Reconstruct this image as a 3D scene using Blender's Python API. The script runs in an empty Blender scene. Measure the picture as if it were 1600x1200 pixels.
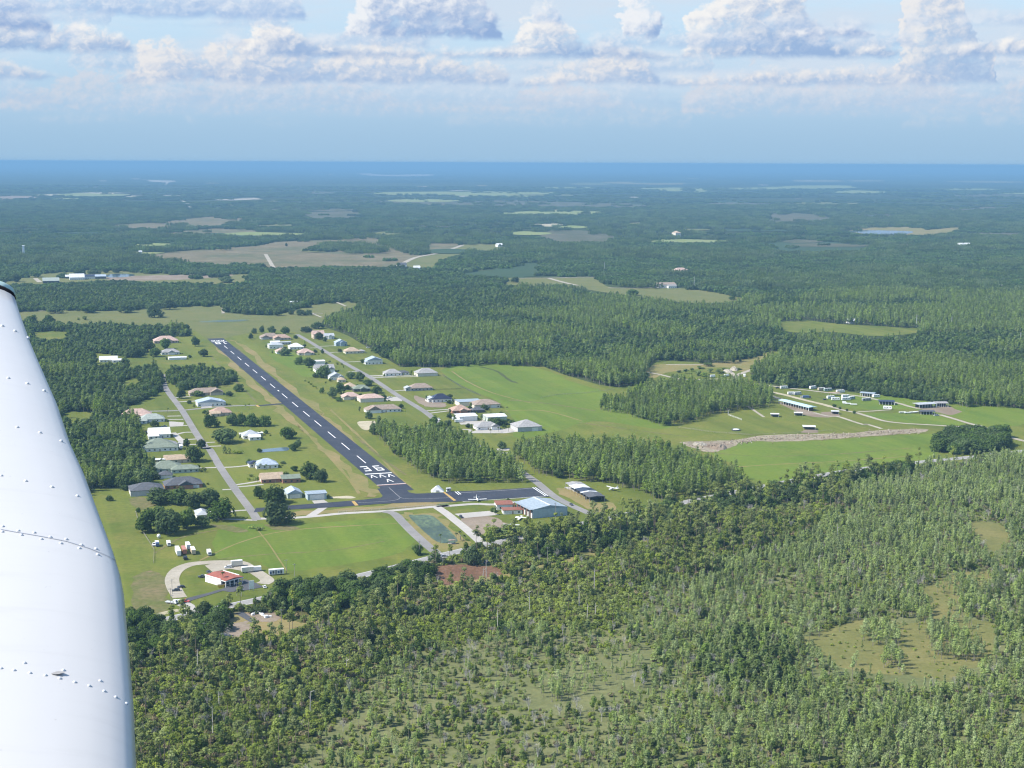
import bpy, math, random
import numpy as np
from mathutils import Vector, Matrix
from mathutils.bvhtree import BVHTree
R = math.radians
rng = np.random.default_rng(7)
random.seed(7)
scene = bpy.context.scene
COL = scene.collection

# ------------------------------------------------------------------ camera
F_PX, H_CAM, Y_EYE, ROLL = 2406.0, 250.0, 254.5, 0.25
TH = math.atan((600 - Y_EYE) / F_PX)
_r = R(ROLL)
cF = np.array([0, math.cos(TH), -math.sin(TH)])
_R0 = np.array([1.0, 0, 0]); _U0 = np.array([0, math.sin(TH), math.cos(TH)])
cR = _R0 * math.cos(_r) + _U0 * math.sin(_r)
cU = _U0 * math.cos(_r) - _R0 * math.sin(_r)
CAMP = np.array([0, 0, H_CAM])

def ray(px, py):
    return cF * F_PX + cR * (px - 800) - cU * (py - 600)

def G(px, py, z=0.0):
    """ground point seen at photo pixel (px, py)"""
    d = ray(px, py)
    t = (z - H_CAM) / d[2]
    return np.array([d[0] * t, d[1] * t, z])

def proj(P):
    """world points (n,3) -> photo pixels"""
    v = np.asarray(P, float) - CAMP
    zf = v @ cF
    return 800 + F_PX * (v @ cR) / zf, 600 - F_PX * (v @ cU) / zf

def dist(px, py):
    g = G(px, py); return float(np.hypot(g[0], g[1]))

RUN = R(18.23)                       # heading of the airfield grid, left of the view axis
uN = np.array([-math.sin(RUN), math.cos(RUN)])   # along the runway, away from us
uE = np.array([math.cos(RUN), math.sin(RUN)])

def Z(x0, y0, s):
    return lambda *p: [(x0 + s * a, y0 + s * b) for a, b in p]
z1 = Z(200, 480, .1875); z2 = Z(130, 620, .1875); z3 = Z(200, 780, .2); z4 = Z(400, 640, .1875)
z5 = Z(590, 720, .2375); z6 = Z(380, 470, .15); z7 = Z(550, 530, .2); z8 = Z(900, 540, .25)
z9 = Z(1200, 500, .25); zA = Z(0, 230, .25); zB = Z(400, 230, .25); zC = Z(800, 230, .25); zD = Z(1200, 230, .25)
zr = Z(1150, 570, .125); zs = Z(1340, 570, .125); zt = Z(1050, 560, .09375); zh = Z(760, 740, .125)
zg = Z(240, 830, .125); zl = Z(50, 400, .125); ze = Z(680, 600, .1125); zq = Z(600, 800, .1875)
zw = Z(1150, 800, 1 / 3); zv = Z(700, 800, 1 / 3)

# ------------------------------------------------------------------ tagging
def tag(o, label=None, cat=None, group=None, kind=None):
    if label: o['label'] = label
    if cat: o['category'] = cat
    if group: o['group'] = group
    if kind: o['kind'] = kind
    return o

def empty(name, loc, rot=0.0, label=None, cat=None, group=None):
    o = bpy.data.objects.new(name, None); COL.objects.link(o)
    o.location = loc; o.rotation_euler = (0, 0, rot); o.empty_display_size = 1
    return tag(o, label, cat, group)

class MB:
    def __init__(s): s.v = []; s.f = []; s.m = []
    def add(s, vs, fs, mi=0):
        n = len(s.v); s.v += [tuple(map(float, p)) for p in vs]
        s.f += [tuple(i + n for i in f) for f in fs]; s.m += [mi] * len(fs); return s
    def box(s, x0, y0, z0, x1, y1, z1, mi=0):
        return s.add([(x0, y0, z0), (x1, y0, z0), (x1, y1, z0), (x0, y1, z0), (x0, y0, z1), (x1, y0, z1), (x1, y1, z1), (x0, y1, z1)],
                     [(0, 3, 2, 1), (4, 5, 6, 7), (0, 1, 5, 4), (1, 2, 6, 5), (2, 3, 7, 6), (3, 0, 4, 7)], mi)
    def prism(s, prof, x0, x1, mi=0):
        """profile in (y,z), ccw seen from +x, extruded along x"""
        n = len(prof)
        vs = [(x0, a, b) for a, b in prof] + [(x1, a, b) for a, b in prof]
        fs = [tuple(range(n))[::-1], tuple(range(n, 2 * n))] + [(i, (i + 1) % n, n + (i + 1) % n, n + i) for i in range(n)]
        return s.add(vs, fs, mi)
    def prismy(s, prof, y0, y1, mi=0):
        """profile in (x,z), extruded along y"""
        n = len(prof)
        vs = [(a, y0, b) for a, b in prof] + [(a, y1, b) for a, b in prof]
        fs = [tuple(range(n)), tuple(range(n, 2 * n))[::-1]] + [((i + 1) % n, i, n + i, n + (i + 1) % n) for i in range(n)]
        return s.add(vs, fs, mi)
    def tube(s, p0, p1, r0, r1, n=6, mi=0, caps=True):
        p0 = np.array(p0, float); p1 = np.array(p1, float); d = p1 - p0; L = np.linalg.norm(d); d /= max(L, 1e-9)
        a = np.cross(d, [0, 0, 1.0]) if abs(d[2]) < .9 else np.cross(d, [1.0, 0, 0]); a /= np.linalg.norm(a); b = np.cross(d, a)
        c = [(math.cos(2 * math.pi * i / n), math.sin(2 * math.pi * i / n)) for i in range(n)]
        vs = [p0 + r0 * (x * a + y * b) for x, y in c] + [p1 + r1 * (x * a + y * b) for x, y in c]
        fs = [(i, (i + 1) % n, n + (i + 1) % n, n + i) for i in range(n)]
        if caps: fs += [tuple(range(n))[::-1], tuple(range(n, 2 * n))]
        return s.add(vs, fs, mi)
    def ball(s, c, r, sx=1, sy=1, sz=1, n=8, k=5, mi=0):
        vs = [(c[0], c[1], c[2] - r * sz)]
        for j in range(1, k):
            t = -math.pi / 2 + math.pi * j / k
            vs += [(c[0] + r * sx * math.cos(t) * math.cos(2 * math.pi * i / n), c[1] + r * sy * math.cos(t) * math.sin(2 * math.pi * i / n), c[2] + r * sz * math.sin(t)) for i in range(n)]
        vs.append((c[0], c[1], c[2] + r * sz)); top = len(vs) - 1
        fs = [(0, 1 + (i + 1) % n, 1 + i) for i in range(n)]
        for j in range(k - 2):
            a = 1 + j * n; fs += [(a + i, a + (i + 1) % n, a + n + (i + 1) % n, a + n + i) for i in range(n)]
        a = 1 + (k - 2) * n; fs += [(a + i, a + (i + 1) % n, top) for i in range(n)]
        return s.add(vs, fs, mi)
    def mesh(s, name, mats):
        me = bpy.data.meshes.new(name); me.from_pydata(s.v, [], s.f)
        for m in (mats if isinstance(mats, (list, tuple)) else [mats]): me.materials.append(m)
        if any(s.m): me.polygons.foreach_set('material_index', s.m)
        me.update(); return me
    def build(s, name, mats, parent=None, smooth=False):
        me = s.mesh(name, mats)
        if smooth: me.shade_smooth()
        o = bpy.data.objects.new(name, me); COL.objects.link(o)
        if parent: o.parent = parent
        return o

def copy_tree(o, parent=None):
    c = o.copy(); COL.objects.link(c)
    if parent: c.parent = parent
    for ch in list(o.children): copy_tree(ch, c)
    return c

# ------------------------------------------------------------------ node language
class S:
    def __init__(s, nt, k): s.nt = nt; s.k = k
    def _m(s, op, *o, clamp=False):
        n = s.nt.nodes.new('ShaderNodeMath'); n.operation = op; n.use_clamp = clamp
        for i, a in enumerate((s,) + o):
            if isinstance(a, S): s.nt.links.new(a.k, n.inputs[i])
            else: n.inputs[i].default_value = a
        return S(s.nt, n.outputs[0])
    def __add__(s, o): return s._m('ADD', o)
    __radd__ = __add__
    def __mul__(s, o): return s._m('MULTIPLY', o)
    __rmul__ = __mul__
    def __sub__(s, o): return s._m('SUBTRACT', o)
    def __rsub__(s, o): return (s * -1.0) + o
    def __truediv__(s, o): return s._m('DIVIDE', o)
    def clamp(s): return s._m('ADD', 0.0, clamp=True)
    def max(s, o): return s._m('MAXIMUM', o)
    def min(s, o): return s._m('MINIMUM', o)
    def abs(s): return s._m('ABSOLUTE')
    def sstep(s, a, b):
        n = s.nt.nodes.new('ShaderNodeMapRange'); n.interpolation_type = 'SMOOTHSTEP'
        s.nt.links.new(s.k, n.inputs[0])
        for i, q in ((1, a), (2, b)):
            if isinstance(q, S): s.nt.links.new(q.k, n.inputs[i])
            else: n.inputs[i].default_value = q
        n.inputs[3].default_value = 0; n.inputs[4].default_value = 1
        return S(s.nt, n.outputs[0])
def xyz(nt, x, y, z):
    n = nt.nodes.new('ShaderNodeCombineXYZ')
    for i, a in enumerate((x, y, z)):
        if isinstance(a, S): nt.links.new(a.k, n.inputs[i])
        else: n.inputs[i].default_value = a
    return S(nt, n.outputs[0])
def noise(nt, vec, scale, detail=4, rough=.55, dist=0.0, dim='3D'):
    n = nt.nodes.new('ShaderNodeTexNoise'); n.noise_dimensions = dim; n.inputs['Scale'].default_value = scale
    n.inputs['Detail'].default_value = detail; n.inputs['Roughness'].default_value = rough; n.inputs['Distortion'].default_value = dist
    if vec is not None: nt.links.new(vec.k, n.inputs['Vector'])
    return S(nt, n.outputs['Fac'])
def voro(nt, vec, scale, smooth=.4, detail=0):
    n = nt.nodes.new('ShaderNodeTexVoronoi'); n.voronoi_dimensions = '2D'; n.feature = 'SMOOTH_F1'; n.inputs['Scale'].default_value = scale
    n.inputs['Smoothness'].default_value = smooth
    if 'Detail' in n.inputs: n.inputs['Detail'].default_value = detail
    nt.links.new(vec.k, n.inputs['Vector']); return S(nt, n.outputs['Distance'])
def mix(nt, fac, a, b):
    n = nt.nodes.new('ShaderNodeMix'); n.data_type = 'RGBA'
    for i, q in ((0, fac), (6, a), (7, b)):
        if isinstance(q, S): nt.links.new(q.k, n.inputs[i])
        elif isinstance(q, (tuple, list)): n.inputs[i].default_value = (*q[:3], 1)
        else: n.inputs[i].default_value = q
    return S(nt, n.outputs[2])
def ramp(nt, fac, stops, interp='LINEAR'):
    n = nt.nodes.new('ShaderNodeValToRGB'); cr = n.color_ramp; cr.interpolation = interp
    while len(cr.elements) > 1: cr.elements.remove(cr.elements[-1])
    for i, (p, c) in enumerate(stops):
        e = cr.elements[0] if i == 0 else cr.elements.new(p)
        e.position = p; e.color = (c, c, c, 1) if isinstance(c, (int, float)) else (*c, 1)
    nt.links.new(fac.k, n.inputs[0]); return S(nt, n.outputs[0])

MATS = {}
def newmat(name):
    m = bpy.data.materials.new(name); m.use_nodes = True; nt = m.node_tree
    b = nt.nodes['Principled BSDF']; return m, nt, b
def geo_pos(nt):
    return S(nt, nt.nodes.new('ShaderNodeNewGeometry').outputs['Position'])
def objinfo(nt, k='Random'):
    return S(nt, nt.nodes.new('ShaderNodeObjectInfo').outputs[k])
def setc(nt, b, c, rough=.8, spec=.2, metal=0.0):
    if isinstance(c, S): nt.links.new(c.k, b.inputs['Base Color'])
    else: b.inputs['Base Color'].default_value = (*c, 1)
    b.inputs['Roughness'].default_value = rough; b.inputs['Metallic'].default_value = metal
    b.inputs['Specular IOR Level'].default_value = spec

def plain(name, c, rough=.6, spec=.3, metal=0.0, var=.12, scale=.8):
    """paint, metal, plaster: one colour with faint weathering"""
    if name in MATS: return MATS[name]
    m, nt, b = newmat(name)
    p = S(nt, nt.nodes.new('ShaderNodeTexCoord').outputs['Object'])
    n = noise(nt, p, scale, 4, .6)
    k = n.sstep(.3, .7)
    setc(nt, b, mix(nt, k, tuple(x * (1 - var) for x in c), tuple(min(1, x * (1 + var * .6)) for x in c)), rough, spec, metal)
    MATS[name] = m; return m

def roofmat(name, c, ribs=0.0, rough=.8, spec=.2):
    """shingles (streaky) or ribbed sheet metal"""
    if name in MATS: return MATS[name]
    m, nt, b = newmat(name)
    p = S(nt, nt.nodes.new('ShaderNodeTexCoord').outputs['Object'])
    n = noise(nt, p, .5, 5, .65).sstep(.3, .7)
    col = mix(nt, n, tuple(x * .8 for x in c), tuple(min(1, x * 1.15) for x in c))
    if ribs:
        w = nt.nodes.new('ShaderNodeTexWave'); w.wave_type = 'BANDS'; w.bands_direction = 'DIAGONAL'; w.inputs['Scale'].default_value = ribs
        nt.links.new(p.k, w.inputs['Vector'])
        col = mix(nt, S(nt, w.outputs['Fac']).sstep(.0, .35), tuple(x * .72 for x in c), col)
    setc(nt, b, col, rough, spec); MATS[name] = m; return m

def ground(name, cols, scales=(.004, .03, .25), rough=.95, amt=(.5, .3, .25), mow=0.0):
    """soil, grass, gravel: blend of three colours by noise at three sizes (metres)"""
    if name in MATS: return MATS[name]
    m, nt, b = newmat(name)
    p = geo_pos(nt)
    a = noise(nt, p, scales[0], 5, .6).sstep(.36, .64)
    c = mix(nt, a, cols[0], cols[1])
    d = noise(nt, p, scales[1], 5, .62).sstep(.42, .7)
    c = mix(nt, d * amt[0], c, cols[2])
    e = noise(nt, p, scales[2], 3, .6).sstep(.3, .7)
    f_ = noise(nt, p, scales[1] * 3.1, 5, .7).sstep(.5, .72)
    c = mix(nt, f_ * amt[0] * .7, c, tuple(x * y for x, y in zip(cols[1], (1.28, 1.12, 1.05))))
    c = mix(nt, (1.0 - e) * amt[1], c, tuple(x * .55 for x in cols[0]))
    if mow:
        sx = nt.nodes.new('ShaderNodeSeparateXYZ'); nt.links.new(p.k, sx.inputs[0])
        q = S(nt, sx.outputs[0]) * float(uE[0]) + S(nt, sx.outputs[1]) * float(uE[1])
        st = noise(nt, xyz(nt, q * mow, (S(nt, sx.outputs[0]) * float(uN[0]) + S(nt, sx.outputs[1]) * float(uN[1])) * mow * .02, 0.0), 1.0, 3, .6).sstep(.35, .65)
        c = mix(nt, st * .5, c, tuple(x * y for x, y in zip(cols[1], (1.12, 1.08, 1.0))))
        st2 = noise(nt, xyz(nt, q * mow * .35 + 9.0, (S(nt, sx.outputs[0]) * float(uN[0]) + S(nt, sx.outputs[1]) * float(uN[1])) * mow * .006, 0.0), 1.0, 4, .65).sstep(.45, .62)
        c = mix(nt, st2 * .4, c, tuple(x * .72 for x in cols[0]))
    setc(nt, b, c, rough, .1); MATS[name] = m; return m

# ------------------------------------------------------------------ sheets and ribbons on the ground
def smooth_loop(P, closed=True, k=4):
    P = [np.array(p, float) for p in P]; n = len(P); out = []
    for i in range(n if closed else n - 1):
        p0 = P[(i - 1) % n] if closed or i > 0 else P[0]; p1 = P[i]; p2 = P[(i + 1) % n]
        p3 = P[(i + 2) % n] if closed or i + 2 < n else P[-1]
        for j in range(k):
            t = j / k
            out.append(.5 * ((2 * p1) + (-p0 + p2) * t + (2 * p0 - 5 * p1 + 4 * p2 - p3) * t * t + (-p0 + 3 * p1 - 3 * p2 + p3) * t ** 3))
    if not closed: out.append(P[-1])
    return out

def wob(P, amp, seed):
    r = np.random.default_rng(seed); return [p + r.normal(0, amp, len(p)) for p in P]

def sheet(name, pts, mat, layer=1, smooth=True, rag=0.0, parent=None, z=None, struct=True):
    """flat sheet on the ground whose outline is given in photo pixels"""
    W = [G(x, y)[:2] for x, y in pts]
    if smooth: W = smooth_loop(W, True, 5)
    if rag: W = wob(W, rag, len(pts) * 7 + int(pts[0][0]))
    if z is None: z = layer * .03
    return wsheet(name, W, mat, z, parent, struct)

ZC_ = [0]
def zstep():
    ZC_[0] = (ZC_[0] + 1) % 24; return ZC_[0] * .0012
def wsheet(name, W, mat, z, parent=None, struct=True):
    if parent is None: z += zstep()
    from mathutils.geometry import tessellate_polygon
    V = [Vector((float(p[0]), float(p[1]), z)) for p in W]
    tris = tessellate_polygon([V])
    me = bpy.data.meshes.new(name)
    fs = []
    for a, b, c in tris:
        n = (V[b] - V[a]).cross(V[c] - V[a])
        fs.append((a, b, c) if n.z > 0 else (a, c, b))
    me.from_pydata([tuple(v) for v in V], [], fs); me.materials.append(mat); me.update()
    o = bpy.data.objects.new(name, me); COL.objects.link(o)
    if parent: o.parent = parent
    elif struct: o['kind'] = 'structure'
    return o

def ribbon(name, pts, width, mat, layer=3, smooth=True, parent=None, world=False, z=None, jit=0.0):
    W = [np.array(p[:2], float) for p in pts] if world else [G(x, y)[:2] for x, y in pts]
    if smooth and len(W) > 2: W = smooth_loop(W, False, 6)
    n = len(W); L = []; Rr = []
    rj = np.random.default_rng(n)
    for i in range(n):
        d = W[min(i + 1, n - 1)] - W[max(i - 1, 0)]; d = d / max(np.linalg.norm(d), 1e-6); p = np.array([-d[1], d[0]])
        w = (width[0] + (width[1] - width[0]) * i / (n - 1)) if isinstance(width, tuple) else width
        w = w * (1 + (rj.normal(0, jit) if jit else 0))
        L.append(W[i] + p * w / 2); Rr.append(W[i] - p * w / 2)
    if z is None: z = layer * .03
    if parent is None: z += zstep()
    me = bpy.data.meshes.new(name)
    me.from_pydata([(p[0], p[1], z) for p in L + Rr], [], [(n + i, n + i + 1, i + 1, i) for i in range(n - 1)])
    me.materials.append(mat); me.update()
    o = bpy.data.objects.new(name, me); COL.objects.link(o)
    if parent: o.parent = parent
    else: o['kind'] = 'structure'
    return o

def inside(px, py, poly):
    """vectorised point in polygon"""
    px = np.asarray(px); py = np.asarray(py); r = np.zeros(px.shape, bool); n = len(poly)
    for i in range(n):
        x0, y0 = poly[i]; x1, y1 = poly[(i + 1) % n]
        if y0 == y1: continue
        c = ((y0 > py) != (y1 > py)) & (px < (x1 - x0) * (py - y0) / (y1 - y0) + x0)
        r ^= c
    return r
# ------------------------------------------------------------------ render settings, camera, light
vs = scene.view_settings
vs.view_transform = 'Standard'; vs.look = 'None'; vs.gamma = 1.0; vs.use_curve_mapping = False
vs.exposure = 1.03
cy = scene.cycles
cy.max_bounces = 6; cy.diffuse_bounces = 4; cy.glossy_bounces = 2; cy.transmission_bounces = 2; cy.volume_bounces = 0
cy.transparent_max_bounces = 4; cy.caustics_reflective = False; cy.caustics_refractive = False
cy.use_denoising = True
cy.use_adaptive_sampling = True; cy.adaptive_threshold = 0.015
cy.filter_width = 1.2

cd = bpy.data.cameras.new('camera'); cam = bpy.data.objects.new('camera', cd); COL.objects.link(cam)
cd.sensor_width = 36; cd.lens = 36 * F_PX / 1600; cd.clip_start = .1; cd.clip_end = 600000
M = Matrix((cR, cU, -cF)).transposed().to_4x4(); M.translation = Vector(CAMP); cam.matrix_world = M
scene.camera = cam

SUN_EL, SUN_AZ = R(47), R(-14)          # sun on the left, a little behind us
to_sun = Vector((-math.cos(SUN_EL) * math.cos(SUN_AZ), math.cos(SUN_EL) * math.sin(SUN_AZ), math.sin(SUN_EL)))
sl = bpy.data.lights.new('sun', 'SUN'); sl.energy = 4.3; sl.angle = R(.5); sl.color = (1, .95, .87)
so = bpy.data.objects.new('sun', sl); COL.objects.link(so); so.rotation_euler = to_sun.to_track_quat('Z', 'Y').to_euler(); so.location = (0, 0, 400)

# ------------------------------------------------------------------ sky with fair-weather cumulus
wd = bpy.data.worlds.new('World'); scene.world = wd; wd.use_nodes = True; nt = wd.node_tree
bg = nt.nodes['Background']; bg.inputs['Strength'].default_value = .125
sky = nt.nodes.new('ShaderNodeTexSky'); sky.sky_type = 'NISHITA'; sky.sun_disc = False
sky.sun_elevation = SUN_EL; sky.sun_rotation = R(-90 - 14); sky.air_density = 1.1; sky.dust_density = .6; sky.altitude = 250
tc = nt.nodes.new('ShaderNodeTexCoord'); sp = nt.nodes.new('ShaderNodeSeparateXYZ'); nt.links.new(tc.outputs['Generated'], sp.inputs[0])
X, Y, Zc = [S(nt, sp.outputs[i]) for i in range(3)]
u = X._m('ARCTAN2', Y) * F_PX + 800.0                 # azimuth, in 1/2406 rad
w = Zc / ((X * X + Y * Y)._m('SQRT').max(.02)) * F_PX - (Y_EYE - 240.0)    # height above the eye-level horizon, same unit
CS = 1 / .125 / 2.04                                       # colour scale for strength .1 at this exposure
def lin(*c): return tuple(((x / 255 + .055) / 1.055) ** 2.4 if x > 10 else x / 255 / 12.92 for x in c)
def sc_(c): return tuple(x * CS for x in lin(*c))
low = w.sstep(0, 900)
skyc = S(nt, sky.outputs['Color'])
hz = mix(nt, w.sstep(-20, 170), sc_((160, 195, 224)), sc_((186, 214, 239)))
col = mix(nt, low, hz, skyc)
veil = noise(nt, xyz(nt, u * .003, w * .014, 0.0), 1.0, 5, .6, dim='2D').sstep(.3, .65) * w.sstep(45, 130) * .9
col = mix(nt, veil, col, sc_((210, 224, 240)))
def cloud_layer(col, base, stops, seed, hi, lo, alpha=1.0, puff=28.0, rag=1.0, band=1e9):
    hm = max(h for _, h in stops)
    big = noise(nt, xyz(nt, u * .011 + seed * 3.1, w * .016 + seed, 0.0), 1.0, 4, .6, dim='2D') - .5
    uw = u + big * 70.0
    st = [(max(0, min(1, x / 1600)), hh / hm) for x, hh in stops]
    h = ramp(nt, (uw / 1600.0).clamp(), st) * hm
    h = h * (big * 1.1 + 1.0)
    def field(du, dw):
        x_ = (u + du) / puff + seed * 5.3; y_ = (w + dw) / (puff * .8)
        wv = noise(nt, xyz(nt, x_, y_, 0.0), .8, 3, .6, dim='2D')
        v2 = xyz(nt, x_ + wv * 1.3, y_ + wv * 1.0, 0.0)
        a = voro(nt, v2, .75, .6); b = voro(nt, v2, 2.1, .5); c = noise(nt, v2, 1.7, 5, .56, dim='2D')
        return (0.55 - a) * .55 + (0.5 - b) * .22 + (c - .5) * .95
    f0 = field(0, 0); f1 = field(-9.0, 7.0)
    ht = w - base
    t = ht / h.max(8.0)
    edge = h - ht + f0 * (h * .7).min(42.0) * rag
    top = edge.sstep(-6.0, 15.0)
    bot = (ht + big * 16.0 + f0 * 5.0).sstep(-4.0, 9.0)
    thin = (f0 + big * .8).sstep(-.5, .15) * .55 + .45
    m = top * bot * thin * h.sstep(3.0, 14.0) * alpha
    relief = f0 - f1
    hl = ramp(nt, ((uw - 30.0) / 1600.0).clamp(), st) * hm
    side = ((h - hl) / h.max(14.0)) * .42
    lit = (t.clamp() * .78 + relief * .6 + side + f0 * .2 + .05).sstep(-.05, 1.05)
    c = mix(nt, lit, sc_(lo), sc_(hi))
    return mix(nt, m, col, c)
rq = np.random.default_rng(12)
def rnd_stops(n, hmax, gap):
    xs = np.sort(rq.uniform(0, 1600, n)); return [(float(x), float(0 if rq.random() < gap else hmax * rq.uniform(.3, 1))) for x in xs]
col = cloud_layer(col, 40, rnd_stops(24, 26, .4), 33.3, (206, 216, 230), (176, 203, 229), .35, 13)
col = cloud_layer(col, 56, [(0, 5), (90, 35), (160, 68), (210, 60), (260, 72), (300, 55), (400, 62), (550, 55), (640, 20), (760, 25), (800, 20), (840, 48), (880, 52), (1000, 15), (1050, 12), (1075, 50), (1120, 66), (1200, 62), (1240, 40), (1300, 58), (1420, 50), (1500, 30), (1540, 52), (1600, 40)],
                  11.3, (222, 219, 226), (178, 204, 230), .55, 16)
col = cloud_layer(col, 70, [(0, 60), (60, 45), (110, 10), (235, 10), (250, 40), (300, 60), (330, 30), (400, 45), (560, 52), (620, 66), (700, 50), (790, 50), (830, 20), (900, 30), (960, 62), (1010, 52), (1030, 12), (1200, 40), (1260, 25), (1340, 55), (1440, 60), (1500, 70), (1600, 35)],
                  4.7, (220, 226, 237), (174, 201, 230), .42, 17)
col = cloud_layer(col, 122, rnd_stops(28, 40, .35), 15.2, (226, 230, 238), (168, 196, 229), .6, 14)
col = cloud_layer(col, 103, [(0, 32), (60, 25), (110, 10), (200, 4), (235, 12), (252, 50), (290, 55), (330, 35), (400, 72), (460, 72), (480, 50), (520, 40), (600, 52), (640, 56), (700, 40), (780, 30), (800, 5), (860, 20), (940, 46), (960, 54), (1000, 45), (1030, 10), (1200, 26), (1340, 25), (1372, 30), (1388, 150), (1440, 200), (1472, 150), (1482, 60), (1510, 64), (1518, 8), (1600, 8)],
                  7.1, (240, 237, 236), (160, 188, 224), .85, 21)
col = cloud_layer(col, 143, [(0, 60), (60, 45), (110, 30), (150, 42), (210, 30), (226, 8), (380, 8), (400, 50), (440, 55), (480, 30), (540, 20), (720, 15), (790, 20), (808, 50), (850, 66), (880, 55), (900, 22), (960, 30), (1010, 12), (1052, 8), (1062, 35), (1078, 80), (1110, 92), (1150, 122), (1200, 150), (1240, 90), (1262, 45), (1290, 22), (1370, 24), (1400, 2), (1520, 25), (1590, 40)],
                  2.9, (247, 245, 243), (150, 180, 220), .92, 24)
col = cloud_layer(col, 160, rnd_stops(28, 36, .4), 21.7, (232, 236, 243), (160, 190, 228), .6, 15)
col = cloud_layer(col, 173, [(0, 60), (40, 62), (100, 30), (130, 0), (538, 0), (556, 34), (580, 78), (620, 92), (700, 92), (750, 82), (766, 40), (790, 12), (800, 0), (958, 0), (970, 60), (990, 72), (1010, 50), (1020, 0), (1200, 0), (1212, 20), (1330, 20), (1340, 0), (1600, 0)],
                  9.4, (241, 243, 247), (143, 173, 217), .92, 24)
col = cloud_layer(col, 186, rnd_stops(26, 30, .45), 27.1, (226, 233, 243), (164, 193, 230), .55, 17)
col = cloud_layer(col, 198, [(0, 40), (60, 30), (150, 42), (250, 46), (350, 42), (430, 46), (470, 36), (490, 4), (520, 0), (818, 0), (835, 26), (870, 26), (885, 8), (900, 0), (1600, 0)],
                  5.5, (232, 238, 246), (158, 188, 228), .85, 24)
bg2 = nt.nodes.new('ShaderNodeBackground'); bg2.inputs['Strength'].default_value = .125
plainsky = mix(nt, w.sstep(-20, 900), sc_((165, 199, 226)), skyc)
nt.links.new(plainsky.k, bg.inputs['Color']); nt.links.new(col.k, bg2.inputs['Color'])
band = (w._m('GREATER_THAN', -60.0) * w._m('LESS_THAN', 420.0) * u._m('GREATER_THAN', -500.0) * u._m('LESS_THAN', 2100.0))   # the stretch of sky that holds the cumulus
mxs = nt.nodes.new('ShaderNodeMixShader'); nt.links.new(band.k, mxs.inputs[0]); nt.links.new(bg.outputs[0], mxs.inputs[1]); nt.links.new(bg2.outputs[0], mxs.inputs[2])
nt.links.new(mxs.outputs[0], nt.nodes['World Output'].inputs['Surface'])
wd.cycles.sampling_method = 'MANUAL'; wd.cycles.sample_map_resolution = 512

# ------------------------------------------------------------------ air
HB = MB().box(-156000, -156000, -1.5, 156000, 156000, H_CAM + 6)
hm_ = bpy.data.materials.new('haze_air'); hm_.use_nodes = True; hn = hm_.node_tree
hn.nodes.remove(hn.nodes['Principled BSDF'])
pv = hn.nodes.new('ShaderNodeVolumePrincipled')
pv.inputs['Color'].default_value = (.22, .43, .645, 1); pv.inputs['Density'].default_value = 7.0e-5; pv.inputs['Anisotropy'].default_value = 0.0
hn.links.new(pv.outputs[0], hn.nodes['Material Output'].inputs['Volume'])
haze = HB.build('haze', hm_); tag(haze, 'thin blue summer haze over the land', 'haze', kind='stuff')

# ------------------------------------------------------------------ materials of the land
g_forest = ground('woodland_soil', ((.045, .062, .022), (.06, .075, .026), (.085, .08, .04)), (.006, .05, .35))
g_lawn = ground('mown_grass', ((.084, .114, .019), (.122, .142, .026), (.18, .155, .043)), (.008, .03, .3), amt=(.65, .4), mow=.06)
g_bright = ground('lush_grass', ((.085, .137, .019), (.112, .158, .023), (.15, .158, .034)), (.01, .035, .3), amt=(.7, .4), mow=.05)
g_dry = ground('dry_grass', ((.165, .155, .05), (.225, .175, .08), (.12, .14, .04)), (.012, .05, .4), amt=(.5, .25))
g_pasture = ground('pasture_grass', ((.105, .12, .036), (.13, .135, .042), (.16, .145, .06)), (.006, .03, .2), amt=(.6, .3))
g_prairie = ground('wet_prairie_grass', ((.135, .14, .045), (.175, .16, .06), (.095, .105, .034)), (.012, .06, .4), amt=(.6, .4))
g_clear = ground('scattered_clearing', ((.07, .08, .038), (.105, .098, .055), (.15, .13, .085)), (.002, .012, .08), amt=(.8, .6))
g_rough = ground('rough_pasture', ((.1, .118, .032), (.15, .13, .06), (.19, .145, .085)), (.03, .07, .3), amt=(.8, .5))
g_scrub = ground('scrub_floor', ((.07, .085, .026), (.1, .1, .035), (.12, .1, .05)), (.012, .06, .35), amt=(.6, .5))
g_swamp = ground('swamp_grass', ((.125, .14, .055), (.155, .16, .07), (.09, .105, .04)), (.01, .05, .35), amt=(.6, .5))
g_tan = ground('fallow_field', ((.16, .13, .072), (.09, .103, .045), (.2, .165, .1)), (.004, .012, .05), amt=(.9, .6))
g_brown = ground('bare_earth', ((.19, .145, .105), (.25, .205, .16), (.13, .12, .06)), (.03, .12, .6), amt=(.4, .35))
g_red = ground('red_clay', ((.135, .072, .045), (.19, .11, .068), (.1, .07, .035)), (.06, .2, .6), amt=(.8, .7))
g_sand = ground('pale_sand', ((.33, .295, .2), (.4, .36, .26), (.25, .23, .14)), (.02, .1, .6), amt=(.5, .25))
g_rubble = ground('rubble', ((.235, .195, .14), (.33, .28, .215), (.14, .14, .07)), (.05, .12, .4), amt=(.8, .6))
g_gravel = ground('shell_gravel', ((.3, .27, .215), (.36, .33, .27), (.23, .21, .155)), (.03, .15, .8), amt=(.5, .25))
g_plant = ground('young_pine_rows', ((.034, .06, .026), (.042, .072, .03), (.05, .07, .032)), (.003, .012, .08), amt=(.4, .3))
g_asph = ground('worn_asphalt', ((.19, .185, .175), (.23, .22, .21), (.15, .145, .14)), (.03, .2, 1.2), amt=(.4, .15))
g_hwy = ground('highway_paving', ((.235, .23, .22), (.27, .265, .25), (.2, .195, .19)), (.03, .2, 1.2), amt=(.4, .15))
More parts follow.
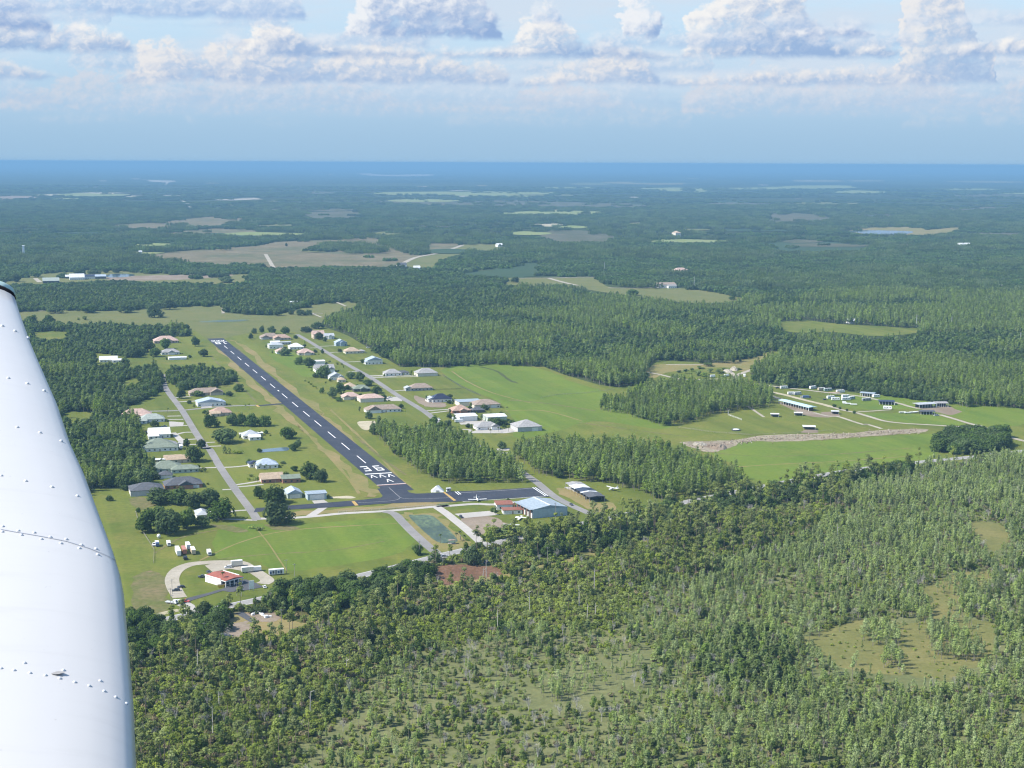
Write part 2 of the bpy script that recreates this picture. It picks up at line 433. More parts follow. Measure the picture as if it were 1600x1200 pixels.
g_conc = ground('pale_concrete', ((.33, .315, .285), (.38, .36, .33), (.27, .255, .23)), (.03, .2, 1.2), amt=(.4, .15))
g_new = ground('fresh_asphalt', ((.036, .042, .058), (.046, .052, .067), (.064, .068, .08)), (.015, .06, .5), amt=(.6, .3))
g_lot = ground('dark_tarmac', ((.07, .073, .08), (.09, .092, .098), (.055, .057, .062)), (.05, .2, 1.0), amt=(.4, .2))
def watermat(name, c, lily=0.0):
    m, nt, b = newmat(name); p = geo_pos(nt)
    cc = noise(nt, p, .03, 4, .6).sstep(.35, .65)
    colr = mix(nt, cc, c, tuple(x * 1.5 for x in c))
    if lily:
        l = noise(nt, p, .35, 4, .7).sstep(.36, .66) * (noise(nt, p, .045, 3, .6).sstep(.38, .58) * .7 + .2) * lily
        colr = mix(nt, l, colr, (.15, .2, .11))
        rg = l * .4 + .3; nt.links.new(rg.k, b.inputs['Roughness'])
    setc(nt, b, colr, .1, .07 if lily else .3)
    if lily: nt.links.new(rg.k, b.inputs['Roughness'])
    return m
g_farmeadow = ground('distant_meadow', ((.17, .21, .07), (.2, .23, .085), (.22, .2, .1)), (.002, .01, .08), amt=(.5, .3))
w_pond = watermat('pond_water', (.034, .05, .034), 1.0); w_lake = watermat('lake_water', (.05, .075, .1))
p_white = plain('white_road_paint', (.66, .66, .64), .7, .2, var=.14, scale=.6)
p_yellow = plain('yellow_road_paint', (.38, .25, .08), .7, .2, var=.15)
p_faint = plain('faded_line_paint', (.24, .24, .24), .7, .2)
p_red = plain('rust_red_paint', (.42, .2, .14), .7, .2)

# ------------------------------------------------------------------ the ground itself: one sheet to the horizon
gm = MB()
rad = [300, 2000, 5000, 10000, 20000, 40000, 80000, 150000]
na = 96
for r_ in rad: gm.v += [(r_ * math.sin(2 * math.pi * i / na), r_ * math.cos(2 * math.pi * i / na), 0) for i in range(na)]
gm.f.append(tuple(range(na))[::-1])
for k in range(len(rad) - 1): gm.f += [(k * na + (i + 1) % na, k * na + i, (k + 1) * na + i, (k + 1) * na + (i + 1) % na) for i in range(na)]
gm.m = [0] * len(gm.f)
m, nt, b = newmat('forest_land'); p = geo_pos(nt)
a = noise(nt, p, .0004, 6, .62).sstep(.35, .65); c_ = mix(nt, a, (.024, .042, .016), (.07, .095, .036))
d_ = noise(nt, p, .0016, 5, .65).sstep(.55, .72); c_ = mix(nt, d_ * .35, c_, (.08, .08, .04))
e_ = noise(nt, p, .012, 4, .7).sstep(.35, .62); c_ = mix(nt, (1.0 - e_) * .7, c_, (.016, .028, .012))
n_ = noise(nt, p, .2, 3, .6).sstep(.3, .7); c_ = mix(nt, (1.0 - n_) * .4, c_, (.06, .055, .03))
setc(nt, b, c_, 1.0, 0.0)
gnd = gm.build('ground', m); tag(gnd, kind='structure')
# ------------------------------------------------------------------ fields, clearings and water
OPEN = []        # (outline in photo pixels, True when it was read from where the tree tops hide it)
def field(name, mat, pts, layer, vis=True, rag=0.0, smooth=True, opn=True):
    o = sheet(name, pts, mat, layer, smooth, rag)
    if opn: OPEN.append((pts, vis))
    return o
air = [(150, 764), (203, 764), (242, 750), (239, 728), (227, 714), (223, 690), (217, 667), (206, 652), (193, 641), (206, 634), (248, 615), (253, 598), (240, 568), (224, 556), (226, 535), (256, 526), (298, 524), (300, 514), (325, 522), (400, 505), (500, 508), (545, 525), (590, 552), (625, 573), (690, 574), (770, 570), (850, 573), (880, 585), (935, 601), (965, 605), (1008, 601), (1012, 575), (1030, 563), (1100, 567), (1150, 567), (1220, 546), (1228, 554), (1172, 583), (1182, 598), (1230, 606), (1290, 608), (1400, 621), (1500, 635), (1640, 642), (1640, 730), (1560, 712), (1520, 722), (1330, 741), (1180, 770), (960, 814), (830, 843), (690, 873), (550, 905), (410, 942), (250, 980), (120, 1010), (90, 800)]
field('grass_land', g_lawn, air, 1, vis=False, smooth=False)
field('pasture', g_pasture, [(10, 491), (75, 485), (180, 486), (260, 481), (346, 478), (350, 488), (400, 492), (435, 492), (490, 476), (545, 471), (562, 476), (520, 490), (505, 500), (500, 515), (490, 522), (420, 515), (390, 520), (330, 530), (298, 514), (240, 510), (190, 515), (120, 514), (60, 510), (30, 502)], 2)
field('pasture', g_pasture, [(5, 431), (45, 428), (110, 425), (150, 422), (250, 427), (330, 430), (392, 428), (396, 440), (360, 444), (250, 442), (180, 438), (60, 444), (8, 444)], 3)
field('ploughed_field', g_brown, zA((680, 812), (1000, 800), (1400, 795), (1440, 805), (1200, 825), (860, 834), (690, 830)), 5, opn=False)
field('fallow_field', g_tan, [(218, 400), (300, 391), (400, 384), (430, 378), (525, 375), (575, 371), (620, 378), (665, 380), (722, 382), (690, 393), (650, 402), (625, 414), (600, 417), (525, 416), (425, 418), (332, 413), (250, 406)], 3, rag=6)
field('meadow', g_pasture, [(722, 383), (775, 381), (797, 390), (745, 393), (692, 405), (690, 418), (640, 421), (625, 418), (650, 404), (690, 394)], 4)
field('fallow_field', g_tan, [(160, 353), (250, 347), (325, 339), (375, 339), (388, 346), (330, 353), (220, 357)], 6)
field('fallow_field', g_tan, [(232, 367), (337, 357), (400, 359), (402, 366), (325, 368)], 7)
field('meadow', g_pasture, [(783, 438), (800, 434), (860, 434), (910, 433), (936, 434), (940, 442), (962, 450), (1030, 449), (1060, 450), (1110, 456), (1167, 468), (1130, 473), (1072, 473), (1010, 466), (960, 459), (880, 448), (800, 446)], 4)
field('meadow', g_lawn, [(1218, 504), (1260, 501), (1300, 505), (1340, 508), (1442, 514), (1420, 522), (1370, 525), (1340, 523), (1300, 519), (1250, 520), (1225, 516)], 4)
field('fallow_field', g_dry, zD((640, 503), (930, 498), (1000, 515), (1100, 508), (1222, 488), (1225, 498), (1150, 532), (1040, 552), (980, 548), (860, 548), (700, 545), (480, 530)), 6)
field('lake', w_lake, zD((470, 525), (560, 520), (700, 520), (850, 524), (910, 530), (830, 547), (650, 546), (560, 534)), 14)
for nm, mt, pts in [
    ('meadow', g_farmeadow, zB((715, 290), (900, 281), (1300, 279), (1600, 279), (1880, 284), (1740, 308), (1600, 312), (1300, 306), (1050, 296), (860, 300))),
    ('meadow', g_farmeadow, zC((815, 257), (1070, 252), (1060, 277), (850, 266))), ('meadow', g_farmeadow, zC((1135, 258), (1200, 256), (1190, 282), (1140, 278))),
    ('meadow', g_farmeadow, zD((-330, 30 + 228), (0, 250), (220, 240), (510, 240), (520, 256), (200, 262), (-200, 268))),
    ('meadow', g_farmeadow, zC((200, 252), (360, 250), (545, 252), (400, 262), (260, 260))), ('sand_pit', g_sand, zA((437, 297), (480, 286), (740, 284), (805, 300), (840, 318), (700, 304), (560, 300))),
    ('sand_pit', g_sand, zA((282, 296), (380, 294), (378, 303), (284, 306))), ('fallow_field', g_brown, zA((-60, 310), (130, 305), (270, 308), (100, 325), (-60, 335))),
    ('sand_pit', g_gravel, zB((640, 167), (700, 163), (800, 172), (1085, 170), (1075, 180), (760, 180))), ('sand_pit', g_gravel, zA((838, 195), (900, 203), (1060, 210), (1040, 238), (960, 218), (880, 206))),
    ('fallow_field', g_dry, zD((170, 205), (420, 206), (450, 214), (200, 217))), ('fallow_field', g_dry, zD((495, 206), (700, 208), (690, 214), (500, 214))),
    ('fallow_field', g_dry, zD((1120, 216), (1300, 211), (1570, 215), (1540, 222), (1300, 221))), ('fallow_field', g_dry, zC((540, 220), (760, 216), (1050, 222), (1040, 234), (700, 230))),
    ('clearing', g_clear, zC((170, 535), (430, 520), (640, 560), (650, 598), (480, 600), (260, 600))), ('clearing', g_sand, zC((180, 478), (320, 482), (320, 494), (190, 494))),
    ('clearing', g_clear, zB((310, 412), (420, 404), (680, 400), (620, 432), (480, 448), (330, 446))), ('clearing', g_clear, zD((0, 420), (180, 412), (430, 440), (300, 468), (0, 470))),
    ('clearing', g_clear, zD((530, 422), (760, 420), (780, 445), (700, 448))), ('clearing', g_clear, zB((850, 335), (1100, 345), (1600, 335), (1660, 372), (1300, 370), (1000, 362), (850, 352))),
    ('clearing', g_clear, zC((0, 330), (300, 345), (560, 350), (900, 365), (700, 378), (360, 372), (0, 372))), ('clearing', g_clear, zD((1110, 385), (1500, 375), (1500, 388), (1150, 400))),
    ('clearing', g_clear, zD((1240, 536), (1600, 536), (1600, 556), (1330, 552))), ('clearing', g_gravel, zA((1450, 322), (1600, 318), (1600, 330), (1470, 334))),
    ('young_plantation', g_plant, [(700, 428), (770, 421), (800, 409), (848, 411), (852, 430), (790, 433)]), ('young_plantation', g_plant, [(1200, 381), (1300, 378), (1362, 386), (1340, 393), (1220, 396)])]:
    far = min(p[1] for p in pts) < 330
    sheet(nm, pts, mt, 8, True, (60 if nm != 'lake' else 0) if far else 14, z=1.2 if far else .4); OPEN.append((pts, True))
# dozens of pale scattered clearings on the far plain, as small patches in one land sheet each
rr = np.random.default_rng(3)
for i in range(46):
    x = rr.uniform(20, 1590); y = 262 + 110 * rr.beta(1.1, 2.2); L = rr.uniform(8, 34); t = rr.uniform(.5, 1.3)
    P = [(x, y), (x + L * .4, y - t * .6), (x + L, y - t * .2), (x + L * .9, y + t * .5), (x + L * .3, y + t * .6)]
    sheet('clearing', P, [g_gravel, g_clear, g_pasture, g_dry, g_clear][i % 5], 8, True, 0, z=1.6); OPEN.append((P, True))

for i in range(34):
    x = rr.uniform(10, 1560); y = 284 + 120 * rr.beta(1.2, 1.6); L = rr.uniform(40, 170); t = rr.uniform(1.0, 2.6) * (1 + (y - 284) / 120)
    P = [(x, y), (x + L * .3, y - t), (x + L * .7, y - t * .7), (x + L, y - t * .2), (x + L * .8, y + t * .5), (x + L * .3, y + t * .6)]
    sheet('meadow', P, [g_farmeadow, g_clear, g_pasture, g_farmeadow, g_plant][i % 5], 8, True, 0, z=1.4); OPEN.append((P, True))
GAPS = [[(98, 646), (142, 644), (148, 657), (104, 661)], [(195, 560), (235, 555), (242, 572), (200, 577)], [(50, 520), (104, 517), (110, 527), (60, 531)], [(146, 553), (196, 557), (192, 569), (150, 572)], [(186, 596), (214, 590), (222, 600), (196, 606)]]
for P in GAPS: sheet('lawn', P, g_lawn, 2, True, 1.5)
# brighter and drier parts of the airfield and its meadows
def soft(name, mat, pts, layer, rag=1.2): return sheet(name, pts, mat, layer, True, rag)
soft('meadow', g_bright, z7((700, 240), (1000, 195), (1300, 200), (1600, 270), (1700, 330), (1950, 400), (2100, 480), (2300, 560), (2500, 640), (2400, 700), (1900, 640), (1650, 700), (1300, 780), (1240, 600), (1120, 480), (900, 380)), 2)
soft('meadow', g_bright, z8((640, 610), (850, 665), (940, 640), (1100, 600), (1600, 590), (2250, 550), (2260, 600), (2260, 680), (1960, 790), (1600, 830), (1250, 860), (1060, 830), (960, 730)), 2)
soft('meadow', g_lawn, z8((640, 500), (900, 420), (1250, 380), (1600, 440), (2100, 520), (1600, 540), (1100, 560), (800, 540)), 3)
soft('meadow', g_bright, z9((400, 470), (700, 470), (1100, 480), (1600, 560), (1600, 650), (1320, 660), (1180, 610), (900, 560), (560, 560), (400, 520)), 3)
soft('meadow', g_bright, z9((580, 590), (800, 580), (940, 590), (1060, 600), (1240, 655), (900, 650), (720, 625)), 3)
field('meadow', g_dry, zt((-500, 280), (-300, 110), (0, 95), (600, 85), (1200, 0), (1560, -90), (1700, -100), (1290, 215), (1150, 210), (900, 150), (300, 190), (-100, 240), (-300, 330)), 2, vis=False, opn=False)
soft('lawn', g_bright, z3((760, 210), (1400, 190), (2150, 150), (2230, 330), (2000, 450), (1500, 540), (1180, 560), (980, 480), (700, 440)), 2)
soft('rough_grass', g_rough, z3((30, 640), (200, 560), (300, 700), (330, 860), (200, 880), (60, 880)), 3, 2)
soft('lawn', g_bright, z6((300, 520), (520, 540), (760, 660), (760, 780), (640, 790), (480, 700), (300, 600)), 3)
for P in (z1((720, 320), (900, 470), (1120, 680), (1260, 790), (1180, 800), (1000, 640), (820, 450)), z1((840, 270), (940, 330), (1200, 590), (1600, 880), (1600, 850), (1250, 560), (1000, 340)), z4((200, -40), (330, 90), (560, 290), (760, 450), (900, 600), (1000, 690), (900, 720), (760, 560), (560, 330), (300, 120), (120, -40)),
          z4((470, -10), (640, 110), (860, 300), (1060, 480), (1300, 640), (1240, 640), (1000, 460), (780, 270), (560, 90)), z4((320, 850), (700, 825), (1200, 785), (1600, 770), (1600, 785), (1100, 825), (700, 858), (320, 890)),
          z5((140, 350), (260, 340), (420, 370), (540, 500), (640, 570), (400, 600), (300, 520), (200, 430))):
    soft('dry_grass', g_dry, P, 3, 2.6)
soft('grass_verge', g_dry, zh((870, 200), (1000, 190), (1150, 250), (1370, 360), (1600, 360), (1600, 470), (1340, 470), (1100, 350)), 3)
sheet('scrub_floor', [(60, 1000), (190, 995), (410, 952), (690, 884), (960, 822), (1330, 750), (1420, 742), (1340, 790), (1270, 860), (1150, 900), (950, 975), (800, 1000), (650, 1040), (560, 1100), (440, 1210), (300, 1310), (-100, 1330)], g_scrub, 1, False, 2)
sheet('swamp_grass', [(300, 1290), (440, 1190), (560, 1085), (650, 1027), (800, 990), (950, 962), (1150, 888), (1270, 848), (1340, 775), (1420, 745), (1700, 720), (1750, 1000), (1800, 1330), (1000, 1400)], g_swamp, 1, True, 3)
field('wet_prairie', g_prairie, zw((300, 600), (500, 525), (640, 503), (840, 512), (862, 372), (1000, 292), (1180, 270), (1205, 330), (1050, 420), (1070, 500), (1200, 520), (1210, 640), (1190, 690), (1080, 740), (1000, 790), (800, 770), (500, 730), (400, 660)), 2, vis=True, rag=1.5)
field('wet_prairie', g_prairie, zw((1090, 40), (1240, 60), (1290, 120), (1230, 180), (1170, 160), (1110, 90)), 2, rag=1)
field('wet_prairie', g_swamp, zv((360, 850), (420, 790), (520, 740), (640, 710), (780, 680), (900, 620), (960, 640), (940, 700), (860, 770), (740, 830), (640, 880), (500, 900)), 2, rag=1)
field('clay_clearing', g_red, zq((160, 540), (300, 540), (420, 470), (560, 435), (700, 440), (860, 450), (1000, 480), (960, 560), (760, 580), (600, 620), (480, 640), (420, 570), (300, 590), (180, 610)), 3, vis=False, rag=1.2)
soft('clay_clearing', g_red, zq((1130, 370), (1210, 370), (1210, 440), (1140, 450)), 3)
field('dirt_lot', g_dry, z3((760, 900), (900, 880), (1060, 870), (1180, 930), (1330, 960), (1340, 985), (1180, 1035), (960, 1070), (830, 1110), (740, 1120), (720, 1040)), 3, vis=False)
soft('dirt_lot', g_brown, z3((780, 1000), (880, 960), (960, 990), (1010, 1040), (900, 1060), (840, 1090), (760, 1060)), 4)
soft('dirt_lot', g_brown, z3((930, 900), (1080, 870), (1200, 920), (1130, 960), (1050, 960), (980, 940)), 4)
trail = [(400, 1000), (470, 978), (530, 962), (590, 946), (650, 930), (720, 913), (804, 897), (851, 885), (899, 873), (960, 858), (1020, 844), (1067, 832), (1110, 822)]
ribbon('dirt_trail', trail, 7, g_dry, 3, jit=.15)
OPEN.append(([(x, y - 3) for x, y in trail] + [(x, y + 4) for x, y in trail[::-1]], False))

# mown swales, wheel tracks and drains across the turf
for P, wd_, mt in ((z4((620, 0), (760, 130), (900, 260), (1040, 400), (1180, 560)), 2.2, g_dry), (z4((250, 20), (420, 190), (600, 380), (760, 560), (860, 700)), 2.5, g_dry), (z1((900, 330), (1150, 560), (1400, 790), (1600, 960)), 2.0, g_rough), (z1((700, 420), (900, 620), (1080, 800)), 2.0, g_rough), (z7((30, 760), (220, 920), (420, 1060)), 2.4, g_rough),
               (z3((560, 480), (900, 330), (1300, 240), (2100, 190)), 1.6, g_dry), (z3((700, 470), (1100, 430), (1600, 400), (2000, 330)), 1.4, g_rough), (z3((210, 420), (420, 300), (700, 240)), 1.6, g_rough), (z7((1000, 215), (1130, 250), (1230, 320), (1300, 345)), 4, g_forest), (z7((780, 250), (900, 330), (1100, 420), (1400, 500)), 2, g_dry), (z7((1150, 470), (1500, 500), (1900, 560)), 3, g_rough), (z7((1200, 560), (1500, 560), (1800, 640)), 2, g_dry),
               (z8((700, 650), (1100, 690), (1600, 680), (2100, 640)), 2, g_rough), (z8((980, 760), (1300, 740), (1700, 720), (2100, 690)), 2, g_dry), (z8((20, 480), (300, 520), (700, 570)), 2.4, g_rough)):
    ribbon('wheel_track', P, wd_, mt, 3, jit=.25)
# ------------------------------------------------------------------ roads
hw = [(150, 994)] + z3((230, 958), (330, 935), (740, 846), (1070, 775)) + [(550, 903), (620, 886), (690, 868), (760, 852), (830, 836), (960, 808), (1100, 779), (1240, 751), (1330, 735), (1420, 724), (1530, 713), (1640, 700)]
road = ribbon('highway', hw, 9.5, g_hwy, 4)
ribbon('lane_line', hw, .35, p_faint, 6, parent=road); 
for s_ in (-1, 1):
    W = smooth_loop([G(*p)[:2] for p in hw], False, 6); W2 = []
    for i in range(len(W)):
        d = W[min(i + 1, len(W) - 1)] - W[max(i - 1, 0)]; d /= np.linalg.norm(d); W2.append(W[i] + s_ * 3.9 * np.array([-d[1], d[0]]))
    ribbon('edge_line', W2, .3, p_white, 6, False, road, True)
street = z1((285, 560), (300, 640), (340, 715), (450, 860), (560, 1040), (650, 1170)) + z2((1055, 440), (1150, 600), (1280, 790), (1400, 950), (1450, 1030))
ribbon('street', street, 6.5, g_asph, 4)
ribbon('street', z6((560, 350), (700, 432), (830, 512), (1080, 662), (1330, 802), (1600, 980)) + z7((510, 530), (600, 590)) + [(700, 672), (760, 704), (800, 728), (820, 741), (839, 754), (865, 775), (893, 790), (925, 804)], 7, g_asph, 4)
ribbon('lane', z1((0, 870), (250, 866), (470, 858), (700, 834), (900, 822), (1070, 818)), 6, g_asph, 3)
ribbon('taxi_lane', z1((1060, 820), (1110, 820), (1250, 808), (1370, 802), (1400, 806)), (6, 9), g_new, 5)
ribbon('lane', z4((-20, 910), (150, 908), (310, 903), (500, 888), (700, 868), (900, 856), (1100, 845), (1350, 822), (1600, 800)) + z5((400, 303), (630, 285), (760, 288), (900, 272)), 6, g_conc, 4)
ribbon('lane', z5((40, 333), (110, 350), (170, 410), (240, 480), (330, 560), (430, 640)), 7, g_asph, 4)
ribbon('lane', z5((390, 305), (450, 345), (520, 400), (600, 465), (700, 555)), 7, g_conc, 4)
sheet('parking_pad', z5((505, 350), (740, 330), (800, 356), (560, 378)), g_conc, 4, False)
sheet('dirt_lot', z5((550, 382), (735, 365), (830, 405), (860, 440), (730, 440), (700, 490), (640, 470)), g_brown, 3, True, .6)
sheet('concrete_strip', z4((408, 893), (520, 820), (598, 816), (490, 890)), g_conc, 4, False)
sheet('hangar_apron', z4((465, 760), (565, 752), (600, 775), (485, 785)), g_conc, 4, False)
ribbon('drainage_channel', z3((1020, 250), (1100, 350), (1180, 470), (1240, 560)), 1.0, g_dry, 4)
# drives in front of the houses
for P in (z2((700, 162), (815, 160)), z2((700, 190), (835, 188)), z2((790, 240), (870, 240)), z2((760, 320), (840, 298), (915, 296)), z2((770, 330), (830, 355), (945, 352)), z2((870, 400), (1000, 394)), z2((1025, 382), (1100, 378)), z2((1050, 414), (1150, 410)),
          z2((960, 595), (1100, 590), (1260, 585), (1400, 568)), z2((1270, 735), (1400, 715), (1530, 688)), z2((1280, 752), (1400, 742), (1500, 730)), z2((1160, 775), (1245, 772)), z2((1140, 985), (1240, 955), (1360, 945)), z2((1080, 1020), (1260, 1022), (1450, 1030)), z2((770, 45), (940, 35)), z1((400, 790), (590, 782)), z1((390, 755), (520, 745)),
          z6((800, 475), (960, 468)), z6((900, 540), (1080, 530)), z6((1060, 638), (1290, 632)), z6((690, 492), (790, 488)), z6((1090, 742), (1200, 735)), z6((1310, 780), (1490, 775)), z6((1320, 800), (1600, 785)), z7((150, 290), (260, 285), (500, 285)), z7((160, 300), (520, 292)), z7((330, 405), (470, 395)), z7((570, 560), (760, 548)), z7((600, 580), (760, 560)), z7((840, 705), (920, 708), (960, 730), (1300, 715)), z7((1480 - 1040 - 170, 465), (390, 460))):
    ribbon('driveway', P, 3.6, g_conc, 3)
for P in (z2((745, 300), (790, 340), (830, 390), (800, 410)), ):
    ribbon('driveway', P, 6, g_conc, 3)
for P in (z2((715, 205), (840, 215), (830, 245), (720, 250)), z1((600, 805), (690, 800), (700, 838), (610, 838)), z6((1470, 1005), (1600, 1000), (1620, 1045), (1500, 1045)), z7((900, 735), (1010, 700), (1200, 700), (1290, 680), (1350, 715), (1200, 735)), z7((800, 610), (850, 640), (1000, 640), (1050, 620), (1050, 660), (850, 668)), z7((265, 450), (400, 455), (390, 485), (290, 480)),
          z7((1130, 855), (1230, 852), (1230, 870), (1130, 872)), z7((1150, 885), (1215, 884), (1210, 896), (1150, 896)), zh((970, 170), (1050, 165), (1200, 240), (1380, 360), (1300, 350), (1150, 270))):
    sheet('concrete_pad', P, g_conc, 3, False)
for P in (z7((490, 440), (620, 480), (720, 500), (730, 530), (600, 530), (520, 500)), z2((385, 850), (500, 840), (620, 880), (560, 920), (470, 940)), z2((1060, 1060), (1200, 1075), (1330, 1100), (1330, 1128), (1150, 1110)), z3((750, 205), (840, 215), (930, 240), (900, 262), (760, 240)), z4((60, 955), (200, 962), (350, 978), (340, 1000), (200, 1005))):
    soft('bare_patch', g_brown if P[0][0] > 600 else g_rough, P, 4, 1.0)
soft('sand_bunker', g_sand, z4((845, 105), (960, 95), (1000, 100), (1000, 150), (900, 170)), 4, .3)
soft('sand_pad', g_sand, z4((630, 728), (780, 720), (820, 740), (640, 740)), 4, .3)
# ponds
pond = soft('pond_bank', g_dry, z5((195, 366), (250, 352), (340, 350), (410, 385), (540, 510), (510, 552), (400, 550), (320, 495)), 4, .3)
sheet('pond', z5((208, 368), (255, 358), (338, 358), (400, 392), (520, 512), (498, 540), (405, 538), (330, 488)), w_pond, 6)
sheet('pond', z4((20, 338), (120, 325), (262, 316), (262, 342), (150, 350), (30, 358)), w_lake, 5)
sheet('pond', z1((590, 122), (700, 112), (800, 108), (1000, 104), (960, 116), (800, 124), (640, 126)), w_pond, 5)
sheet('pond', zl((930, 240), (1060, 222), (1220, 226), (1290, 240), (1180, 262), (960, 268)), w_lake, 8)
# tracks of the show ground on the right, and far lanes
for P, wd_ in ((zr((-100, 60), (0, 150), (60, 205), (300, 245), (600, 285), (900, 320), (1200, 355), (1600, 400)) + zs((230, 435), (480, 475), (640, 520), (760, 548)), 5), (zt((-700, 200), (-300, 250), (0, 320), (130, 345), (420, 355), (700, 345), (900, 350), (1130, 385), (1200, 410), (1430, 440)), 5),
               (zt((1110, 380), (1050, 320), (1130, 260), (1260, 215), (1400, 160)), 6), (zr((360, 325), (600, 375), (850, 440), (1100, 500), (1200, 530)), 7), (zr((370, 365), (470, 400), (560, 430)), 6), (zr((1200, 530), (1350, 570), (1500, 600), (1600, 630)) + zs((150, 650), (320, 700), (540, 730), (900, 752), (1200, 770), (1500, 772)), 5),
               (zs((1030, 625), (1200, 675), (1400, 735), (1560, 772)), 5), (zs((0, 590), (180, 580), (420, 562)), 4), (zr((980, 600), (1140, 640), (1280, 650), (1450, 705), (1600, 750)) + zs((120, 745), (300, 800)), 4), (zs((1500, 770), (1640, 800)) + [(1580, 684), (1640, 698)], 6), (zt((-100, 105), (300, 105), (600, 95)), 5), (zr((150, 520), (350, 655)), 3)):
    ribbon('dirt_track', P, wd_, g_gravel if wd_ < 7 else g_sand, 5)
soft('bare_earth', g_brown, zr((520, 470), (700, 500), (900, 570), (1150, 640), (1150, 660), (900, 640), (700, 560)), 4, .3)
soft('bare_earth', g_brown, zs((760, 540), (1000, 520), (1140, 520), (1230, 560), (1300, 590), (1150, 630), (1020, 600), (850, 570)), 4, .3)
soft('bare_earth', g_brown, zr((1060, 600), (1200, 590), (1300, 640), (1150, 650)), 4, .3)
soft('bare_earth', g_brown, zr((820, 850), (880, 810), (1000, 810), (1020, 850)), 5, .3)
soft('spoil_strip', g_rubble, z8((640, 605), (760, 598), (1000, 590), (1200, 560), (1500, 552), (1700, 548), (1900, 530), (2180, 520), (2150, 545), (1900, 560), (1600, 585), (1300, 598), (1060, 600), (960, 640), (860, 668), (760, 650)), 4, 1)
soft('spoil_strip', g_brown, z8((760, 612), (860, 608), (960, 615), (900, 645), (820, 640)), 5, 1)
for P, wd_ in ((zB((1290, 614), (1150, 660), (1000, 690), (900, 735), (850, 745)), 14), (zB((880, 745), (960, 775)), 8), (zB((60, 670), (110, 755)), 10), (zB((650, 485), (700, 495), (800, 512), (900, 540), (990, 555)), 16), (zB((0, 492), (150, 500), (330, 500)), 10), (zB((220, 470), (560, 475)), 12), (zB((400, 490), (650, 492)), 12), (zB((640, 430), (930, 430)), 12), (zB((840, 492), (1200, 495)), 14), (zB((0, 555), (70, 578)), 16), (zC((50, 820), (220, 818), (560, 812)), 8),
               (zC((230, 820), (320, 845), (410, 865)), 10), (zC((600, 880), (800, 882), (900, 876)), 8), (zA((150, 1028), (280, 1024)), 6), (zB((450, 970), (500, 970), (560, 995)), 5), (zB((740, 962), (1100, 955), (1400, 960)), 5), (zB((350, 1038), (420, 1040)), 4), (zB((350, 1040), (410, 1065)), 4), (zA((1390, 990), (1395, 1040)), 5), (zA((1110, 322), (1160, 345), (1195, 375)), 22), (zC((1380, 478), (1600, 470)), 14), (zD((1260, 484), (1600, 490)), 14), (zA((220, 820), (250, 845)), 10), (zC((515, 768), (560, 778)), 8)):
    ribbon('track', P, wd_, g_gravel, 8, z=.5)

# ------------------------------------------------------------------ the runway with its paint
ms = z1((826, 333), (884, 379), (940, 427), (1002, 480), (1067, 535), (1135, 593), (1208, 656), (1305, 740), (1390, 812), (1480, 890), (1572, 970)) + z4((612, 212), (723, 308), (847, 418))
CL = np.array([G(*p)[:2] for p in ms])
lo_, hi_ = G(*z4((984, 536))[0])[:2], G(*z1((775, 287))[0])[:2]
c0 = CL.mean(0); dN = uN
def rw(e, n):                                     # runway frame: e across (to the right), n along from the near threshold bar
    return O_ + uE * e + uN * n
O_ = lo_
e_off = float(((CL - O_) @ uE).mean()); O_ = O_ + uE * e_off
LEN = float((hi_ - O_) @ uN)
HWD = 11.6
def rect(name, e0, n0, e1, n1, mat, z, parent=None):
    return wsheet(name, [rw(e0, n0), rw(e1, n0), rw(e1, n1), rw(e0, n1)], mat, z, parent)
runway = rect('runway', -HWD, -70, HWD, LEN + 42, g_new, .16)
n_dash = [float((p - O_) @ uN) for p in CL]
for n in n_dash: rect('centreline_dash', -.42, n - 17, .42, n + 17, p_white, .19, runway)
n_ = n_dash[6] + (n_dash[7] - n_dash[6]) / 2; rect('centreline_dash', -.6, n_ - 4, .6, n_ + 4, p_white, .19, runway)
rect('threshold_bar', -11.2, -1.3, 11.2, 1.3, p_white, .19, runway)
rect('threshold_bar', -11.2, LEN - 1.5, 11.2, LEN + 1.5, p_white, .19, runway)
def stroke(name, segs, wdt, e, n, flip=1, parent=None, mat=None):
    """block figure painted on the runway; segments (e0,n0,e1,n1) in metres"""
    mb = MB()
    for k, (a, b_, c, d) in enumerate(segs):
        p, q = np.array([a, b_], float), np.array([c, d], float); t = (q - p) / np.linalg.norm(q - p); s = np.array([-t[1], t[0]])
        # paint runs along the runway look thinner from here, as on the ground: bars across are wider
        wd2 = wdt * (1 + 1.6 * abs(t[0])) / 2
        quad = [p - t * wdt * .0 - s * wd2, q - s * wd2, q + s * wd2, p + s * wd2]
        W = [rw(e + flip * x[0], n + flip * x[1]) for x in quad]
        zz = .19 + .004 * k
        mb.add([(x[0], x[1], zz) for x in W], [(0, 1, 2, 3)])
    return mb.build(name, mat or p_white, parent)
H6 = 18
three = [(0, 0, 5.2, 0), (1.2, H6 / 2, 5.2, H6 / 2), (0, H6, 5.2, H6), (5.2, -.9, 5.2, H6 + .9)]
six = [(0, 0, 5.2, 0), (0, H6 / 2, 5.2, H6 / 2), (0, H6, 5.2, H6), (0, -.9, 0, H6 + .9), (5.2, -.9, 5.2, H6 / 2 + .9)]
one = [(2.6, 0, 2.6, H6), (.8, H6 - 3.5, 2.6, H6)]
eight = [(0, 0, 5.2, 0), (0, H6 / 2, 5.2, H6 / 2), (0, H6, 5.2, H6), (0, -.9, 0, H6 + .9), (5.2, -.9, 5.2, H6 + .9)]
stroke('runway_number', three, 1.1, -8.2, 13, 1, runway); stroke('runway_number', six, 1.1, 2.6, 13, 1, runway)
